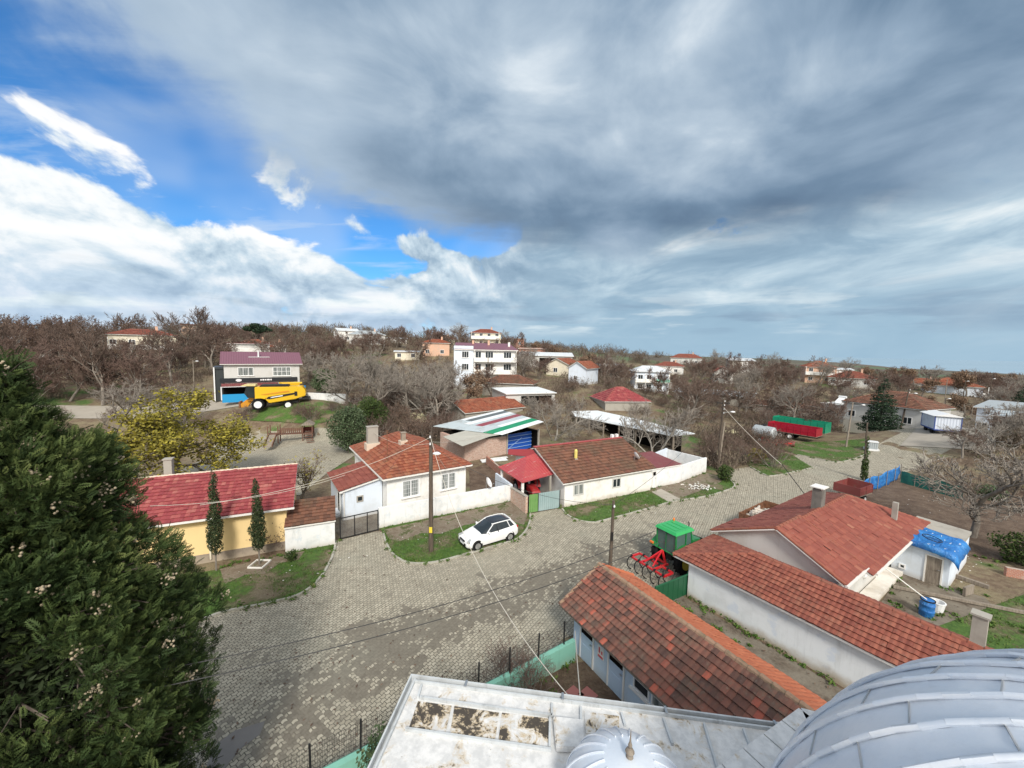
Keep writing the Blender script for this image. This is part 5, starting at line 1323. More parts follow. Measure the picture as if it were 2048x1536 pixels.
# cultivator hitched behind the green tractor
M['imp_red'] = paint('red_implement_paint', (0.55, 0.015, 0.022), .35, .2, amt=.25)
t = thing('cultivator', 'red spring tine cultivator hitched behind the green tractor', 'cultivator', (8.75, 21.9, 0.02), R(30))
mb = MB()
def bar(mb, a, b, s_=.085): 
    a, b = Vector(a), Vector(b); d = b - a
    mb.tube(a, b, s_ * .8, s_ * .8, 4)
bar(mb, (-.75, -1.2, .78), (-.75, 1.2, .78)); bar(mb, (0.0, -1.2, .78), (0.0, 1.2, .78)); bar(mb, (.45, -.55, .8), (.45, .55, .8))
for y in (-1.2, -.45, .45, 1.2): bar(mb, (-.75, y, .78), (0.0, y, .78))
for y in (-.45, .45): bar(mb, (0, y, .78), (.45, y, .8))
bar(mb, (.45, -.35, .8), (.55, 0, 1.42)); bar(mb, (.45, .35, .8), (.55, 0, 1.42)); bar(mb, (.55, 0, 1.42), (-.6, -.3, .85), .06); bar(mb, (.55, 0, 1.42), (-.6, .3, .85), .06)
mb.build('frame', M['imp_red'], t)
for k in range(9):
    y = -1.15 + k * .2875; x0 = -.75 if k % 2 == 0 else 0.0
    mb = MB(); pts = [Vector((x0 - .02, y, .80)), Vector((x0 - .22, y, .82)), Vector((x0 - .36, y, .68)), Vector((x0 - .36, y, .45)), Vector((x0 - .26, y, .22)), Vector((x0 - .10, y, .06))]
    mb.path(pts, .032, 5); mb.box((x0 - .07, y, .06), (.16, .07, .04), 0, 0, 0, .4); mb.box((x0, y, .82), (.12, .1, .12)); mb.build('tine', M['metal_dark'], t)

# combine harvester: x towards its rear, front wheel at the origin
M['cmb'] = paint('yellow_combine_paint', (0.72, 0.44, 0.018), .3, .3, dirt=(.35, .2, .05), amt=.25); M['cmb_o'] = paint('orange_yellow_paint', (0.60, 0.26, 0.015), .4, .1)
p = gd(518, 817, 62); t = thing('combine_harvester', 'yellow combine harvester without its header standing on the grass in front of the shop', 'combine harvester', (p.x, p.y, p.z + .38), math.atan2(-p.x, p.y) * .75)
mb = MB(); mb.xz([(-.3, 3.62), (6.3, 3.58), (6.75, 2.9), (6.75, 2.05), (5.3, 1.55), (1.6, 1.0), (1.0, 1.75), (-.3, 1.85)], -1.35, 1.35); mb.build('body', M['cmb'], t, bevel=.08)
mb = MB(); mb.xz([(.5, 2.45), (4.3, 3.0), (4.5, 2.75), (1.0, 2.35)], -1.40, -1.352); mb.build('recess_panel', M['cmb_o'], t)
mb = MB(); mb.xz([(1.2, 1.75), (1.5, 2.05), (5.2, 2.62), (5.2, 2.35), (1.7, 1.65)], -1.405, -1.36); mb.xz([(5.15, 2.1), (5.15, 2.8), (5.55, 2.8), (5.55, 2.1)], -1.41, -1.353); mb.build('side_decal', M['metal_dark'], t)
mb = MB(); mb.xz([(1.75, 1.84), (2.0, 2.02), (3.5, 2.26), (3.5, 2.1)], -1.416, -1.407); mb.build('decal_band', M['white_metal'], t)
mb = MB(); mb.xz([(.3, 3.63), (.5, 3.9), (4.2, 3.9), (4.4, 3.6)], -1.2, 1.2); mb.build('grain_tank', M['metal_dark'], t)
mb = MB(); mb.xz([(-.28, 3.7), (-1.45, 3.7), (-1.75, 2.6), (-1.3, 1.9), (-.28, 1.9)], -.95, .95); mb.build('cab', M['glass'], t)
mb = MB(); mb.xz([(-2.25, 3.78), (-.2, 3.72), (-.2, 4.0), (-1.6, 4.02)], -1.1, 1.1); mb.build('cab_roof', material('cream_cab_roof', color=(.62, .52, .25), rough=.4), t, bevel=.04)
mb = MB()
for s_ in (-1, 1): mb.tube((-.35, s_ * .96, 1.9), (-.35, s_ * .96, 3.7), .06, .06, 6); mb.tube((-1.3, s_ * .96, 1.9), (-1.5, s_ * .9, 3.72), .04, .04, 6)
mb.bx(-1.4, -.2, -1.3, -.97, 1.6, 1.68); mb.build('cab_frame', M['metal_dark'], t)
mb = MB(); mb.xz([(-.5, 1.7), (-1.0, 2.0), (-2.4, .9), (-2.2, .35), (-1.4, .45)], -.7, .7); mb.build('feeder_house', M['cmb_o'], t, bevel=.03)
mb = MB(); mb.xz([(-2.3, .35), (-2.3, 1.3), (-2.55, 1.3), (-2.55, .3)], -.8, .8); mb.build('header_coupling', M['rust'], t)
for s_ in (-1, 1):
    wheel(t, .1, s_ * 1.25, .85, .6, s_, .64, 'white_metal', 0, lugs=20); wheel(t, 4.2, s_ * 1.15, .62, .42, s_, .68, 'white_metal', 0, lugs=16)
mb = MB(); mb.bx(1.2, 5.6, -.8, .8, .9, 1.6); mb.tube((.1, -1.2, .8), (.1, 1.2, .8), .16, .16, 8); mb.tube((4.2, -1.1, .55), (4.2, 1.1, .55), .1, .1, 8); mb.bx(6.2, 7.3, -1.0, 1.0, 1.5, 1.75); mb.build('chassis', M['metal_dark'], t)
mb = MB(); mb.xz([(1.0, 1.7), (1.15, 1.95), (.6, 2.05), (-.3, 1.95), (-.3, 1.82), (.5, 1.85)], -1.46, -1.352); mb.build('fender', M['cmb'], t)
mb = MB(); mb.tube((3.2, 0.9, 3.9), (8.0 - 1.9, 1.3, 3.98), .16, .16, 10); mb.build('unloading_auger', M['cmb'], t)

# trailers
def trailer(label, loc, rz, L, W, z0, z1, mat, cat='trailer', axles=(0.5,), r=.42, floor='wood_old', sides=4, group=None, ribs=True):
    t = thing('trailer', label, cat, loc, rz, group)
    mb = MB(); mb.bx(0, L, -W / 2, W / 2, z0 - .08, z0); mb.build('floor', M[floor], t)
    mb = MB(); th = .05
    mb.bx(0, L, -W / 2, -W / 2 + th, z0 + .003, z1); mb.bx(0, L, W / 2 - th, W / 2, z0 + .003, z1); mb.bx(L - th, L, -W / 2 + th, W / 2 - th, z0 + .003, z1 + .08)
    if sides == 4: mb.bx(0, th, -W / 2 + th, W / 2 - th, z0 + .003, z1)
    if ribs:
        n = max(2, int(L / .9))
        for k in range(n + 1):
            x = min(k * L / n, L - .06)
            for s_ in (-1, 1): mb.bx(x, x + .06, s_ * W / 2 - (.04 if s_ < 0 else 0), s_ * W / 2 + (.04 if s_ > 0 else 0), z0, z1 + .01)
        for s_ in (-1, 1): mb.bx(0, L, s_ * W / 2 - .03, s_ * W / 2 + .03, (z0 + z1) / 2 - .03, (z0 + z1) / 2 + .03)
    mb.build('box', M[mat], t)
    mb = MB(); mb.bx(.2, L - .2, -.35, -.25, z0 - .22, z0 - .083); mb.bx(.2, L - .2, .25, .35, z0 - .22, z0 - .083); mb.tube((L - .2, -.3, z0 - .15), (L + 1.2, 0, .5), .04, .04, 5); mb.tube((L - .2, .3, z0 - .15), (L + 1.2, 0, .5), .04, .04, 5)
    for a in axles: mb.tube((L * a, -W / 2 + .1, r), (L * a, W / 2 - .1, r), .06, .06, 6); mb.bx(L * a - .1, L * a + .1, -.3, .3, r, z0 - .1)
    mb.build('chassis', M['metal_dark'], t)
    for a in axles:
        for s_ in (-1, 1): wheel(t, L * a, s_ * (W / 2 - .14), r, .25, s_, .55, 'white_metal', 0)
    return t
M['trl_red'] = paint('crimson_trailer_paint', (0.34, 0.008, 0.028), .3, .3, amt=.15); M['trl_green'] = paint('green_trailer_paint', (0.010, 0.26, 0.15), .3, .3, amt=.2)
M['trl_old'] = paint('dull_red_trailer_paint', (0.20, 0.045, 0.042), .5, 0, amt=.5)
trailer('long crimson tipping trailer on the grass beside the green one', (47.0, 57.9, hz_(47, 58)), R(124), 6.6, 2.4, 1.05, 2.25, 'trl_red', axles=(.52, .72), r=.5)
trailer('green high sided trailer behind the crimson one', (50.2, 60.2, hz_(50, 60)), R(124), 7.4, 2.4, 1.0, 2.6, 'trl_green', axles=(.5, .68), r=.5)
trailer('small open dull red trailer parked beside the blue tarpaulin fence', (30.6, 34.1, 0.02), R(28), 2.6, 1.9, .85, 1.6, 'trl_old', axles=(.5,), r=.38)
wt = trailer('dark wire sided trailer loaded with pale firewood behind the brown roofed house', (18.0, 27.5, 0.02), R(35), 4.2, 1.9, .75, 1.3, 'rust', axles=(.5,), r=.38)
rnd = random.Random(12); mb = MB()
for k in range(60):
    mb.tube((.3 + rnd.random() * 2.4, rnd.uniform(-.8, .8), .85 + rnd.random() * .45), (.5 + rnd.random() * 2.4, rnd.uniform(-.8, .8), .9 + rnd.random() * .45), .07 + rnd.random() * .05, .08, 6)
o = mb.build('firewood', wood('pale_firewood', (.40, .34, .28), (.62, .58, .52))); o.location = wt.location; o.rotation_euler = wt.rotation_euler; tag(o, 'pale split firewood piled in the dark wire sided trailer', 'firewood', kind='stuff')
# covered white and blue trailer
t = thing('covered_trailer', 'white covered trailer with blue trim and a white roof near the walnut tree', 'trailer', (59.6, 53.6, hz_(60, 53) + .05), R(-30))
mb = MB(); mb.bx(0, 2.6, 0, 4.4, .75, 2.6); mb.build('box', sheet('white_blue_sheet', (.62, .68, .78), .4, amt=.3, pitch=.3), t)
mb = MB(); mb.xz([(-.25, 2.62), (2.85, 2.62), (1.3, 3.05)], -.25, 4.65); mb.build('roof', M['white_metal'], t)
mb = MB()
for x in (0, 2.6):
    for y in (0, 4.4): mb.bx(x - .05, x + .05, y - .05, y + .05, .6, 2.6)
mb.bx(-.04, 2.64, -.04, 4.44, .6, .75); mb.build('trim', material('blue_trim', color=(.05, .09, .30), rough=.5), t)
for y in (1.2, 3.2):
    for s_ in (0, 1):
        mb = MB(); mb.lathe([(.2, -.12), (.4, -.1), (.4, .1), (.2, .12)], 18, (.15 + s_ * 2.3, y, .4), 0, 'X'); mb.build('wheel', M['tyre'], t)
mb = MB(); mb.bx(.3, 2.3, .2, 4.2, .45, .6); mb.build('chassis', M['metal_dark'], t)
# water tank, roller and plough by the trailers
p = gd(1527, 884, 59); t = thing('slurry_tank', 'old grey round tank trailer beside the red farm implements', 'tank trailer', (p.x, p.y, p.z), R(120))
mb = MB(); mb.lathe([(.001, -1.6), (.6, -1.55), (.95, -1.3), (1.0, 0), (.95, 1.3), (.6, 1.55), (.001, 1.6)], 20, (0, 0, 1.55), 0, 'X'); mb.build('tank', M['s_grey'], t, smooth=50)
mb = MB(); mb.bx(-1.8, 2.2, -.35, .35, .5, .65); mb.build('chassis', M['metal_dark'], t)
for s_ in (-1, 1): wheel(t, 0, s_ * .95, .45, .28, s_, .55, 'white_metal', 0)
mb = MB(); mb.lathe([(.25, 2.5), (.25, 2.7), (.3, 2.72), (.001, 2.78)], 12); mb.build('filler_cap', M['metal_dark'], t)
p = gd(1568, 892, 55.5); t = thing('red_roller', 'rusty red roller implement on the grass in front of the crimson trailer', 'farm roller', (p.x, p.y, p.z), R(-8))
mb = MB(); mb.lathe([(.001, -1.2), (.42, -1.2), (.42, 1.2), (.001, 1.2)], 18, (1.6, 0, .45), 0, 'Y'); mb.move(Matrix.Rotation(R(60), 4, 'Z')); mb.build('drum', M['trl_old'], t)
mb = MB()
for a, b in (((-3, 0, .7), (1, 0, .7)), ((-3, .8, .7), (-3, -.8, .7)), ((-1.5, .9, .6), (-1.5, -.9, .6)), ((0, .9, .6), (0, -.9, .6)), ((-3, 0, .7), (-3, 0, 1.5)), ((-3, 0, 1.5), (-1.5, 0, .7))): bar(mb, a, b, .12)
mb.build('frame', M['imp_red'], t)
for k in range(6):
    mb = MB(); x = -2.8 + k * .55; mb.path([Vector((x, .5 - (k % 2), .7)), Vector((x - .2, .5 - (k % 2), .4)), Vector((x, .5 - (k % 2), .05))], .04, 5); mb.build('tine', M['rust'], t)
p = gd(1737, 907, 62); t = thing('white_box', 'small white and grey cabinet standing at the edge of the paved junction', 'cabinet', (49.9, 52.4, hz_(49.9, 52.4)), R(-35))
mb = MB(); mb.bx(-.6, .6, -.5, .5, .25, 1.15); mb.build('body', M['s_grey'], t, bevel=.03); mb = MB(); mb.bx(-.66, .66, -.56, .56, 1.15, 1.25); mb.bx(-.75, .75, -.62, .62, 0, .25); mb.build('lid', M['white_metal'], t)

# ------------------------------------------------------------------ poles and wires
def pole(label, p, h, r=.13, lean=(0, 0), lamp=None, arms=0, mat='wood_pole', plate=False, group=None, ins=2):
    t = thing('utility_pole', label, 'pole', p, 0, group)
    top = Vector((lean[0], lean[1], h)); mb = MB(); n = 5
    for k in range(n): mb.tube(top * (k / n), top * ((k + 1) / n), r - r * .35 * k / n, r - r * .35 * (k + 1) / n, 10)
    mb.build('post', M[mat], t)
    for k in range(ins):
        mb = MB(); z = h - .3 - .45 * k; q = top * (z / h); mb.tube(q, q + Vector((.0, -.22, .0)), .018, .018, 5); mb.lathe([(.05, .0), (.06, .05), (.035, .09), (.05, .13), (.01, .15)], 8, q + Vector((0, -.22, -.02))); mb.build('insulator', M['white_metal'], t)
    for k in range(arms):
        z = h - .5 - .8 * k; q = top * (z / h); mb = MB(); mb.box(q, (1.5 if k == 0 else 1.1, .08, .1)); mb.build('crossarm', M['metal_dark'], t)
    if lamp:
        z, dx_, dy_ = lamp; q = top * (z / h); e = q + Vector((dx_, dy_, .12))
        mb = MB(); mb.tube(q, e, .03, .025, 6); a = mb.build('lamp_arm', M['steel'], t)
        mb = MB(); mb.ball(e + Vector((dx_ * .2, dy_ * .2, 0)), .2, 12, 8, 0, (1.35, 1, .5)); mb.build('lamp_head', M['white_metal'], t, smooth=60)
    if plate:
        mb = MB(); mb.box((.0, -.125, 1.55), (.2, .03, .38)); mb.build('plate', material('yellow_plate', color=(.70, .55, .05), rough=.5), t)
    return t
pA = at(862, 1104); pole('tall wooden pole with a lamp and yellow plate beside the white hatchback', pA, 7.9, .16, (-.05, .1), (6.45, .34, -.1), plate=True)
pB = at(1220, 1140); pole('short dark bare pole at the kerb in front of the toilet block', pB, 4.35, .12, (.03, 0), None, ins=1)
mb = MB(); mb.box((pB.x, pB.y - .14, 2.2), (.1, .1, .5)); o = mb.build('meter_box', M['metal_dark']); tag(o, 'small black box strapped to the short dark pole', 'meter box')
pC = Vector((24.0, 43.6, 0)); pole('leaning wooden pole with insulators and a lamp at the street corner', pC, 8.2, .17, (.25, .1), (6.6, .9, -.1), 1, ins=4)
mb = MB(); mb.tube((24.05, 43.6, 0), (24.5, 43.7, 5.5), .13, .1, 8); tag(mb.build('pole_stay', M['wood_old']), 'pale wooden prop leaning against the pole at the street corner', 'prop')
p = gd(1690, 905, 71); pole('pale leaning street lamp pole on the verge beside the green trailer', Vector((48.6, 54.9, 0)), 6.7, .13, (.9, .6), (6.2, 1.6, .3), mat='wood_old', ins=0)
pole('thin dark pole wrapped in ivy beside the blue tarpaulin fence', Vector((38.2, 40.6, 0)), 6.3, .12, (-.15, .1), None, ins=0)
pole('dark service pole with a lamp beside the grey hipped house', gd(1800, 858, 66), 8.2, .14, (1.0, .2), (7.2, 1.1, 0), 1, ins=2)
p = at(1605, 1002); mb = MB(); mb.tube((27.2, 33.6, 0.0), (25.2, 35.0, 3.2), .035, .03, 6); mb.tube((25.1, 34.95, 2.9), (25.4, 35.15, 2.9), .03, .03, 5); tag(mb.build('leaning_pipe', M['metal_dark']), 'thin dark pipe leaning out over the street behind the brown roofed house', 'pipe')
def wire(label, a, b, sag, r=.012, mat='wire', n=14, group=None):
    a, b = Vector(a), Vector(b); pts = []
    for k in range(n + 1):
        t = k / n; p = a + (b - a) * t; p.z -= sag * 4 * t * (1 - t); pts.append(p)
    mb = MB(); mb.path(pts, r, 5, 0); return tag(mb.build('overhead_wire', M[mat]), label, 'wire', group)
topA, topB, topC = pA + Vector((-.05, .0, 7.6)), pB + Vector((.02, -.1, 4.15)), pC + Vector((.2, -.1, 7.6))
G = 'overhead wires across the village'
# white service cable from the pole down over the car to the mosque yard
wire('sagging pale cable from the tall wooden pole over the car to the mosque yard', topA, at(1138, 1393, 4.9), 1.6, .013, 'wire_white', 40, G)
wire('pale service cable hanging in front of the toilet block', at(1150, 1262, 2.2), at(1160, 1390, 5.3), .05, .014, 'wire_white', 6, G)
wire('pale cable from the tall wooden pole to the hipped house gutter', topA, lw(mainA, rzM, 5.2, 0.0, 3.2), .25, .014, 'wire_white', 10, G)
wire('pale cable from the tall pole along the roof to its concrete chimney', topA - Vector((0, 0, .4)), lw(mainA, rzM, 1.4, 7.7, 5.2), .5, .012, 'wire_white', 12, G)
wire('pale cable from the tall pole towards the log pile', topA - Vector((0, 0, .3)), (-2.5, 46, 3.6), .5, .012, 'wire_white', 12, G)
wire('black cable low over the paved street, the upper of the two', at(40, 1391, 6.2), at(1310, 1062, 6.0), .6, .012, 'wire', 30, G)
wire('black cable low over the paved street, the lower of the two', at(40, 1430, 6.2), at(1330, 1080, 6.0), .55, .012, 'wire', 30, G)
wire('black cable from the tall pole to the short dark pole', topA - Vector((0, 0, .6)), topB, .9, .012, 'wire', 20, G)
wire('pale stay wire from the corner pole down to the leaning pipe', pC + Vector((.2, -.1, 7.2)), (25.2, 35.0, 3.15), .2, .02, 'wire_white', 10, G)
wire('thin black wire from the corner pole over the junction', topC, (49.4, 55.4, 6.5), .8, .012, 'wire', 16, G)
wire('thin black wire from the corner pole to the short dark pole', topC, topB, .9, .012, 'wire', 16, G)
wire('thin black wire from the lamp pole to the pole at the hipped house', (49.4, 55.4, 6.5), gd(1800, 858, 66) + Vector((1, 0, 8)), .6, .012, 'wire', 14, G)
wire('thin pale wire across the roof of the crimson tiled house', at(300, 1012, 6.5), at(690, 950, 5.5), .4, .010, 'wire_white', 14, G)
wire('thin grey wire between the tall pole and the playground', topA, at(400, 1010, 6.0), .6, .010, 'wire_white', 14, G)
# ------------------------------------------------------------------ things in the yards
def barrel(label, p, mat='tarp_blue'):
    t = thing('barrel', label, 'barrel', p); mb = MB(); mb.lathe([(.26, 0), (.28, .03), (.285, .3), (.30, .32), (.30, .36), (.285, .38), (.285, .62), (.30, .64), (.30, .68), (.28, .7), (.27, .88), (.24, .9)], 18); mb.build('drum', M[mat], t, smooth=50)
    mb = MB(); mb.lathe([(.29, .86), (.29, .91), (.25, .91), (.25, .86)], 18); mb.build('rim', M['metal_dark'], t)
barrel('blue plastic barrel in the bare yard beside the long store', at(1852, 1232))
p = at(1872, 1222); t = thing('white_tub', 'dirty white plastic tub standing behind the blue barrel', 'tub', p); mb = MB(); mb.lathe([(.25, 0), (.32, .5), (.34, .5), (.34, .54), (.28, .54), (.24, .05)], 14); mb.build('tub', M['white_metal'], t)
# blue tarpaulin fence and green net
t = thing('tarpaulin_fence', 'bright blue tarpaulin fence between the red trailer and the garden earth', 'fence', (0, 0, 0))
pts = [Vector((*P2(v), 0)) for v in (at(1690, 985), at(1712, 991), at(1735, 984), at(1770, 972), at(1798, 957))]
pts = [Vector((p.x, p.y, 0)) for p in smooth_line(pts, 6)]; V = []; rnd = random.Random(4); nz = 6; n = len(pts)
for i, p in enumerate(pts):
    h = 1.25 + .25 * i / n + .10 * math.sin(i * 1.1)
    for k in range(nz + 1): V.append((p.x + rnd.uniform(-.05, .05), p.y + .09 * math.sin(i * 1.9 + k) + rnd.uniform(-.03, .03), .02 + h * k / nz))
mb = MB(); mb.add(V, [(i * (nz + 1) + k, (i + 1) * (nz + 1) + k, (i + 1) * (nz + 1) + k + 1, i * (nz + 1) + k + 1) for i in range(n - 1) for k in range(nz)]); o = mb.build('tarpaulin', M['tarp_blue'], t, smooth=80); md = o.modifiers.new('thickness', 'SOLIDIFY'); md.thickness = .012
for i in range(0, n, 3):
    mb = MB(); mb.tube((pts[i].x, pts[i].y - .12, 0), (pts[i].x, pts[i].y - .12, 1.7), .035, .035, 6); mb.build('post', M['wood_old'], t)
t = thing('net_fence', 'dark green shade net fence along the back of the dug garden', 'fence', (0, 0, 0))
a, b = at(1800, 965), at(1925, 1000); V = []; n = 16
for i in range(n + 1):
    p = a + (b - a) * (i / n)
    for k in range(4): V.append((p.x, p.y + .08 * math.sin(i * 1.7 + k), 1.25 * k / 3 + (.06 * math.sin(i * 1.3) if k else 0)))
mb = MB(); mb.add(V, [(i * 4 + k, (i + 1) * 4 + k, (i + 1) * 4 + k + 1, i * 4 + k + 1) for i in range(n) for k in range(3)]); o = mb.build('net', M['tarp_green'], t); md = o.modifiers.new('thickness', 'SOLIDIFY'); md.thickness = .01
for i in range(0, n + 1, 4):
    p = a + (b - a) * (i / n); mb = MB(); mb.tube((p.x, p.y, 0), (p.x, p.y, 1.4), .03, .03, 6); mb.build('post', M['wood_old'], t)
# rail of old timber and low brick wall in the yard
mb = MB(); mb.box((26.5, 19.2, .15), (9.5, .16, .14), R(-23)); tag(mb.build('timber_beam', M['wood_old']), 'long weathered timber beam lying along the yard grass', 'beam')
mb = MB(); mb.box((27.4, 22.0, .12), (1.8, .2, .2), R(-60)); mb.box((25.9, 20.6, .3), (.9, .12, .5), R(20)); tag(mb.build('timber_offcut', M['wood_old']), 'short grey timber pieces beside the flat roofed store', 'timber')
wall_thing('brick_edging', 'low red brick wall behind the flat roofed store', 'wall', (30.6, 22.6), (36, 20.0), .55, .5, .22, M['brick_red'])
# playground tower set
p = on_ground(585, 884); rzp = math.atan2(-p.x, p.y) * .6; t = thing('play_frame', 'brown wooden play frame with two towers, a bridge and a slide on the paved playground', 'play frame', p, rzp)
mb = MB()
for x0 in (-2.2, 2.0):
    for x in (x0 - .6, x0 + .6):
        for y in (-.6, .6): mb.bx(x - .06, x + .06, y - .06, y + .06, 0, 2.35)
mb.build('post', M['wood_brown'], t)
mb = MB()
for x0 in (-2.2, 2.0): mb.bx(x0 - .66, x0 + .66, -.66, .66, 1.15, 1.25)
mb.bx(-1.55, 1.35, -.45, .45, 1.12, 1.2); mb.build('deck', M['wood_brown'], t)
mb = MB()
for y in (-.45, .45):
    mb.bx(-1.55, 1.35, y - .03, y + .03, 1.75, 1.85)
    for k in range(12): mb.bx(-1.5 + k * .25, -1.42 + k * .25, y - .02, y + .02, 1.2, 1.75)
mb.build('railing', M['wood_brown'], t)
mb = MB(); mb.xz([(1.2, 2.36), (2.8, 2.36), (2.0, 2.9)], -.85, .85); mb.build('roof', M['wood_old'], t)
mb = MB()
for x in (1.45, 2.55): mb.bx(x - .03, x + .03, -.62, .62, 1.3, 1.9)
mb.bx(1.4, 2.6, .58, .64, 1.3, 1.9); mb.build('side_panel', material('red_brown_board', color=(.20, .05, .04), rough=.7), t)
mb = MB(); mb.hexa([(-2.6, -.62, 1.1), (-1.8, -.62, 1.1), (-1.8, -.62, 1.25), (-2.6, -.62, 1.25), (-2.6, -3.0, .1), (-1.8, -3.0, .1), (-1.8, -3.0, .2), (-2.6, -3.0, .2)]); mb.build('slide', M['wood_old'], t)
for x in (-2.66, -1.74):
    mb = MB(); mb.hexa([(x - .05, -.6, 1.1), (x + .05, -.6, 1.1), (x + .05, -.6, 1.45), (x - .05, -.6, 1.45), (x - .05, -3.0, .05), (x + .05, -3.0, .05), (x + .05, -3.0, .4), (x - .05, -3.0, .4)]); mb.build('slide_side', M['wood_brown'], t)
for k in range(5):
    mb = MB(); mb.bx(1.5 + .15 * k, 2.5 + .15 * k, -.75 - .28 * k, -.55 - .28 * k, 1.0 - .22 * k, 1.06 - .22 * k); mb.build('step', M['wood_brown'], t)

# ------------------------------------------------------------------ houses farther off in the village
T_FAR = dict(row=0.5, tw=0.45, amp=0.03, step=0.06, seg=2)
def fh(name, label, cat, px, py, depth, L, W, h, kind, rise, roofm, wall, yaw=0.0, hl=0, hr=0, ov=.35, tile=T_FAR, base=.0, group=None):
    g = gd(px, py, depth); rz = math.atan2(-g.x, g.y) + R(yaw)
    ex = Vector((math.cos(rz), math.sin(rz), 0)); o = g - ex * (L / 2); o.z = g.z + base
    H = House(name, label, cat, o, rz, L, W, h, group)
    H.roof(kind, rise, roofm if isinstance(roofm, list) else ([M[roofm], M['fascia'], M['ridge']] if tile else [M[roofm], M['fascia']]), hl, hr, ov=ov, tile=tile, wall=M[wall], z0=-2.5)
    return H
def wins(H, side, zs, xs, w_=1.2, h_=1.3, nx=2, **k):
    for z in zs:
        for x in xs: H.window(side, x, z, w_, h_, nx, fw=.09, **k)
def balcony(H, side, a, b, z, depth=1.1, h=.95, mat='white', rail=None):
    mb = MB(); H.plate(mb, side, a, b, z - .15, z, .004, depth); mb.build('balcony', M[mat], H.t)
    mb = MB(); H.plate(mb, side, a, b, z + .003, z + h, depth - .1, depth); H.plate(mb, side, a, a + .1, z + .003, z + h, .004, depth - .103); H.plate(mb, side, b - .1, b, z + .003, z + h, .004, depth - .103); mb.build('parapet', M[rail or mat], H.t)
    mb = MB()
    for x in (a + .05, b - .15): H.plate(mb, side, x, x + .12, z + h + .003, z + 2.65, depth - .11, depth + .0)
    mb.build('balcony_post', M[mat], H.t)

M['st_glazed'] = material('dark_glazed_side', color=(.045, .052, .055), rough=.3)  # dark glassy tone of the shop's side extension
# shop with the purple roof behind the combine
H = fh('corner_shop', 'two storey grey shop house with a purple sheet roof behind the combine', 'shop', 529, 800, 68, 12.2, 9, 5.9, 'gable_x', 2.0, 's_purple', 'grey_pl', yaw=2, tile=None, ov=.5)
H.ov = (.5,) * 4
wins(H, 'F', (3.85,), (2.4,), 2.3, 1.45, 3, pane='curtain'); H.window('F', 7.5, 3.75, 2.8, 1.6, 4, 2, fw=.09, pane='curtain')
mb = MB(); H.plate(mb, 'F', -.1, 11.3, 2.75, 3.5, .05, .22); sb = mb.build('sign_band', material('black_sign_board', color=(.02, .023, .028), rough=.35), H.t)
mb = MB(); 
for a, b, z0_, z1_ in ((2.1, 2.9, 3.0, 3.26), (2.25, 2.75, 2.9, 3.34), (5.6, 5.8, 3.0, 3.25), (5.9, 6.2, 3.0, 3.25), (6.3, 6.5, 3.0, 3.25), (6.6, 7.0, 3.0, 3.25), (7.1, 7.3, 3.0, 3.25)): H.plate(mb, 'F', a, b, z0_, z1_, .222, .24 + .002 * a)
mb.build('lettering', M['pvc'], sb)
mb = MB(); H.plate(mb, 'F', .1, 8.2, 2.25, 2.32, .0, 2.2); H.plate(mb, 'F', .1, 8.2, 2.32, 2.6, .0, .9); mb.build('awning', M['s_maroon'], H.t)
mb = MB(); H.plate(mb, 'F', .05, .2, 0, 2.25, 2.0, 2.15); H.plate(mb, 'F', 4.2, 4.32, 0, 2.25, 2.0, 2.15); H.plate(mb, 'F', .05, 8.2, 2.15, 2.245, 2.0, 2.2); mb.build('awning_post', M['white_metal'], H.t)
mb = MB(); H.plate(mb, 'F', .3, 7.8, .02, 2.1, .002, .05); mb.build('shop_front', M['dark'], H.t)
mb = MB(); H.plate(mb, 'F', .2, 4.0, -.4, .95, 1.9, 2.1); mb.build('counter', material('sky_blue_panel', color=(.02, .30, .62), rough=.45), H.t)
mb = MB(); H.plate(mb, 'F', 8.4, 11.6, 1.85, 2.6, .25, .6); H.plate(mb, 'F', 9.0, 11.0, .2, 1.7, .25, .9); mb.build('yellow_stand', M['cmb'], H.t)
mb = MB(); H.plate(mb, 'F', 11.5, 12.6, -.3, 1.9, .3, .5); mb.build('blue_gate', material('sky_blue_gate', color=(.02, .22, .55), rough=.5), H.t)
mb = MB(); mb.bx(-.9, .35, 2.0, 8, -.5, 5.0); mb.bx(-1.0, .4, 1.8, 8.2, 5.0, 5.3); mb.build('side_extension', M['st_glazed'], H.t)
mb = MB(); mb.bx(-.98, -.8, 1.7, 1.79, -.5, 5.3); mb.build('white_post', M['white_metal'], H.t)
mb = MB(); mb.tube((5.5, 2.5, 6.9), (5.5, 2.5, 8.2), .12, .12, 8); mb.bx(4.0, 7.2, 2.3, 2.42, 7.02, 7.1); mb.build('flue_pipe', M['white_metal'], H.t)
a, b = gd(604, 797, 66), gd(692, 795, 65); wall_thing('white_wall', 'white roadside wall to the right of the purple roofed shop', 'wall', a, b, 1.5, 1.5, .25, M['white2'], z0=(a.z + b.z) / 2)
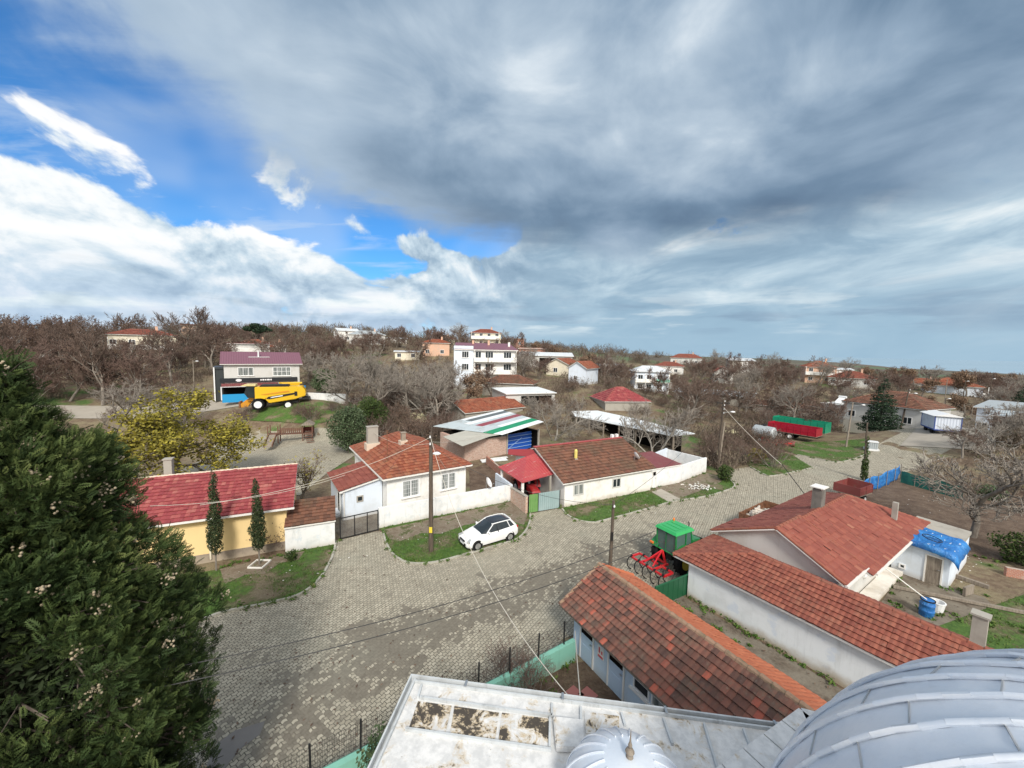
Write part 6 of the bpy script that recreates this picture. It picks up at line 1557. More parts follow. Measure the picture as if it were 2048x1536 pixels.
# white apartment house
H = fh('apartment_house', 'three storey white apartment house with a purple roof and wrap round balconies', 'apartment house', 972, 778, 96, 15.0, 10, 9.1, 'shed_front', -.0001, 's_purple', 'white', yaw=8, tile=None, ov=.1)
for o in list(H.t.children):
    if o.name.startswith('roof'): bpy.data.objects.remove(o)
mb = MB(); F_ = [[Vector((-.4, -.6, 9.05)), Vector((15.4, -.6, 9.05)), Vector((14.2, 5, 10.7)), Vector((.2, 5, 10.7))], [Vector((15.4, 10.6, 9.05)), Vector((-.4, 10.6, 9.05)), Vector((.2, 5, 10.7)), Vector((14.2, 5, 10.7))]]
for f in F_: mb.extr(f, (0, 0, .06), 0); mb.extr([p - Vector((0, 0, .2)) for p in f], (0, 0, .19), 1)
mb.extr([(.1, .3, 9.0), (.25, 5, 10.45), (.1, 9.7, 9.0)], (14, 0, 0), 1); mb.build('roof', [M['s_purple'], M['fascia']], H.t)
mb = MB(); mb.bx(-.5, 4.2, -.35, .05, -1, 9.9); mb.build('corner_bay', M['bluewash'], H.t)
H.ov = (0, 0, -.0, 0)
for z in (3.9, 6.9):
    wins(H, 'F', (z + .1,), (7.2, 11.8), 2.0, 1.6, 3); 
    H.plate
    mb = MB(); 
wz = (4.0, 7.0)
for z in wz:
    O_ = H.ov; H.ov = (0, 0, -.35, 0); wins(H, 'F', (z,), (1.4, ), 1.7, 1.6, 3); H.ov = O_
wins(H, 'F', (4.0, 7.0), (4.7,), 1.5, 1.6, 2); wins(H, 'F', (.9,), (7.0,), 1.6, 1.6, 2)
balcony(H, 'F', 4.3, 14.9, 3.2, 1.3, .9); balcony(H, 'F', 4.3, 14.9, 6.2, 1.3, .9)
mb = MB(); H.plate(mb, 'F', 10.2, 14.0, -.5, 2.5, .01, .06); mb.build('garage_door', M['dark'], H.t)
wins(H, 'L', (4.0, 7.0), (2.0, 6.0), 1.2, 1.5, 2); H.chimney(8.5, 3.5, 9.9, 11.4, .5, .5, 'pink'); H.chimney(13.6, 2.5, 9.6, 11.0, .5, .5, 'white')
H.chimney(4.6, 4.4, 10.4, 11.3, .5, .5, 'pink')
# two storey white house on the right
H = fh('white_villa', 'two storey white house with a white hip roof and balconies amid the village', 'house', 1303, 786, 119, 11.5, 9, 6.3, 'hip_x', 1.7, 's_white', 'bluewash', yaw=12, hl=3.5, hr=3.5, tile=None, ov=.6)
wins(H, 'F', (.9, 3.8), (1.6, 4.2, 7.4), 1.5, 1.5, 2); wins(H, 'R', (.9, 3.8), (2, 5.5), 1.2, 1.4, 2); balcony(H, 'F', .7, 6.4, 3.1, 1.2); balcony(H, 'F', 6.8, 10.8, 3.1, 1.2, rail='tealwall')
mb = MB()
for x in (.8, 3.6, 6.6, 10.5): H.plate(mb, 'F', x, x + .16, -.5, 5.9, 1.05, 1.2)
mb.build('column', M['white'], H.t)
def simple(label, px, py, depth, L, W, h, kind, rise, roof, wall, yaw=0, hl=0, hr=0, floors=1, n=3, tile=T_FAR, cat='house', ov=.4, name='village_house', side=None, w_=1.2, h_=1.2, chim=True, balc=False, base=0.0):
    H = fh(name, label, cat, px, py, depth, L, W, h, kind, rise, roof, wall, yaw, hl, hr, ov, tile, base)
    zs = [.95 + 2.9 * k for k in range(floors)]; xs = [L * (k + .5) / n - w_ / 2 for k in range(n)]
    xs = [max(.2, x - ov) for x in xs]
    if n: wins(H, 'F', zs, xs, w_, h_, 2, sill=False)
    if side: wins(H, side, zs, [W * .3, W * .6], w_, h_, 2, sill=False)
    if chim and 'x' in kind: H.chimney(L * .7, W * .45, h + rise * .6, h + rise + .8, .5, .5, 'pink')
    if balc and floors > 1: balcony(H, 'F', .3, L - 2 * ov - .3, 2.9, 1.1)
    return H
simple('white two storey house with a red hip roof on the left hillside', 290, 735, 92, 12.5, 9, 6.2, 'hip_x', 1.4, 't_red', 'cream', 0, 4, 4, 2, 4, balc=True)
simple('house with a red roof at the far left edge beside a dark green tree', 12, 680, 135, 10, 8, 5.2, 'hip_x', 1.5, 't_orange', 'white', 0, 3, 3, 1, 3)
simple('pale house half hidden by the brown trees on the far left', 78, 728, 88, 9, 7, 4.0, 'gable_x', 1.3, 's_white', 'white', 10, 0, 0, 1, 3, tile=None)
simple('hilltop house with a broad red hip roof above the purple roofed shop', 508, 694, 112, 11.5, 9, 2.9, 'hip_x', 2.3, 't_orange', 'cream', 0, 4.5, 4.5, 1, 4, w_=1.8)
H = simple('terraced annex with white parapets below the hilltop house', 497, 718, 106, 11, 4, 4.6, 'shed_back', .2, 's_maroon', 'grey_pl', 0, tile=None, n=5, w_=1.4, h_=1.5, floors=1); balcony(H, 'F', -.3, 10.5, 2.6, 1.4)
simple('pale house with a white terrace to the right of the hilltop house', 549, 700, 118, 7, 7, 3.0, 'gable_x', 1.0, 't_brown', 'white', 0, n=2)
simple('low brown house on the left skyline behind bare trees', 398, 668, 178, 13, 8, 3.6, 'gable_x', 1.0, 't_brown', 'pink', 0, n=4)
simple('dull green roofed house on the ridge left of the apartment house', 735, 690, 150, 14, 9, 4.0, 'hip_x', 1.7, [M['s_grey'], M['fascia']], 'grey_pl', 0, 4, 4, 1, 3, tile=None)
simple('white house on the ridge beside the green roofed house', 698, 682, 160, 9, 8, 4.6, 'gable_x', 1.2, 's_white', 'white', 15, n=3, tile=None)
simple('long white shed on the ridge above the bare walnut trees', 785, 684, 168, 13, 6, 2.2, 'shed_back', .5, 's_white', 'white', 0, n=0, tile=None)
simple('cream house with a small red hip roof on the skyline', 886, 694, 170, 11, 9, 3.6, 'hip_x', 1.7, 't_red', 'cream', 0, 4, 4, 1, 3)
simple('cream two storey house with a red hip roof right behind the apartment house', 972, 703, 140, 11.5, 9, 5.0, 'hip_x', 1.6, 't_red', 'cream', 5, 4, 4, 2, 4, balc=True)
simple('tall narrow red brick tower house on the skyline', 1041, 704, 175, 4.4, 5, 6.6, 'shed_back', .2, 's_maroon', 'brick_red', 20, n=1, floors=2, tile=None, side='R')
simple('unfinished orange brick house with an open terrace', 1063, 722, 138, 10, 7, 3.6, 'shed_back', .3, [M['brick_red'], M['fascia']], 'brick_red', -5, n=2, floors=1, tile=None, w_=2.0, h_=1.6)
simple('small house with orange walls and a tiled roof left of the apartment house', 872, 735, 120, 9, 7, 4.2, 'hip_x', 1.2, 't_orange', 'pink', 0, 3, 3, 1, 2)
simple('white gabled house with an orange roof and a dark attic window', 1152, 775, 88, 5.0, 9, 3.6, 'gable_y', 1.6, 't_orange', 'bluewash', -22, n=1, w_=.9, h_=1.0)
simple('orange roofed house behind the white gabled one', 1112, 752, 100, 7, 9, 3.0, 'gable_y', 1.6, 't_orange', 'cream', -25, n=1)
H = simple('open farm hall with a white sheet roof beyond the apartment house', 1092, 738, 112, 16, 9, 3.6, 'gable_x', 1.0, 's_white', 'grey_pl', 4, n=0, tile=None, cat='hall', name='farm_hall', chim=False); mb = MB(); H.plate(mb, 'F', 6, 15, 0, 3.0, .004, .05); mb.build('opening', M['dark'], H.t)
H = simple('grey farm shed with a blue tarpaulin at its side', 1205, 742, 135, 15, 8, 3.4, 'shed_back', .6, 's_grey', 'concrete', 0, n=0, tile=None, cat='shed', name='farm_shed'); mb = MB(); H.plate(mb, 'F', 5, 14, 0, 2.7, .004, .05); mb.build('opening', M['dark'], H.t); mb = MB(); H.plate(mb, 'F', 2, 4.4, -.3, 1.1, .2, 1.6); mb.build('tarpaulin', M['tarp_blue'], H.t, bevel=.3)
simple('low red roofed house behind the white two storey house', 1338, 748, 150, 11, 8, 3.2, 'hip_x', 1.6, 't_red', 'white', 0, 3.5, 3.5, 1, 2)
simple('low house with a red roof in the trees above the white two storey house', 1372, 722, 190, 15, 9, 3.4, 'hip_x', 2.0, 't_red', 'grey_pl', 0, 4, 4, 1, 3)
H = simple('dark grey modern house with a white slab roof and pale front', 1483, 752, 150, 9.5, 8, 5.6, 'shed_back', .9, 's_white', 'concrete', 12, n=0, tile=None); wins(H, 'F', (.9, 3.4), (5.6,), 2.4, 1.6, 3, frame='pvc'); mb = MB(); H.plate(mb, 'F', 4.6, 8.6, 0, 5.2, .004, .03); mb.build('pale_front', M['white'], H.t)
simple('small white gabled house with a steep roof and terrace among bushes', 1446, 772, 130, 6.5, 7, 3.6, 'gable_y', 2.2, 't_red', 'white', 10, n=2, floors=1, w_=.9)
simple('house with a large orange hip roof among the trees on the right', 1640, 768, 128, 9, 10, 5.4, 'hip_x', 2.0, 't_orange', 'pink', 10, 4, 4, 2, 2, balc=True)
simple('white house with terraces beside the orange hip roofed house', 1682, 762, 135, 7, 7, 4.2, 'shed_back', .5, 's_white', 'white', 10, n=2, tile=None, floors=1)
simple('house with a dull red hip roof left of the dark conifer', 1700, 784, 122, 12, 9, 2.8, 'hip_x', 2.0, 't_red', 'grey_pl', 0, 4.5, 4.5, 1, 3)
simple('house with a bright red hip roof in front of the far fields', 1842, 774, 140, 11.5, 9, 3.0, 'hip_x', 1.9, 't_orange', 'white', 0, 4, 4, 1, 3, base=-2.2)
H = simple('large red hip roofed house with white side terraces on the right', 1905, 796, 112, 12, 10, 4.6, 'hip_x', 2.2, 't_orange', 'bluewash', 8, 5, 5, 1, 3, base=-2.0); balcony(H, 'R', .5, 7, 1.8, 2.2)
H = simple('faded brown hip roofed house with pale walls behind the dark conifer', 1755, 872, 69, 12.0, 9.5, 3.7, 'hip_x', 2.3, 't_brown', 'grey_pl', -24, 4.7, 4.7, 1, 3, side='R', chim=False, base=1.6)
mb = MB(); mb.bx(-4.5, .3, 1.5, 6.5, 2.6, 2.75); mb.bx(-4.4, .2, 1.6, 6.4, -1, 2.6); mb.build('side_wing', M['grey_pl'], H.t)
mb = MB(); mb.hexa([(-2.6, 2.6, 2.85), (-1.5, 2.6, 2.85), (-1.5, 4.2, 3.9), (-2.6, 4.2, 3.9), (-2.6, 2.5, 2.93), (-1.5, 2.5, 2.93), (-1.5, 4.1, 3.98), (-2.6, 4.1, 3.98)]); mb.tube((-2.7, 4.3, 4.1), (-1.4, 4.3, 4.1), .22, .22, 10); mb.build('solar_heater', M['white_metal'], H.t)
mb = MB(); mb.bx(12.2, 14.0, .5, 3.5, -.5, 2.2); mb.build('porch_wall', M['pink'], H.t)
H = simple('white house with dark timber scaffolding at the right edge', 2025, 885, 60, 9, 8, 4.6, 'shed_back', .8, 's_grey', 'bluewash', -10, n=3, tile=None)
mb = MB()
for x in (.2, 2.3, 4.4, 6.5, 8.6): mb.tube((x, -.9, -.5), (x, -.9, 5), .05, .05, 6)
for z in (1.5, 3.2): mb.bx(0, 8.8, -.98, -.5, z, z + .08)
mb.build('scaffolding', M['wood_old'], H.t)
simple('small dark shed at the right edge below the scaffolded house', 2040, 895, 52, 6, 5, 2.4, 'shed_back', .4, 's_grey', 'concrete', 0, n=0, tile=None, cat='shed', name='garden_shed')
H = simple('low sagging shed with an old brown tiled roof in front of the apartment house', 1012, 806, 84, 12, 7, 2.3, 'hip_x', 1.6, 't_brown', 'concrete', -14, 4, 4, 1, 0, chim=False, cat='shed', name='old_shed')
simple('low white wall and roof in the bushes left of the apartment house', 815, 735, 115, 8, 5, 2.6, 'shed_back', .3, 's_white', 'cream', 0, n=2, tile=None)
simple('long low barn roof in the trees beyond the white canopy', 1420, 790, 105, 20, 7, 2.4, 'shed_back', .8, 's_grey', 'concrete', -14, n=0, tile=None, cat='barn', name='barn')
simple('small grey roofed outbuilding beyond the brown tiled hip house', 1560, 800, 92, 12, 6, 2.4, 'gable_x', .9, 't_brown', 'concrete', -12, n=0, cat='outbuilding', name='outbuilding', chim=False)

# ------------------------------------------------------------------ farm sheds behind the long house
# striped patchwork roof over log and brick walls, blue gate
rzs = R(39); Ps = Vector((-5.4, 44.1, 0)); exs = Vector((math.cos(rzs), math.sin(rzs), 0)); eys = Vector((-exs.y, exs.x, 0))
t = thing('patchwork_shed', 'farm shed with a striped patchwork sheet roof and a blue gate', 'shed', Ps, rzs)
iv = (Matrix.Translation(Ps) @ Matrix.Rotation(rzs, 4, 'Z')).inverted()
TL, TR_, RR_, BR_ = at(866, 853, 2.9), at(1003, 820, 4.3), at(1087, 844, 4.1), at(1004, 870, 2.9)
names = [('s_white', .12), ('s_grey', .12), ('s_white', .12), ('st_lt', .1), ('s_maroon', .1), ('st_lt', .14), ('s_white', .08), ('st_green', .1), ('s_white', .12)]
M['st_lt'] = sheet('weathered_light_sheet', (.50, .57, .60), .45, .1, pitch=.22, axis=1, amt=.5); M['st_green'] = sheet('green_stripe_sheet', (.006, .24, .11), .45, amt=.1); M['st_dark'] = sheet('dark_grey_sheet', (.11, .13, .135), .5, amt=.2)
M['st_red'] = sheet('dull_red_stripe_sheet', (.25, .05, .065), .5, amt=.2); M['st_white'] = sheet('bright_white_sheet', (.74, .78, .80), .4, amt=.25)
seq = [('st_white', .09, .37, 1), ('st_dark', .13, .37, 1), ('st_white', .12, .25, 1), ('st_lt', .08, .0, 1), ('st_red', .13, .25, 1), ('st_lt', .14, 0, 1), ('st_white', .09, .37, 1), ('st_green', .15, .0, 1), ('st_white', .12, .0, 1)]
f = 0.0; tot = sum(q[1] for q in seq); mats_ = []; mb = MB()
def bil(u, v): return (TL * (1 - u) + BR_ * u) * (1 - v) + (TR_ * (1 - u) + RR_ * u) * v
for nm, wd, v0, v1 in seq:
    u0, u1 = f / tot, (f + wd) / tot; f += wd
    if M[nm] not in mats_: mats_.append(M[nm])
    if M['st_lt'] not in mats_: mats_.append(M['st_lt'])
    N = 8
    for k in range(N):
        va, vb = k / N, (k + 1) / N; m_ = M[nm] if va >= v0 - .01 else M['st_lt']
        mb.extr([iv @ p for p in (bil(u0, va), bil(u1, va), bil(u1, vb), bil(u0, vb))], (0, 0, .05), mats_.index(m_))
mb.build('roof', mats_, t)
gpl = [at(886, 874, 2.75), at(925, 893, 2.5), at(980, 873, 2.75), at(1004, 869, 2.86), at(945, 858, 2.86)]
mb = MB(); mb.extr([iv @ p for p in gpl], (0, 0, .05)); mb.build('grey_roof', M['board_grey'], t)
mb = MB(); mb.bx(.1, 6.3, .1, .5, 0, 2.35); mb.bx(.1, .5, .5, 6, 0, 2.5); mb.build('brick_wall', M['brick_rough'], t)
q0, q1 = iv @ at(1004, 907), iv @ at(1078, 893); mb = MB(); dq = q1 - q0
mb.hexa([(q0.x, q0.y, 0), (q1.x, q1.y, 0), (q1.x - .1, q1.y + .2, 0), (q0.x - .1, q0.y + .2, 0), (q0.x, q0.y, 2.3), (q1.x, q1.y, 2.3), (q1.x - .1, q1.y + .2, 2.3), (q0.x - .1, q0.y + .2, 2.3)]); gate = mb.build('blue_gate', M['s_blue'], t)
mb = MB(); pale = material('pale_blue_rail', color=(.30, .45, .70), rough=.5)
for z in (.5, 1.0, 1.5, 2.0): mb.tube(q0 + dq * .03 + Vector((.02, -.05, z)), q0 + dq * .97 + Vector((.02, -.05, z)), .04, .04, 5)
mb.tube(q0 + dq * .08 + Vector((0, -.08, .25)), q0 + dq * .5 + Vector((0, -.08, 1.7)), .035, .035, 5); mb.build('gate_rail', pale, gate)
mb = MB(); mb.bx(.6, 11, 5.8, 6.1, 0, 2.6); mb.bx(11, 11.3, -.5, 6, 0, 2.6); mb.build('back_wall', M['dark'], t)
for x, y in ((6.4, .1), (11.2, -.6)): mb = MB(); mb.bx(x - .1, x + .1, y - .1, y + .1, 0, 2.8); mb.build('post', M['concrete'], t)
# orange tiled shed behind it
rz2 = R(41); P3 = at(930, 832, 2.7)
H = House('tiled_shed', 'long shed with a faded orange tiled roof behind the patchwork shed', 'shed', (P3.x, P3.y, hz_(P3.x, P3.y)), rz2, 13.0, 8.5, 2.3); H.roof('gable_x', 1.5, TR('t_orange'), tile=dict(row=.45, tw=.35, amp=.03, step=.05, seg=2), wall=M['concrete'], z0=-1)
P4 = at(1050, 815, 2.9); H = House('open_shed', 'open fronted shed with a white sheet roof beside the orange tiled shed', 'shed', (P4.x - 3.5, P4.y + .5, hz_(P4.x, P4.y)), R(22), 10.5, 8.5, 2.7); H.roof('shed_back', .35, [M['st_white'], M['fascia']], tile=None, wall=M['grey_pl'], ov=(.2, .2, .4, .2), z0=-1)
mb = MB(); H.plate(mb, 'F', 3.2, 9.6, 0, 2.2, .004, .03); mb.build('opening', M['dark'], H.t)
# long white canopy with dark bays
cp = [at(1143, 823, 2.9), at(1195, 822, 3.1), at(1270, 838, 3.1), at(1390, 868, 2.8), at(1345, 873, 2.6), at(1150, 833, 2.7)]
c0 = Vector((cp[4].x, cp[4].y, 0)); t = thing('long_canopy', 'long open canopy with a white sheet roof over dark bays and stacked timber', 'canopy', c0)
mb = MB(); mb.extr([p - c0 for p in cp], (0, 0, .08)); mb.build('roof', M['st_white'], t)
A_, B_ = cp[5] - c0, cp[4] - c0; d = B_ - A_; dl = Vector((d.x, d.y, 0)); nb = Vector((-dl.y, dl.x, 0)).normalized()
if nb.y < 0: nb = -nb
for k in range(7):
    p = A_ + d * (k / 6) + nb * .25; mb = MB(); mb.bx(p.x - .1, p.x + .1, p.y - .1, p.y + .1, 0, p.z - .02); mb.build('post', M['wood_old'], t)
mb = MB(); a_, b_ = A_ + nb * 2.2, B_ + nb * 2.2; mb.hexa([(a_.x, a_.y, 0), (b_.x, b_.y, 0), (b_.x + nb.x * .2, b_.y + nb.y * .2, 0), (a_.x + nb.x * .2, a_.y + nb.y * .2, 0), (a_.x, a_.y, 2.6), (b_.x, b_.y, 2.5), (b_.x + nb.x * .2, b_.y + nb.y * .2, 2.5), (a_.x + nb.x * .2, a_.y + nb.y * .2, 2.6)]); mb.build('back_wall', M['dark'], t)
o = MB(); rnd = random.Random(2); e = dl.normalized()
for k in range(14):
    p = B_ - e * rnd.uniform(.4, 1.2) + nb * rnd.uniform(.4, 1.2); z = .1 + .13 * k; o.tube((p.x - e.x * 1.8, p.y - e.y * 1.8, z), (p.x + e.x * .8, p.y + e.y * .8, z), .06, .06, 5)
o = o.build('timber_stack', M['wood_old']); o.location = c0; tag(o, 'stack of grey timber poles at the near end of the white canopy', 'timber stack')
P5 = at(1270, 830, 2.8); H = House('red_hip_shed', 'shed with a crimson pyramid roof poking up behind the white canopy', 'shed', (P5.x - 4, P5.y + 5, hz_(P5.x, P5.y)), R(8), 9, 8, 2.7); H.roof('hip_x', 2.3, TR('t_pink'), 3.8, 3.8, tile=T_FAR, wall=M['concrete'], z0=-1)
# pale yellow sheets, scrap, and far poles
def heap(label, px, py, depth, sx, sy, sz, mat, seed, name='tarpaulin_heap', cat='heap'):
    p = gd(px, py, depth); rnd = random.Random(seed); mb = MB(); nx, ny = 12, 8; V = []
    for j in range(ny + 1):
        for i in range(nx + 1):
            u, v = i / nx * 2 - 1, j / ny * 2 - 1; e = max(0, (1 - u ** 4)) * max(0, (1 - v ** 4)); V.append((u * sx, v * sy, sz * e * (.8 + .3 * math.sin(u * 6 + seed) * math.cos(v * 4)) + rnd.uniform(-.05, .05)))
    mb.add(V, [(j * (nx + 1) + i, j * (nx + 1) + i + 1, (j + 1) * (nx + 1) + i + 1, (j + 1) * (nx + 1) + i) for j in range(ny) for i in range(nx)])
    o = mb.build(name, mat, smooth=60); o.location = p; o.rotation_euler = (0, 0, math.atan2(-p.x, p.y)); tag(o, label, cat)
M['pale_y'] = material('pale_yellow_sheeting', lambda n, o, uv: dict(color=n.mix(n.noise(o, 1.5, 5), (.52, .47, .26), (.70, .66, .44)), rough=.6, normal=n.bump(n.noise(o, 3, 4), .6, .06)))
heap('pale yellow sheeting heaped among bare trees behind the dark bush', 820, 822, 64, 2.9, 1.6, 1.5, M['pale_y'], 3)
heap('yellow tarpaulin over a heap just behind the mossy roof of the long house', 1180, 876, 49, 1.8, .9, 1.0, material('yellow_tarp', color=(.52, .42, .14), rough=.6), 5)
heap('small pale yellow heap behind the leaning corner pole', 1462, 862, 62, 1.6, 1.0, 1.0, M['pale_y'], 7)
heap('black plastic sheet and scrap on the weedy corner plot', 1520, 905, 50.5, 2.2, .8, .35, M['metal_dark'], 9, 'scrap_sheet', 'scrap')
for k, (px, py, dp, h) in enumerate(((329, 672, 120, 7.5), (316, 680, 150, 6), (401, 676, 150, 5.5), (267, 674, 150, 5.5), (489, 690, 125, 7.5), (388, 772, 70, 6.2), (975, 772, 90, 8), (1208, 775, 92, 6.2), (1888, 812, 95, 7.5), (1925, 806, 100, 6), (1020, 770, 120, 7), (1163, 712, 220, 6), (1978, 800, 105, 6), (1885, 850, 75, 7))):
    p = gd(px, py, dp); lab = ['far pole with crossarms on the left skyline, tallest above the bare trees', 'short far pole left of the red roofed white house', 'twin armed far pole above the low brown skyline house', 'thin far pole at the left of the skyline group', 'thin far pole left of the hilltop house roof', 'concrete lamp post in front of the left thicket', 'dark pole in front of the white apartment house', 'pale concrete pole beside the grey farm shed', 'dark pole in front of the large red hip roofed house', 'far lamp pole right of the large red roofed house', 'far pole behind the apartment house', 'tiny far pole on the central skyline', 'far lamp pole near the right edge fields', 'dark pole behind the covered white trailer'][k]
    pole(lab, p, h, .11, (.05, 0), (h - .3, .6, 0) if k in (5, 9, 12, 13) else None, 2 if k in (0, 2) else (1 if k in (3, 4, 11) else 0), 'wood_old' if k in (5, 7, 8) else 'wood_pole', ins=0)

wall_thing('garden_divider', 'low dark brick wall beside the dug earth between the hipped house and the patchwork shed', 'wall', at(972, 928), at(1022, 970), .9, .8, .2, M['brick_red'])
mb = MB(); mb.box((0, 0, .12), (3.2, .9, .06), R(20), 0, R(4)); mb.box((.3, .5, .22), (2.8, .5, .05), R(26), 0, R(-3)); o = mb.build('sheet_pile', M['st_white']); o.location = at(988, 922); tag(o, 'white metal sheets lying on the ground by the rough brick wall', 'metal sheet')
rnd = random.Random(21); mb = MB(); c = at(1398, 976)
for k in range(70):
    x, y = rnd.gauss(0, .7), rnd.gauss(0, .45); s_ = rnd.uniform(.04, .12); mb.box((c.x + x, c.y + y, .06 + s_ * .3 + max(0, .25 - math.hypot(x, y) * .2) * rnd.random()), (s_ * 1.6, s_, s_ * .8), rnd.uniform(0, 3), 0, rnd.uniform(-.4, .4), rnd.uniform(-.4, .4))
tag(mb.build('rubble', M['white2']), 'pile of white plaster rubble against the yard wall', 'rubble', kind='stuff')
mb = MB()
for k in range(170):
    q = rnd.choice(((700, 1115), (860, 1075), (960, 1045), (1240, 1025), (1370, 990), (560, 1150), (1560, 930), (1660, 905), (600, 845), (560, 855), (1900, 1180), (1950, 1130), (1850, 1010))); p = on_ground(q[0] + rnd.gauss(0, 45), q[1] + rnd.gauss(0, 9))
    if p.y < 14: continue
    s_ = rnd.uniform(.015, .045); mb.box((p.x, p.y, p.z + .07), (s_ * rnd.uniform(1, 2), s_, s_ * .5), rnd.uniform(0, 3), 0, rnd.uniform(-.3, .3), 0)
tag(mb.build('litter', M['fascia']), 'scattered pale scraps and stones on the verges and yards', 'litter', kind='stuff')

# ------------------------------------------------------------------ vegetation
def leafmat(name, stops, rough=0.7):
    def fn(n, o, uv):
        u, v, _ = n.sep(uv); big = n.noise(o, 0.5, 3, 0.5)
        return dict(color=n.ramp(n.add(n.mul(u, 0.75), n.mul(n.smooth(big, 0.3, 0.7), 0.25)), stops), rough=rough)
    return material(name, fn, spec=0.25)
M['bark'] = wood('grey_bark', (0.13, 0.11, 0.092), (0.27, 0.24, 0.205), .9, (3, 3, .8))
M['bark_pale'] = wood('pale_bark', (0.22, 0.20, 0.175), (0.38, 0.355, 0.31), .9, (3, 3, .8))
M['bark_dark'] = wood('dark_bark', (0.07, 0.055, 0.045), (0.15, 0.12, 0.10), .9, (3, 3, .8))
M['twig'] = material('brown_twigs', lambda n, o, uv: dict(color=n.mix(n.noise(o, .8, 3), (0.105, 0.070, 0.055), (0.195, 0.140, 0.110)), rough=.9))
M['twig_grey'] = material('grey_twigs', lambda n, o, uv: dict(color=n.mix(n.noise(o, .8, 3), (0.20, 0.175, 0.15), (0.34, 0.305, 0.265)), rough=.9))
M['twig_red'] = material('reddish_twigs', lambda n, o, uv: dict(color=n.mix(n.noise(o, .8, 3), (0.110, 0.070, 0.056), (0.195, 0.130, 0.105)), rough=.9))
M['leaf_yellow'] = leafmat('yellow_autumn_leaves', [(0, (0.11, 0.10, 0.025)), (.4, (0.20, 0.175, 0.030)), (.8, (0.36, 0.31, 0.045)), (1, (0.14, 0.17, 0.04))])
M['leaf_brown'] = leafmat('dead_brown_leaves', [(0, (0.075, 0.050, 0.037)), (.6, (0.135, 0.090, 0.065)), (1, (0.20, 0.14, 0.10))])
M['leaf_rust'] = leafmat('rust_brown_leaves', [(0, (0.13, 0.085, 0.055)), (.6, (0.22, 0.145, 0.095)), (1, (0.31, 0.22, 0.15))])
M['leaf_olive'] = leafmat('olive_leaves', [(0, (0.030, 0.050, 0.022)), (.6, (0.070, 0.105, 0.048)), (1, (0.155, 0.195, 0.115))])
M['leaf_dark'] = leafmat('dark_green_leaves', [(0, (0.020, 0.038, 0.010)), (.6, (0.045, 0.075, 0.018)), (1, (0.10, 0.13, 0.03))])
M['leaf_conifer'] = leafmat('conifer_needles', [(0, (0.010, 0.024, 0.014)), (.7, (0.025, 0.050, 0.025)), (1, (0.05, 0.085, 0.04))])
M['leaf_cypress'] = leafmat('cypress_scales', [(0, (0.014, 0.026, 0.010)), (.45, (0.038, 0.066, 0.020)), (.75, (0.085, 0.118, 0.034)), (1, (0.175, 0.200, 0.068))])
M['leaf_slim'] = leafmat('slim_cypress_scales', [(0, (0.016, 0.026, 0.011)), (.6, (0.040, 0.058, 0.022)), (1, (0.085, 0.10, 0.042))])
M['leaf_under'] = leafmat('brushwood', [(0, (0.070, 0.050, 0.040)), (.45, (0.13, 0.10, 0.080)), (.8, (0.19, 0.155, 0.120)), (.93, (0.11, 0.105, 0.055)), (1, (0.09, 0.105, 0.045))], .95)

def tubes_np(segs, n):
    "all segments (p0, p1, r0, r1) as open n-sided tubes in one go"
    A = np.array([s[0] for s in segs]); B = np.array([s[1] for s in segs]); r0 = np.array([s[2] for s in segs]); r1 = np.array([s[3] for s in segs])
    d = B - A; l = np.linalg.norm(d, axis=1, keepdims=True); d = d / np.maximum(l, 1e-9)
    h = np.where(np.abs(d[:, 2:3]) < .9, np.array([[0, 0, 1.]]), np.array([[1., 0, 0]]))
    a = np.cross(d, h); a /= np.linalg.norm(a, axis=1, keepdims=True); b = np.cross(d, a)
    V = []; 
    for P, r in ((A, r0), (B, r1)):
        for k in range(n):
            t = 2 * math.pi * k / n; V.append(P + (a * math.cos(t) + b * math.sin(t)) * r[:, None])
    V = np.stack(V, 1); m = len(segs); base = (np.arange(m) * 2 * n)[:, None]
    F = np.concatenate([base + np.array([[k, (k + 1) % n, n + (k + 1) % n, n + k]]) for k in range(n)], 0)
    return V.reshape(-1, 3), F
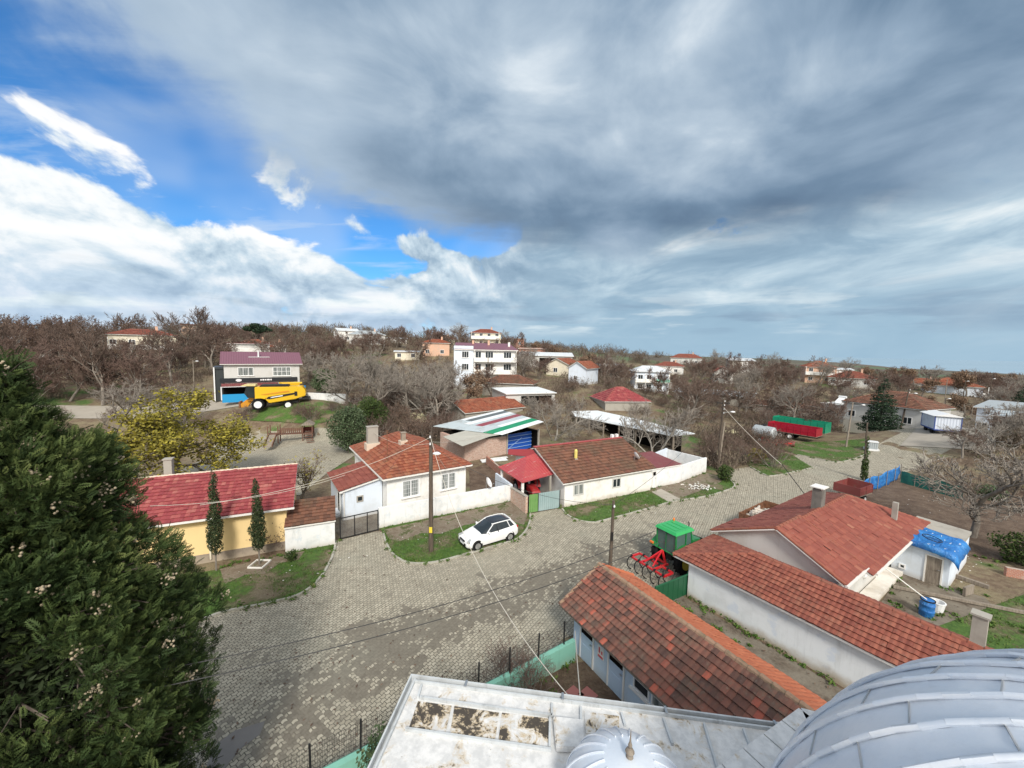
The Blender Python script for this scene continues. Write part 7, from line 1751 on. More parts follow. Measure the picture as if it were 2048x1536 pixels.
def grow_tree(seed, h=7.0, stems=1, trunk=0.25, nb=(7, 6, 6, 4), ang=(55, 45, 40, 40), ratio=(.62, .55, .5, .5), gnarl=.18, up=.10, r0=.16, taper=.45, levels=4, twig_r=.014, droop=0.0, first=.3):
    rnd = np.random.RandomState(seed); thick, thin, tips = [], [], []
    def grow(p, d, L, r, lev):
        ns = 5 if lev == 0 else (4 if lev < 3 else 3); pts = [p]; ds = [d]; rr = [r]
        for k in range(ns):
            d = d + rnd.normal(0, gnarl, 3) + np.array([0, 0, up * (1 if lev else .4) - droop * lev * .3]); d = d / np.linalg.norm(d)
            p = p + d * (L / ns); pts.append(p); ds.append(d); rr.append(max(r * (1 - (1 - taper) * (k + 1) / ns), twig_r * .6))
        for k in range(ns): (thick if lev <= 1 else thin).append((pts[k], pts[k + 1], rr[k], rr[k + 1]))
        if lev >= levels: tips.append(pts[-1]); tips.append(pts[-2]); return
        n = nb[min(lev, len(nb) - 1)]
        for j in range(n):
            t = first + (1 - first) * (j + rnd.rand() * .8) / n if lev == 0 else .22 + .78 * (j + rnd.rand() * .6) / n
            t = min(t, .999); f = t * ns; i = int(f); q = pts[i] + (pts[i + 1] - pts[i]) * (f - i); dd = ds[i + 1]
            ax = np.cross(dd, rnd.normal(0, 1, 3)); ax /= np.linalg.norm(ax); a = math.radians(ang[min(lev, len(ang) - 1)] * rnd.uniform(.65, 1.25))
            nd = dd * math.cos(a) + np.cross(ax, dd) * math.sin(a) + ax * (ax @ dd) * (1 - math.cos(a))
            rc = max(rr[i] * rnd.uniform(.45, .68), twig_r)
            grow(q, nd, L * ratio[min(lev, len(ratio) - 1)] * rnd.uniform(.75, 1.2) * (1.15 - .4 * t), rc, lev + 1)
    for s in range(stems):
        a = 2 * math.pi * s / max(stems, 1) + rnd.rand(); tilt = 0 if stems == 1 else rnd.uniform(.25, .6)
        grow(np.array([.12 * math.cos(a), .12 * math.sin(a), -.15]) * (stems > 1), np.array([math.cos(a) * math.sin(tilt), math.sin(a) * math.sin(tilt), math.cos(tilt)]), h * (.62 if stems == 1 else .72), r0 if stems == 1 else r0 * .6, 0)
    return thick, thin, np.array(tips)
def cards(P, size, rnd, aspect=1.6, outward=None, bend=.0):
    "one small quad leaf at each point, turned at random; returns V, F, uv"
    n = len(P); N = rnd.normal(0, 1, (n, 3))
    if outward is not None: N = N * .8 + outward * 1.0
    N /= np.linalg.norm(N, axis=1, keepdims=True) + 1e-9
    T = rnd.normal(0, 1, (n, 3)); T -= (T * N).sum(1, keepdims=True) * N; T /= np.linalg.norm(T, axis=1, keepdims=True) + 1e-9
    B = np.cross(N, T); s = (size * rnd.uniform(.6, 1.35, n))[:, None]
    V = np.stack([P - T * s * aspect * .5, P + B * s * .42, P + T * s * aspect * .5, P - B * s * .42], 1).reshape(-1, 3)
    F = np.arange(n * 4).reshape(n, 4); u = np.repeat(rnd.rand(n), 4); uv = np.stack([u, np.repeat(rnd.rand(n), 4)], 1)
    return V, F, uv
def bare_tree(label, loc, seed, bark='bark', twig='twig', leaves=None, nleaf=0, leaf=.12, rz=0., name='bare_tree', cat='tree', group=None, **kw):
    thick, thin, tips = grow_tree(seed, **kw)
    t = thing(name, label, cat, loc, rz, group)
    V, F = tubes_np(thick, 7); mesh_np('trunk', V, F, M[bark], t, smooth=True)
    V, F = tubes_np(thin, 3); mesh_np('crown', V, F, M[twig], t)
    if leaves:
        rnd = np.random.RandomState(seed + 5); P = tips[rnd.randint(0, len(tips), nleaf)] + rnd.normal(0, .22, (nleaf, 3))
        V, F, uv = cards(P, leaf, rnd); mesh_np('foliage', V, F, M[leaves], t, uv)
    return t
def lobe_points(lobes, n, rnd, shell=.35):
    w_ = np.array([l[1][0] * l[1][1] + l[1][0] * l[1][2] for l in lobes]); w_ = w_ / w_.sum(); k = rnd.choice(len(lobes), n, p=w_)
    D = rnd.normal(0, 1, (n, 3)); D /= np.linalg.norm(D, axis=1, keepdims=True); r = 1 - shell * rnd.rand(n) ** 1.5
    C = np.array([l[0] for l in lobes])[k]; Rr_ = np.array([l[1] for l in lobes])[k]
    return C + D * Rr_ * r[:, None], D
def leafy_tree(label, loc, lobes, n, leaf, mat, seed, trunk_h=1.0, trunk_r=.12, name='evergreen_tree', cat='tree', bark='bark_dark', aspect=1.8, group=None):
    t = thing(name, label, cat, loc, 0, group); rnd = np.random.RandomState(seed)
    P, D = lobe_points(lobes, n, rnd); V, F, uv = cards(P, leaf, rnd, aspect, D); mesh_np('crown', V, F, M[mat], t, uv)
    mb = MB(); top = max(l[0][2] for l in lobes); mb.tube((0, 0, -.2), (0, 0, top), trunk_r, trunk_r * .35, 8)
    for l in lobes[::max(1, len(lobes) // 9)]: mb.tube((0, 0, max(l[0][2] * .45, trunk_h * .5)), l[0], trunk_r * .45, .02, 5)
    mb.build('trunk', M[bark], t); return t

# prototypes of the bare trees; every later one is a copy with the same meshes
HIDE = Vector((0, 0, 0))
PROTO = {}
def proto(key, **kw):
    PROTO[key] = (kw, None)
specs = dict(
    round1=dict(seed=11, h=7.5, nb=(8, 6, 6, 4), r0=.17, twig_r=.021), round2=dict(seed=12, h=7.0, nb=(7, 7, 6, 4), ang=(62, 48, 42, 40), r0=.18, twig_r=.021, up=.05),
    brown1=dict(seed=21, h=6.5, stems=3, nb=(7, 6, 5, 4), r0=.15, twig='twig_red', twig_r=.023, first=.12), brown2=dict(seed=22, h=7.5, nb=(9, 6, 6, 4), r0=.15, twig='twig_red', ang=(50, 45, 40, 40), twig_r=.023, leaves='leaf_brown', nleaf=900, leaf=.14),
    tall1=dict(seed=31, h=9.5, nb=(11, 6, 5, 4), ang=(38, 40, 38, 38), r0=.17, up=.2, twig_r=.023), pale1=dict(seed=41, h=8, nb=(9, 7, 6, 4), ang=(60, 46, 42, 40), r0=.16, bark='bark', twig='twig_grey', gnarl=.22, twig_r=.023, first=.2),
    pale2=dict(seed=42, h=8, stems=3, nb=(7, 6, 6, 4), r0=.19, bark='bark_pale', twig='twig_grey', gnarl=.2, twig_r=.023, first=.2), bush1=dict(seed=51, h=3.2, stems=7, nb=(6, 5, 5), levels=3, r0=.07, twig_r=.011, first=.1, twig='twig_red'),
    bush2=dict(seed=52, h=3.0, stems=6, nb=(6, 6, 5), levels=3, r0=.06, twig_r=.011, first=.1, leaves='leaf_brown', nleaf=700, leaf=.10), leaf1=dict(seed=61, h=7.0, nb=(8, 6, 6, 4), r0=.17, leaves='leaf_rust', nleaf=3000, leaf=.16, twig_r=.021))
_made = {}
def tree(kind, p, s, label, group=None, rz=None, name='bare_tree', cat='tree', wide=1.0):
    global _made
    rnd = random.Random(hash((round(p[0], 2), round(p[1], 2))) & 0xffff); rz = rnd.uniform(0, 6.28) if rz is None else rz
    if kind not in _made:
        t = bare_tree(label, p, rz=rz, name=name, cat=cat, group=group, **specs[kind]); t.scale = (s * wide, s * wide, s); _made[kind] = t; return t
    t = dup(_made[kind], p, rz, label, None, (s * wide, s * wide, s)); t.name = name; t['category'] = cat
    if group: t['group'] = group
    elif 'group' in t: del t['group']
    return t
def cluster(label, group, n, px, py_d, kinds, smin, smax, seed, name='bare_tree', cat='tree', avoid=()):
    "n trees spread over a range of picture columns px and distances"
    rnd = random.Random(seed); k = 0; tries = 0; pts = []
    while k < n and tries < n * 30:
        tries += 1
        x = rnd.uniform(*px); dep = math.sqrt(rnd.uniform(py_d[0] ** 2, py_d[1] ** 2)); p = gd(x, 768, dep)
        if any(abs(p.x - q[0]) < q[2] and abs(p.y - q[1]) < q[2] for q in avoid) or any((p - q).length < 3.0 for q in pts) or blocked(p): continue
        pts.append(p); tree(rnd.choice(kinds), p, rnd.uniform(smin, smax), label, group, name=name, cat=cat); k += 1
# keep trunks out of buildings and roads
_foot = []
for o in [o for o in COL.objects if o.type == 'EMPTY' and o.get('category') in ('house', 'shop', 'apartment house', 'shed', 'outbuilding', 'annex', 'hall', 'barn', 'canopy', 'trailer', 'combine harvester', 'play frame', 'mosque', 'car', 'tank trailer', 'farm roller')]:
    xs, ys = [], []
    for c in o.children:
        if c.type == 'MESH':
            for b in c.bound_box: xs.append(b[0]); ys.append(b[1])
    if xs: _foot.append(((Matrix.Translation(o.location) @ Matrix.Rotation(o.rotation_euler.z, 4, 'Z')).inverted(), min(xs) - 1, max(xs) + 1, min(ys) - 1, max(ys) + 1))
_roads = [road + back, [P2(p) for p in lane + lane2], [P2(p) for p in plaza], [P2(p) for p in _cr], [P2(p) for p in lane3]]
def _inpoly(x, y, P_):
    c = False; j = len(P_) - 1
    for i in range(len(P_)):
        if (P_[i][1] > y) != (P_[j][1] > y) and x < (P_[j][0] - P_[i][0]) * (y - P_[i][1]) / (P_[j][1] - P_[i][1]) + P_[i][0]: c = not c
        j = i
    return c
def blocked(p, roads=True):
    for iv_, a, b, c, d in _foot:
        q = iv_ @ Vector((p.x, p.y, 0))
        if a < q.x < b and c < q.y < d: return True
    return roads and any(_inpoly(p.x, p.y, r_) for r_ in _roads)

# single trees that can be told apart
w0 = at(1945, 1075); tree('pale1', w0, 1.12, 'large spreading bare walnut tree on the dug garden behind the flat roofed store', rz=1.0, wide=1.25, name='walnut_tree')
tree('pale2', gd(1108, 874, 56.5), .95, 'pale bare tree with many fanned limbs beside the patchwork shed', rz=.4, wide=1.15)
tree('pale2', gd(1306, 905, 49), .98, 'pale bare tree rising behind the maroon roofed annex', rz=2.2, wide=1.1)
tree('pale1', gd(1345, 905, 50), .62, 'smaller pale bare tree just right of the one behind the maroon annex', rz=4.0)
tree('pale1', gd(640, 770, 84), 1.05, 'grey bare walnut tree right behind the purple roofed shop', rz=.3, wide=1.1, name='walnut_tree')
tree('tall1', gd(150, 700, 84), 1.25, 'tallest bare tree on the left skyline with dark clumps in its crown', rz=.9, wide=.9)
specs['plane'] = dict(seed=71, h=5.2, nb=(8, 6, 5, 4), ang=(60, 48, 42, 40), r0=.12, leaves='leaf_yellow', nleaf=500, leaf=.10, twig_r=.010, twig='twig')
tree('plane', at(600, 1012), .95, 'small bare tree with a few yellow leaves at the right end of the crimson roof', rz=1.2)
specs['lemon'] = dict(seed=81, h=8.5, nb=(10, 7, 6, 4), ang=(64, 50, 42, 40), r0=.2, leaves='leaf_yellow', nleaf=15000, leaf=.13, twig_r=.013, up=.02, first=.22, twig='twig_grey')
tree('lemon', at(352, 966), 1.12, 'yellow leaved tree behind the crimson tiled house', rz=.2, wide=1.3, name='autumn_tree')
specs['greytall'] = dict(seed=82, h=8.5, nb=(9, 7, 6, 4), ang=(60, 48, 42, 40), r0=.2, twig='twig_grey', twig_r=.014)
tree('greytall', gd(215, 860, 50), 1.12, 'large grey bare tree standing behind the yellow leaved tree', rz=.2, wide=1.25)
tree('greytall', gd(380, 850, 56), .95, 'grey bare tree between the yellow leaved tree and the concrete lamp post', rz=2.6, wide=1.1)
tree('bush2', at(556, 1088), .75, 'small bare bush against the yellow wall', name='bare_bush', cat='bush'); tree('bush1', at(1062, 1390), .55, 'bare bush behind the teal wall in the mosque yard', name='bare_bush', cat='bush')
tree('bush1', at(1010, 1372), .55, 'thin bare sapling bush against the teal wall near the mosque roof', name='bare_bush', cat='bush')
# clumps of look-alikes
cluster('bare brown tree in the dense thicket on the left hillside', 'bare trees of the left hillside thicket', 64, (-70, 452), (60, 118), ['brown1', 'brown2', 'round2', 'round1', 'tall1'], 1.15, 1.7, 1)
cluster('bare tree in the thicket on the hill behind the shop and the apartment house', 'bare trees of the middle hill', 42, (470, 900), (84, 150), ['brown1', 'round1', 'round2', 'brown2'], .95, 1.35, 2)
cluster('tall grey bare walnut tree in the clump between the shop and the apartment house', 'grey walnut trees left of the apartment house', 17, (690, 885), (58, 88), ['pale1', 'pale2', 'round2', 'greytall'], 1.1, 1.45, 3)
cluster('bare brown tree among the houses between the apartment house and the white villa', 'bare trees of the village middle', 40, (900, 1260), (70, 150), ['brown1', 'round1', 'round2', 'brown2', 'leaf1', 'greytall'], .9, 1.3, 4)
cluster('bare tree among the gardens beyond the corner pole', 'bare trees beyond the corner pole', 62, (1330, 1700), (62, 150), ['brown1', 'round1', 'round2', 'brown2', 'greytall', 'round1', 'round2'], .95, 1.4, 5)
cluster('bare tree in the gardens round the hip roofed houses on the right', 'bare trees of the right hand gardens', 38, (1700, 2090), (74, 160), ['brown1', 'round1', 'round2', 'leaf1', 'greytall'], .85, 1.25, 6)
cluster('grey bare tree in the thicket between the walnut tree and the scaffolded house', 'grey trees at the right edge', 8, (1930, 2120), (44, 58), ['pale1', 'round2', 'pale2'], .6, .85, 7)
cluster('bare brown bush on the weedy plot beside the corner pole', 'bare bushes of the corner plot', 12, (1425, 1560), (44, 56), ['bush1', 'bush2'], .7, 1.15, 8, name='bare_bush', cat='bush')
cluster('low bare bush along the back lane and the grass bank on the left', 'bushes along the back lane', 16, (-40, 700), (56, 66), ['bush1', 'bush2'], .6, 1.1, 9, name='bare_bush', cat='bush')
cluster('low bare bush in the rough gardens behind the long canopy', 'bushes behind the canopy', 26, (1040, 1640), (62, 100), ['bush1', 'bush2'], .7, 1.3, 10, name='bare_bush', cat='bush')
cluster('bare bush in the dark garden between the walnut clump and the patchwork shed', 'bushes behind the patchwork shed', 14, (700, 900), (52, 66), ['bush1', 'bush2', 'bush1'], .9, 1.5, 11, name='bare_bush', cat='bush')
for px, py, s_ in ((1415, 952, .9), (1438, 960, 1.0), (1452, 948, .8), (1425, 940, 1.2)): pass
# rust coloured trees at the right edge
for k, (px, py, dp, s_) in enumerate(((1985, 835, 74, .8), (2040, 830, 70, .95))): tree('leaf1', gd(px, py, dp), s_, ['rust leaved tree left of the roof of the scaffolded house', 'rust leaved tree behind the scaffolded house at the right edge'][k], name='autumn_tree')

# evergreens
def blob_lobes(r, h0, h1, n, seed, k=.5):
    rnd = random.Random(seed); L = []
    for i in range(n):
        t = (i + .5) / n; z = h0 + (h1 - h0) * t; e = math.sin(math.pi * min(max(.12 + t * .82, 0), 1)) ** .7; a = i * 2.4 + rnd.uniform(-.4, .4); q = r * e * rnd.uniform(.35, .72)
        s = r * rnd.uniform(.36, .56) * (0.6 + .4 * e); L.append(((q * math.cos(a), q * math.sin(a), z), (s, s, s * .85)))
    return L
leafy_tree('round grey green olive tree at the edge of the playground', on_ground(697, 905), blob_lobes(2.5, .8, 5.4, 30, 1), 9000, .13, 'leaf_olive', 1, .5, .16, 'olive_tree')
leafy_tree('dark green bush behind the olive tree', gd(742, 868, 56), blob_lobes(2.4, .6, 4.6, 24, 2), 7000, .13, 'leaf_dark', 2, .4, .14, 'evergreen_bush', 'bush')
leafy_tree('olive green bushy tree beside the white roadside wall', gd(650, 775, 72), blob_lobes(2.4, .8, 4.2, 20, 3), 4500, .17, 'leaf_olive', 3, .5, .14, 'evergreen_tree')
leafy_tree('dark flat topped pine behind the hilltop house', gd(512, 688, 122), [((x, 0, z), (1.6, 1.4, .8)) for x, z in ((-2.2, 7.2), (0, 8.2), (2.1, 7.6), (.8, 6.6), (3.4, 6.9))], 2500, .3, 'leaf_conifer', 4, 3, .2, 'pine_tree')
leafy_tree('dark green tree beside the far left house', gd(40, 680, 130), blob_lobes(3.4, 1, 6.5, 16, 5), 3000, .3, 'leaf_conifer', 5, 1, .2)
leafy_tree('dark bush with dull leaves at the foot of the corner pole', at(1448, 962), blob_lobes(.9, .2, 1.5, 12, 6), 1800, .10, 'leaf_dark', 6, .2, .05, 'evergreen_bush', 'bush')
leafy_tree('yellow green bush on the weedy corner plot', at(1512, 925), blob_lobes(1.0, .2, 1.6, 10, 7), 1200, .11, 'leaf_yellow', 7, .2, .05, 'leafy_bush', 'bush')
leafy_tree('ivy clump round the foot of the thin dark pole', (38.2, 40.6, 0), [((0, 0, z), (.34 - .02 * z, .34 - .02 * z, .5)) for z in (.5, 1.0, 1.5, 2.0)] + [((0, 0, z), (.16, .16, .5)) for z in (2.8, 3.6, 4.4)], 1700, .09, 'leaf_dark', 8, .2, .03, 'ivy', 'ivy')
leafy_tree('small round shrub on the verge in front of the white shed', at(584, 1122), blob_lobes(.42, .12, .6, 9, 9), 700, .06, 'leaf_dark', 9, .1, .03, 'evergreen_bush', 'bush')
leafy_tree('grey green shrub growing against the teal wall beside the mosque', (-3.3, 9.6, 0), blob_lobes(1.0, .6, 2.6, 16, 10), 2600, .075, 'leaf_olive', 10, .3, .05, 'evergreen_bush', 'bush')
leafy_tree('green bush at the right edge beyond the red brick edging', at(2040, 1130), blob_lobes(1.3, .2, 1.9, 14, 12), 2200, .10, 'leaf_dark', 12, .2, .05, 'evergreen_bush', 'bush')
leafy_tree('pale green weeds under the walnut tree', at(1985, 1000), blob_lobes(1.3, .1, 1.1, 10, 13), 1300, .10, 'leaf_olive', 13, .2, .03, 'leafy_bush', 'bush')
def conifer(label, loc, h, r, seed, name='conifer_tree', n=9000, leaf=.15):
    rnd = np.random.RandomState(seed); L = []
    tiers = 15
    for k in range(tiers):
        t = k / (tiers - 1); z = h * (.08 + .88 * t); rr = r * (1 - t) ** .85 + .12
        for j in range(7 if t < .7 else 4):
            a = j * 2 * math.pi / 7 + k * 1.3 + rnd.rand() * .5; q = rr * rnd.uniform(.45, .8); L.append(((q * math.cos(a), q * math.sin(a), z - q * .22), (rr * .42 + .06, rr * .42 + .06, h * .032)))
    return leafy_tree(label, loc, L, n, leaf, 'leaf_conifer', seed, 1, .16, name)
conifer('tall dark conifer in front of the faded hip roofed house', gd(1757, 886, 64), 9.6, 2.7, 21)
conifer('dark conifer cut by the right edge of the picture', gd(2046, 800, 78), 9.0, 3.0, 22)
for k, (px, py, h, lab) in enumerate(((428, 1116, 5.75, 'slim pencil cypress in front of the yellow wall, nearer the big evergreen'), (519, 1131, 5.1, 'slim pencil cypress in front of the yellow wall, nearer the white shed'))):
    rnd = random.Random(k); L = [((rnd.uniform(-.1, .1), rnd.uniform(-.1, .1), h * (.25 + .74 * i / 15)), (.36 * (1 - abs(i / 15 - .25)) ** 1.3 + .07, .36 * (1 - abs(i / 15 - .25)) ** 1.3 + .07, h * .075)) for i in range(16)]
    leafy_tree(lab, at(px, py) if k else lw(Ay, rzY, 3.15, -.95), L, 5200, .055, 'leaf_slim', 30 + k, 1, .05, 'pencil_cypress', bark='bark', aspect=2.4)
p = at(519, 1131); mb = MB()
for a in range(4): mb.box((p.x + .42 * math.cos(a * math.pi / 2), p.y + .42 * math.sin(a * math.pi / 2), .1), (.06, .84, .09), a * math.pi / 2)
tag(mb.build('planting_frame', M['fascia']), 'low white square edging round the foot of a slim cypress', 'edging')

# the great cypress in the foreground: thousands of flat sprays of scale leaves
def big_cypress():
    t = thing('cypress_tree', 'huge dark green cypress with clusters of small cones filling the left foreground', 'tree', (-10.3, 7.6, 0))
    rnd = np.random.RandomState(99)
    zs = np.array([0.5, 3, 4.6, 5.8, 7.0, 8.2, 8.6, 9.0, 9.4, 9.8, 10.2, 10.6, 11.0, 11.4, 11.8, 12.6, 13.2]); rs = np.array([2.7, 2.95, 3.1, 3.2, 3.05, 2.5, 2.15, 1.85, 1.85, 2.0, 1.95, 1.7, 1.25, .8, .5, .3, .1])
    lob = []
    for k in range(680):
        z = rnd.uniform(.6, 12.6); a = rnd.uniform(0, 2 * math.pi) if k % 3 else rnd.uniform(-2.2, .6)
        if _mnz.noise(Vector((math.cos(a) * 1.9, math.sin(a) * 1.9, z * .75))) < -.36: continue
        Rz = np.interp(z, zs, rs) * rnd.uniform(.78, 1.12); s = rnd.uniform(.36, .72) * (1 if z < 10.8 else .55)
        q = max(Rz - s * .75, 0); lob.append(((q * math.cos(a), q * math.sin(a), z), (s * .85, s * .85, s * 1.05), a))
    for k in range(10): lob.append(((rnd.normal(0, .2), rnd.normal(0, .2), 10.9 + k * .2), (.38 - .02 * k, .38 - .02 * k, .5), 0))
    # spray template: a flat feathered frond about 1 unit long in x, spread in y
    bl = []
    def blade(x, y, z, ang, L, w_): bl.append((x, y, z, ang, L, w_))
    for i in range(6):
        x = .06 + i * .155; l = .40 * (1 - .6 * abs(i / 5 - .35))
        for s in (-1, 1):
            blade(x, 0, 0, s * .8, l, .07); blade(x + l * .35 * .70, s * l * .35 * .72, .02, s * .15, l * .6, .062)
    blade(.85, 0, 0, 0, .22, .05)
    n = 56000
    w_ = np.array([l[1][0] ** 2 for l in lob]); w_ /= w_.sum(); ki = rnd.choice(len(lob), n, p=w_)
    D = rnd.normal(0, 1, (n, 3)); D[:, 2] = D[:, 2] * .8 + .25; D /= np.linalg.norm(D, axis=1, keepdims=True)
    C = np.array([l[0] for l in lob])[ki]; Rr_ = np.array([l[1] for l in lob])[ki]
    rad = np.array([math.hypot(c[0], c[1]) for c in C]); out = np.stack([C[:, 0] / np.maximum(rad, .3), C[:, 1] / np.maximum(rad, .3), np.zeros(n)], 1)
    flip = (D * out).sum(1) < -.35; D[flip] = -D[flip] * np.array([1, 1, -1])
    P = C + D * Rr_ * (1 - .5 * rnd.rand(n) ** 1.8)[:, None]
    X = D * .55 + out * .55 + np.array([0, 0, .75]) + rnd.normal(0, .55, (n, 3)); X /= np.linalg.norm(X, axis=1, keepdims=True)
    N = rnd.normal(0, 1, (n, 3)); N -= (N * X).sum(1, keepdims=True) * X; N /= np.linalg.norm(N, axis=1, keepdims=True); Y = np.cross(N, X)
    sc = rnd.uniform(.13, .27, n); tone = np.clip(.45 + .17 * rnd.normal(0, 1, len(lob))[ki] + .14 * rnd.normal(0, 1, n) + .18 * D[:, 2], 0, 1)  # light from above put into the tone of upward sprays
    Vs, uvs = [], []
    for (x, y, z, a, L, wd) in bl:
        ca, sa = math.cos(a), math.sin(a)
        loc = np.array([(x, y, z), (x + ca * L * .55 - sa * wd * .5, y + sa * L * .55 + ca * wd * .5, z + .03), (x + ca * L, y + sa * L, z + .02), (x + ca * L * .55 + sa * wd * .5, y + sa * L * .55 - ca * wd * .5, z + .03)])
        q = P[:, None] + sc[:, None, None] * (loc[None, :, 0:1] * X[:, None] + loc[None, :, 1:2] * Y[:, None] + (loc[None, :, 2:3] - .25 * loc[None, :, 0:1] ** 2) * N[:, None]); Vs.append(q)
        tip = np.array([0.0, .06, .2, .06]) * 1.0 + x * .22  # spray tips lightened in colour as their lit ends
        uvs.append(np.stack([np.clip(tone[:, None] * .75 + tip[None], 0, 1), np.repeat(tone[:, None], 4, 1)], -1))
    V = np.concatenate(Vs, 0).reshape(-1, 3); uv = np.concatenate(uvs, 0).reshape(-1, 2); F = np.arange(len(V)).reshape(-1, 4)
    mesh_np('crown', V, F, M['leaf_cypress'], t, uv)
    mb = MB(); mb.tube((0, 0, -.2), (0, 0, 12.4), .42, .05, 10)
    for l in lob[:120]: mb.tube((0, 0, max(l[0][2] - 1.6, .4)), Vector(l[0]) * .8 + Vector((0, 0, l[0][2] * .2)), .05, .015, 5)
    mb.build('trunk', M['bark_dark'], t)
    ni = 42000; zi = rnd.uniform(.6, 12.2, ni); ai = rnd.uniform(0, 2 * math.pi, ni); ri = np.interp(zi, zs, rs) * .72 * np.sqrt(rnd.rand(ni)); V, F, uv = cards(np.stack([ri * np.cos(ai), ri * np.sin(ai), zi], 1), .085, rnd, 2.4); mesh_np('inner_foliage', V, F, M['leaf_slim'], t, uv * .3)  # inner leaves toned dark, shade of the crown's heart put into colour
    # inner shade: dead inner twigs fill the heart of the crown
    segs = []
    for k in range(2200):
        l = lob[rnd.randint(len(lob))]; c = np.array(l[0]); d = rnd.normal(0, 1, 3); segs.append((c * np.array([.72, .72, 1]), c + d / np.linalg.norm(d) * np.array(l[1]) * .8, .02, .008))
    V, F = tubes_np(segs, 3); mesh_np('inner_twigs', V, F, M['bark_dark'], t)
    # cones in clusters
    g = MB(); g.ball((0, 0, 0), .024, 6, 4); bv = np.array(g.v); bf = [f for f in g.f if len(f) == 4]; Vc, Fc = [], []
    _outer = np.nonzero((P * out).sum(1) > .72 * np.interp(P[:, 2], zs, rs))[0]
    for k in range(420):
        i = _outer[rnd.randint(len(_outer))]; base = P[i] + X[i] * sc[i] * .55
        for j in range(rnd.randint(5, 16)):
            c = base + rnd.normal(0, .055, 3); b0 = len(Vc) * len(bv); Vc.append(bv * rnd.uniform(.8, 1.25) + c); Fc += [tuple(b0 + x for x in f) for f in bf]
    mesh_np('cones', np.concatenate(Vc), np.array(Fc), material('cypress_cones', lambda nn, o, uv: dict(color=nn.mix(nn.noise(o, 3, 2), (.24, .19, .12), (.46, .39, .28)), rough=.8)), t, smooth=True)['kind'] = 'stuff'
big_cypress()

# brushwood, far woods and grass: uncountable cover
def sticks(P, size, rnd):
    'thin upright twigs: one slim three-cornered blade each'
    n = len(P); T = rnd.normal(0, .55, (n, 3)); T[:, 2] = np.abs(T[:, 2]) + .55; T /= np.linalg.norm(T, axis=1, keepdims=True)
    B = np.cross(T, rnd.normal(0, 1, (n, 3))); B /= np.linalg.norm(B, axis=1, keepdims=True); s = (size * rnd.uniform(.6, 1.5, n))[:, None]
    V = np.stack([P - B * s * .5, P + T * s * 8 + B * s * .1, P + T * s * 9, P + B * s * .5], 1).reshape(-1, 3)
    u = np.repeat(rnd.rand(n), 4); return V, np.arange(n * 4).reshape(n, 4), np.stack([u, u], 1)
def scatter_brush(name, pts, per, rad, hgt, leaf, mat, seed, label, cat):
    rnd = np.random.RandomState(seed); Ps = []
    for p in pts:
        s = rnd.uniform(.6, 1.3); q = rnd.normal(0, 1, (per, 3)); q /= np.linalg.norm(q, axis=1, keepdims=True); q *= (rnd.rand(per) ** .4)[:, None]; q[:, 2] = np.abs(q[:, 2])
        Ps.append(q * np.array([rad * s, rad * s, hgt * s]) + np.array([p.x, p.y, p.z]))
    P = np.concatenate(Ps); V, F, uv = sticks(P, leaf, rnd); o = mesh_np(name, V, F, M[mat], None, uv)
    return tag(o, label, cat, kind='stuff')
rnd = random.Random(31); pts = []
for (x0, x1, d0, d1, n) in ((-70, 460, 62, 150, 330), (470, 900, 76, 170, 280), (690, 900, 52, 72, 40), (900, 1260, 70, 160, 210), (1260, 1700, 62, 190, 330), (1700, 2090, 72, 190, 210), (1425, 1500, 43, 60, 22), (1040, 1420, 58, 75, 40), (1930, 2120, 36, 60, 34)):
    k = 0
    while k < n:
        p = gd(rnd.uniform(x0, x1), 768, math.sqrt(rnd.uniform(d0 * d0, d1 * d1))); k += 1
        if not blocked(p): pts.append(p)
scatter_brush('undergrowth', pts, 170, 1.9, 2.3, .07, 'leaf_under', 5, 'brown brushwood and hedges filling the village gardens', 'undergrowth')
pts = []
for (x0, x1, d0, d1, n) in ((-120, 900, 155, 240, 260), (900, 1300, 170, 330, 130), (1300, 2100, 190, 420, 90)):
    for k in range(n): pts.append(gd(rnd.uniform(x0, x1), 768, math.sqrt(rnd.uniform(d0 * d0, d1 * d1))))
scatter_brush('distant_trees', pts, 170, 3.6, 4.8, .17, 'leaf_under', 6, 'far brown woods and hedges along the skyline', 'woods')
# grass blades on the verges
from mathutils import noise as _nz
P = []; rg = np.random.RandomState(77); _soil = [[P2(at(*q)) for q in ((768, 1061), (1022, 1004), (1055, 1030), (1048, 1052), (1030, 1046), (985, 1040), (930, 1052), (880, 1070), (845, 1068), (800, 1084))], [P2(at(*q)) for q in ((440, 1140), (574, 1110), (610, 1104), (560, 1128), (490, 1152), (450, 1170))], [P2(at(*q)) for q in ((1310, 976), (1412, 946), (1450, 958), (1395, 985), (1350, 1001), (1322, 996))]]
for poly, dens in ((vA, 95), (vB, 150), (vC, 120), (vD, 70), (vE, 45), ([(20.8, 17.8), (30, 21), (34, 18), (24, 8), (18, 9.0), (19.5, 13)], 70)):
    xs = [q[0] for q in poly]; ys = [q[1] for q in poly]; area = (max(xs) - min(xs)) * (max(ys) - min(ys))
    X = rg.uniform(min(xs), max(xs), int(area * dens)); Y = rg.uniform(min(ys), max(ys), int(area * dens))
    for x, y in zip(X, Y):
        if not any(_inpoly(x, y, q_) for q_ in _soil) and _nz.noise(Vector((x * .42, y * .42, 1.7))) + .35 * _nz.noise(Vector((x * 2, y * 2, 0))) > -.12 and _inpoly(x, y, poly): P.append((x, y, .06))
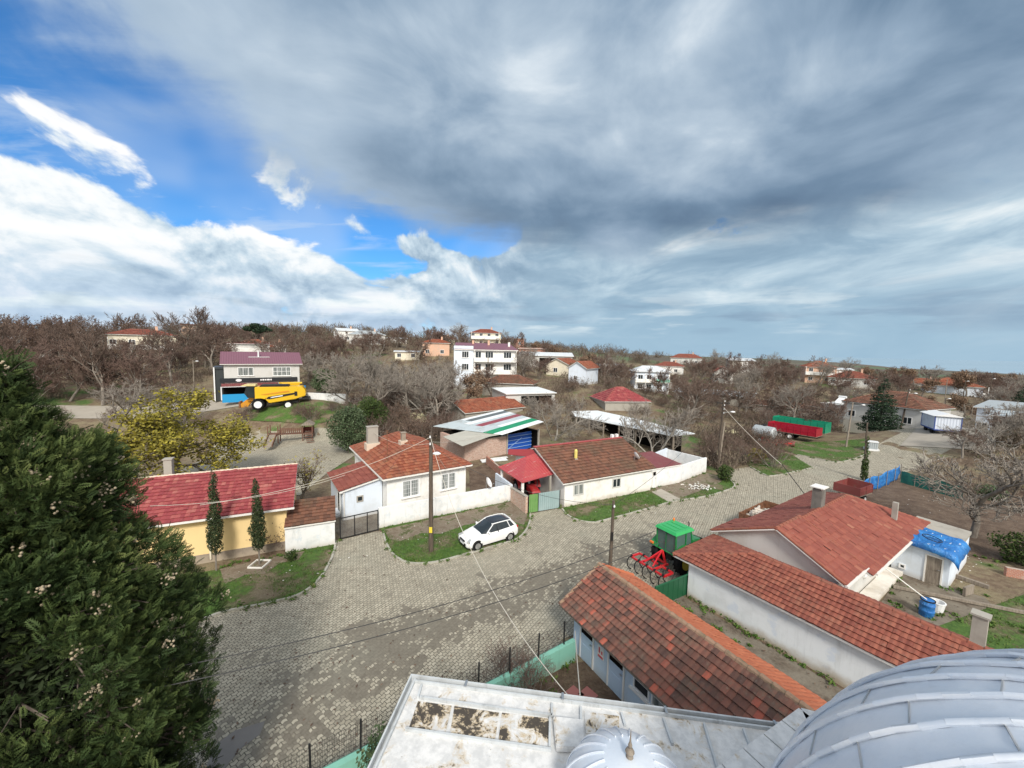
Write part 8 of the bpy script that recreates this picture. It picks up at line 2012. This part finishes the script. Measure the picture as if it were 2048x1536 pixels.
P = np.array(P); n = len(P); P[:, 2] += heights(P[:, 0], P[:, 1]); a = rg.uniform(0, 2 * math.pi, n); h = rg.uniform(.05, .13, n); wd = rg.uniform(.012, .03, n); lean = rg.normal(0, .05, (n, 2))
V = np.stack([P + np.stack([np.cos(a) * wd, np.sin(a) * wd, 0 * a - .02], 1), P - np.stack([np.cos(a) * wd, np.sin(a) * wd, 0 * a + .02], 1), P + np.stack([lean[:, 0], lean[:, 1], h], 1)], 1).reshape(-1, 3)
u = np.repeat(rg.rand(n), 3)
M['grass'] = leafmat('grass_blades', [(0, (0.040, 0.085, 0.014)), (.6, (0.075, 0.145, 0.024)), (.85, (0.12, 0.17, 0.04)), (1, (0.22, 0.20, 0.09))])
tag(mesh_np('grass', V, np.arange(n * 3).reshape(n, 3), M['grass'], None, np.stack([u, u], 1)), 'short green grass on the street verges', 'grass', kind='stuff')

# weeds along kerbs, wall feet and yard edges
rg = np.random.RandomState(9); C_ = []
def along(pts, step, off):
    for a, b in zip(pts[:-1], pts[1:]):
        a, b = Vector((a[0], a[1], 0)), Vector((b[0], b[1], 0)); n = max(1, int((b - a).length / step))
        for k in range(n):
            p = a + (b - a) * ((k + rg.rand()) / n); C_.append((p.x + rg.normal(0, off), p.y + rg.normal(0, off)))
for s_ in (sA, sB, sC, sD, sE): along(s_, .35, .12)
along([g0, g1], .3, .15); along([at(440, 1136), at(574, 1110), at(680, 1082)], .3, .15); along([at(1130, 1016), at(1305, 977), at(1412, 947)], .3, .15); along([at(1376, 1196), at(1700, 1385)], .22, .12); along([at(1160, 1290), at(1330, 1200), at(1500, 1300)], .35, .3)
along([(18, 18.2), (24.2, 22.6), (26.6, 20.4)], .3, .3); along([(21, 19.5), (31, 15.5)], .2, .3); along([(-13, 5.6), (2.6, 15.3)], .25, .35); along([(26, 30), (32, 35)], .4, .4); along([(30.5, 25), (35, 24), (40, 28)], .3, .6)
C_ = np.array(C_); C_ = C_[rg.rand(len(C_)) < .75]; per = 26; N = len(C_) * per
sc_ = np.repeat(rg.uniform(.5, 1.3, len(C_)), per); X = np.repeat(C_[:, 0], per) + rg.normal(0, .09, N) * sc_; Y = np.repeat(C_[:, 1], per) + rg.normal(0, .09, N) * sc_
Pw = np.stack([X, Y, heights(X, Y) + .05 + np.abs(rg.normal(0, .06, N)) * sc_], 1); V, F, uv = cards(Pw, .075, rg, 2.0)
tag(mesh_np('weeds', V, F, M['grass'], None, uv), 'low weeds along kerbs and at the feet of walls', 'weeds', kind='stuff')
nl = 5200; xs_ = rg.uniform(-22, 34, nl); ys_ = rg.uniform(9, 46, nl); Pl = np.stack([xs_, ys_, heights(xs_, ys_) + .075], 1); nrm = np.tile(np.array([[0, 0, 4.0]]), (nl, 1)); V, F, uv = cards(Pl, .075, rg, 1.5, nrm)
tag(mesh_np('fallen_leaves', V, F, M['leaf_brown'], None, uv), 'scattered dead leaves on the street and verges', 'leaves', kind='stuff')
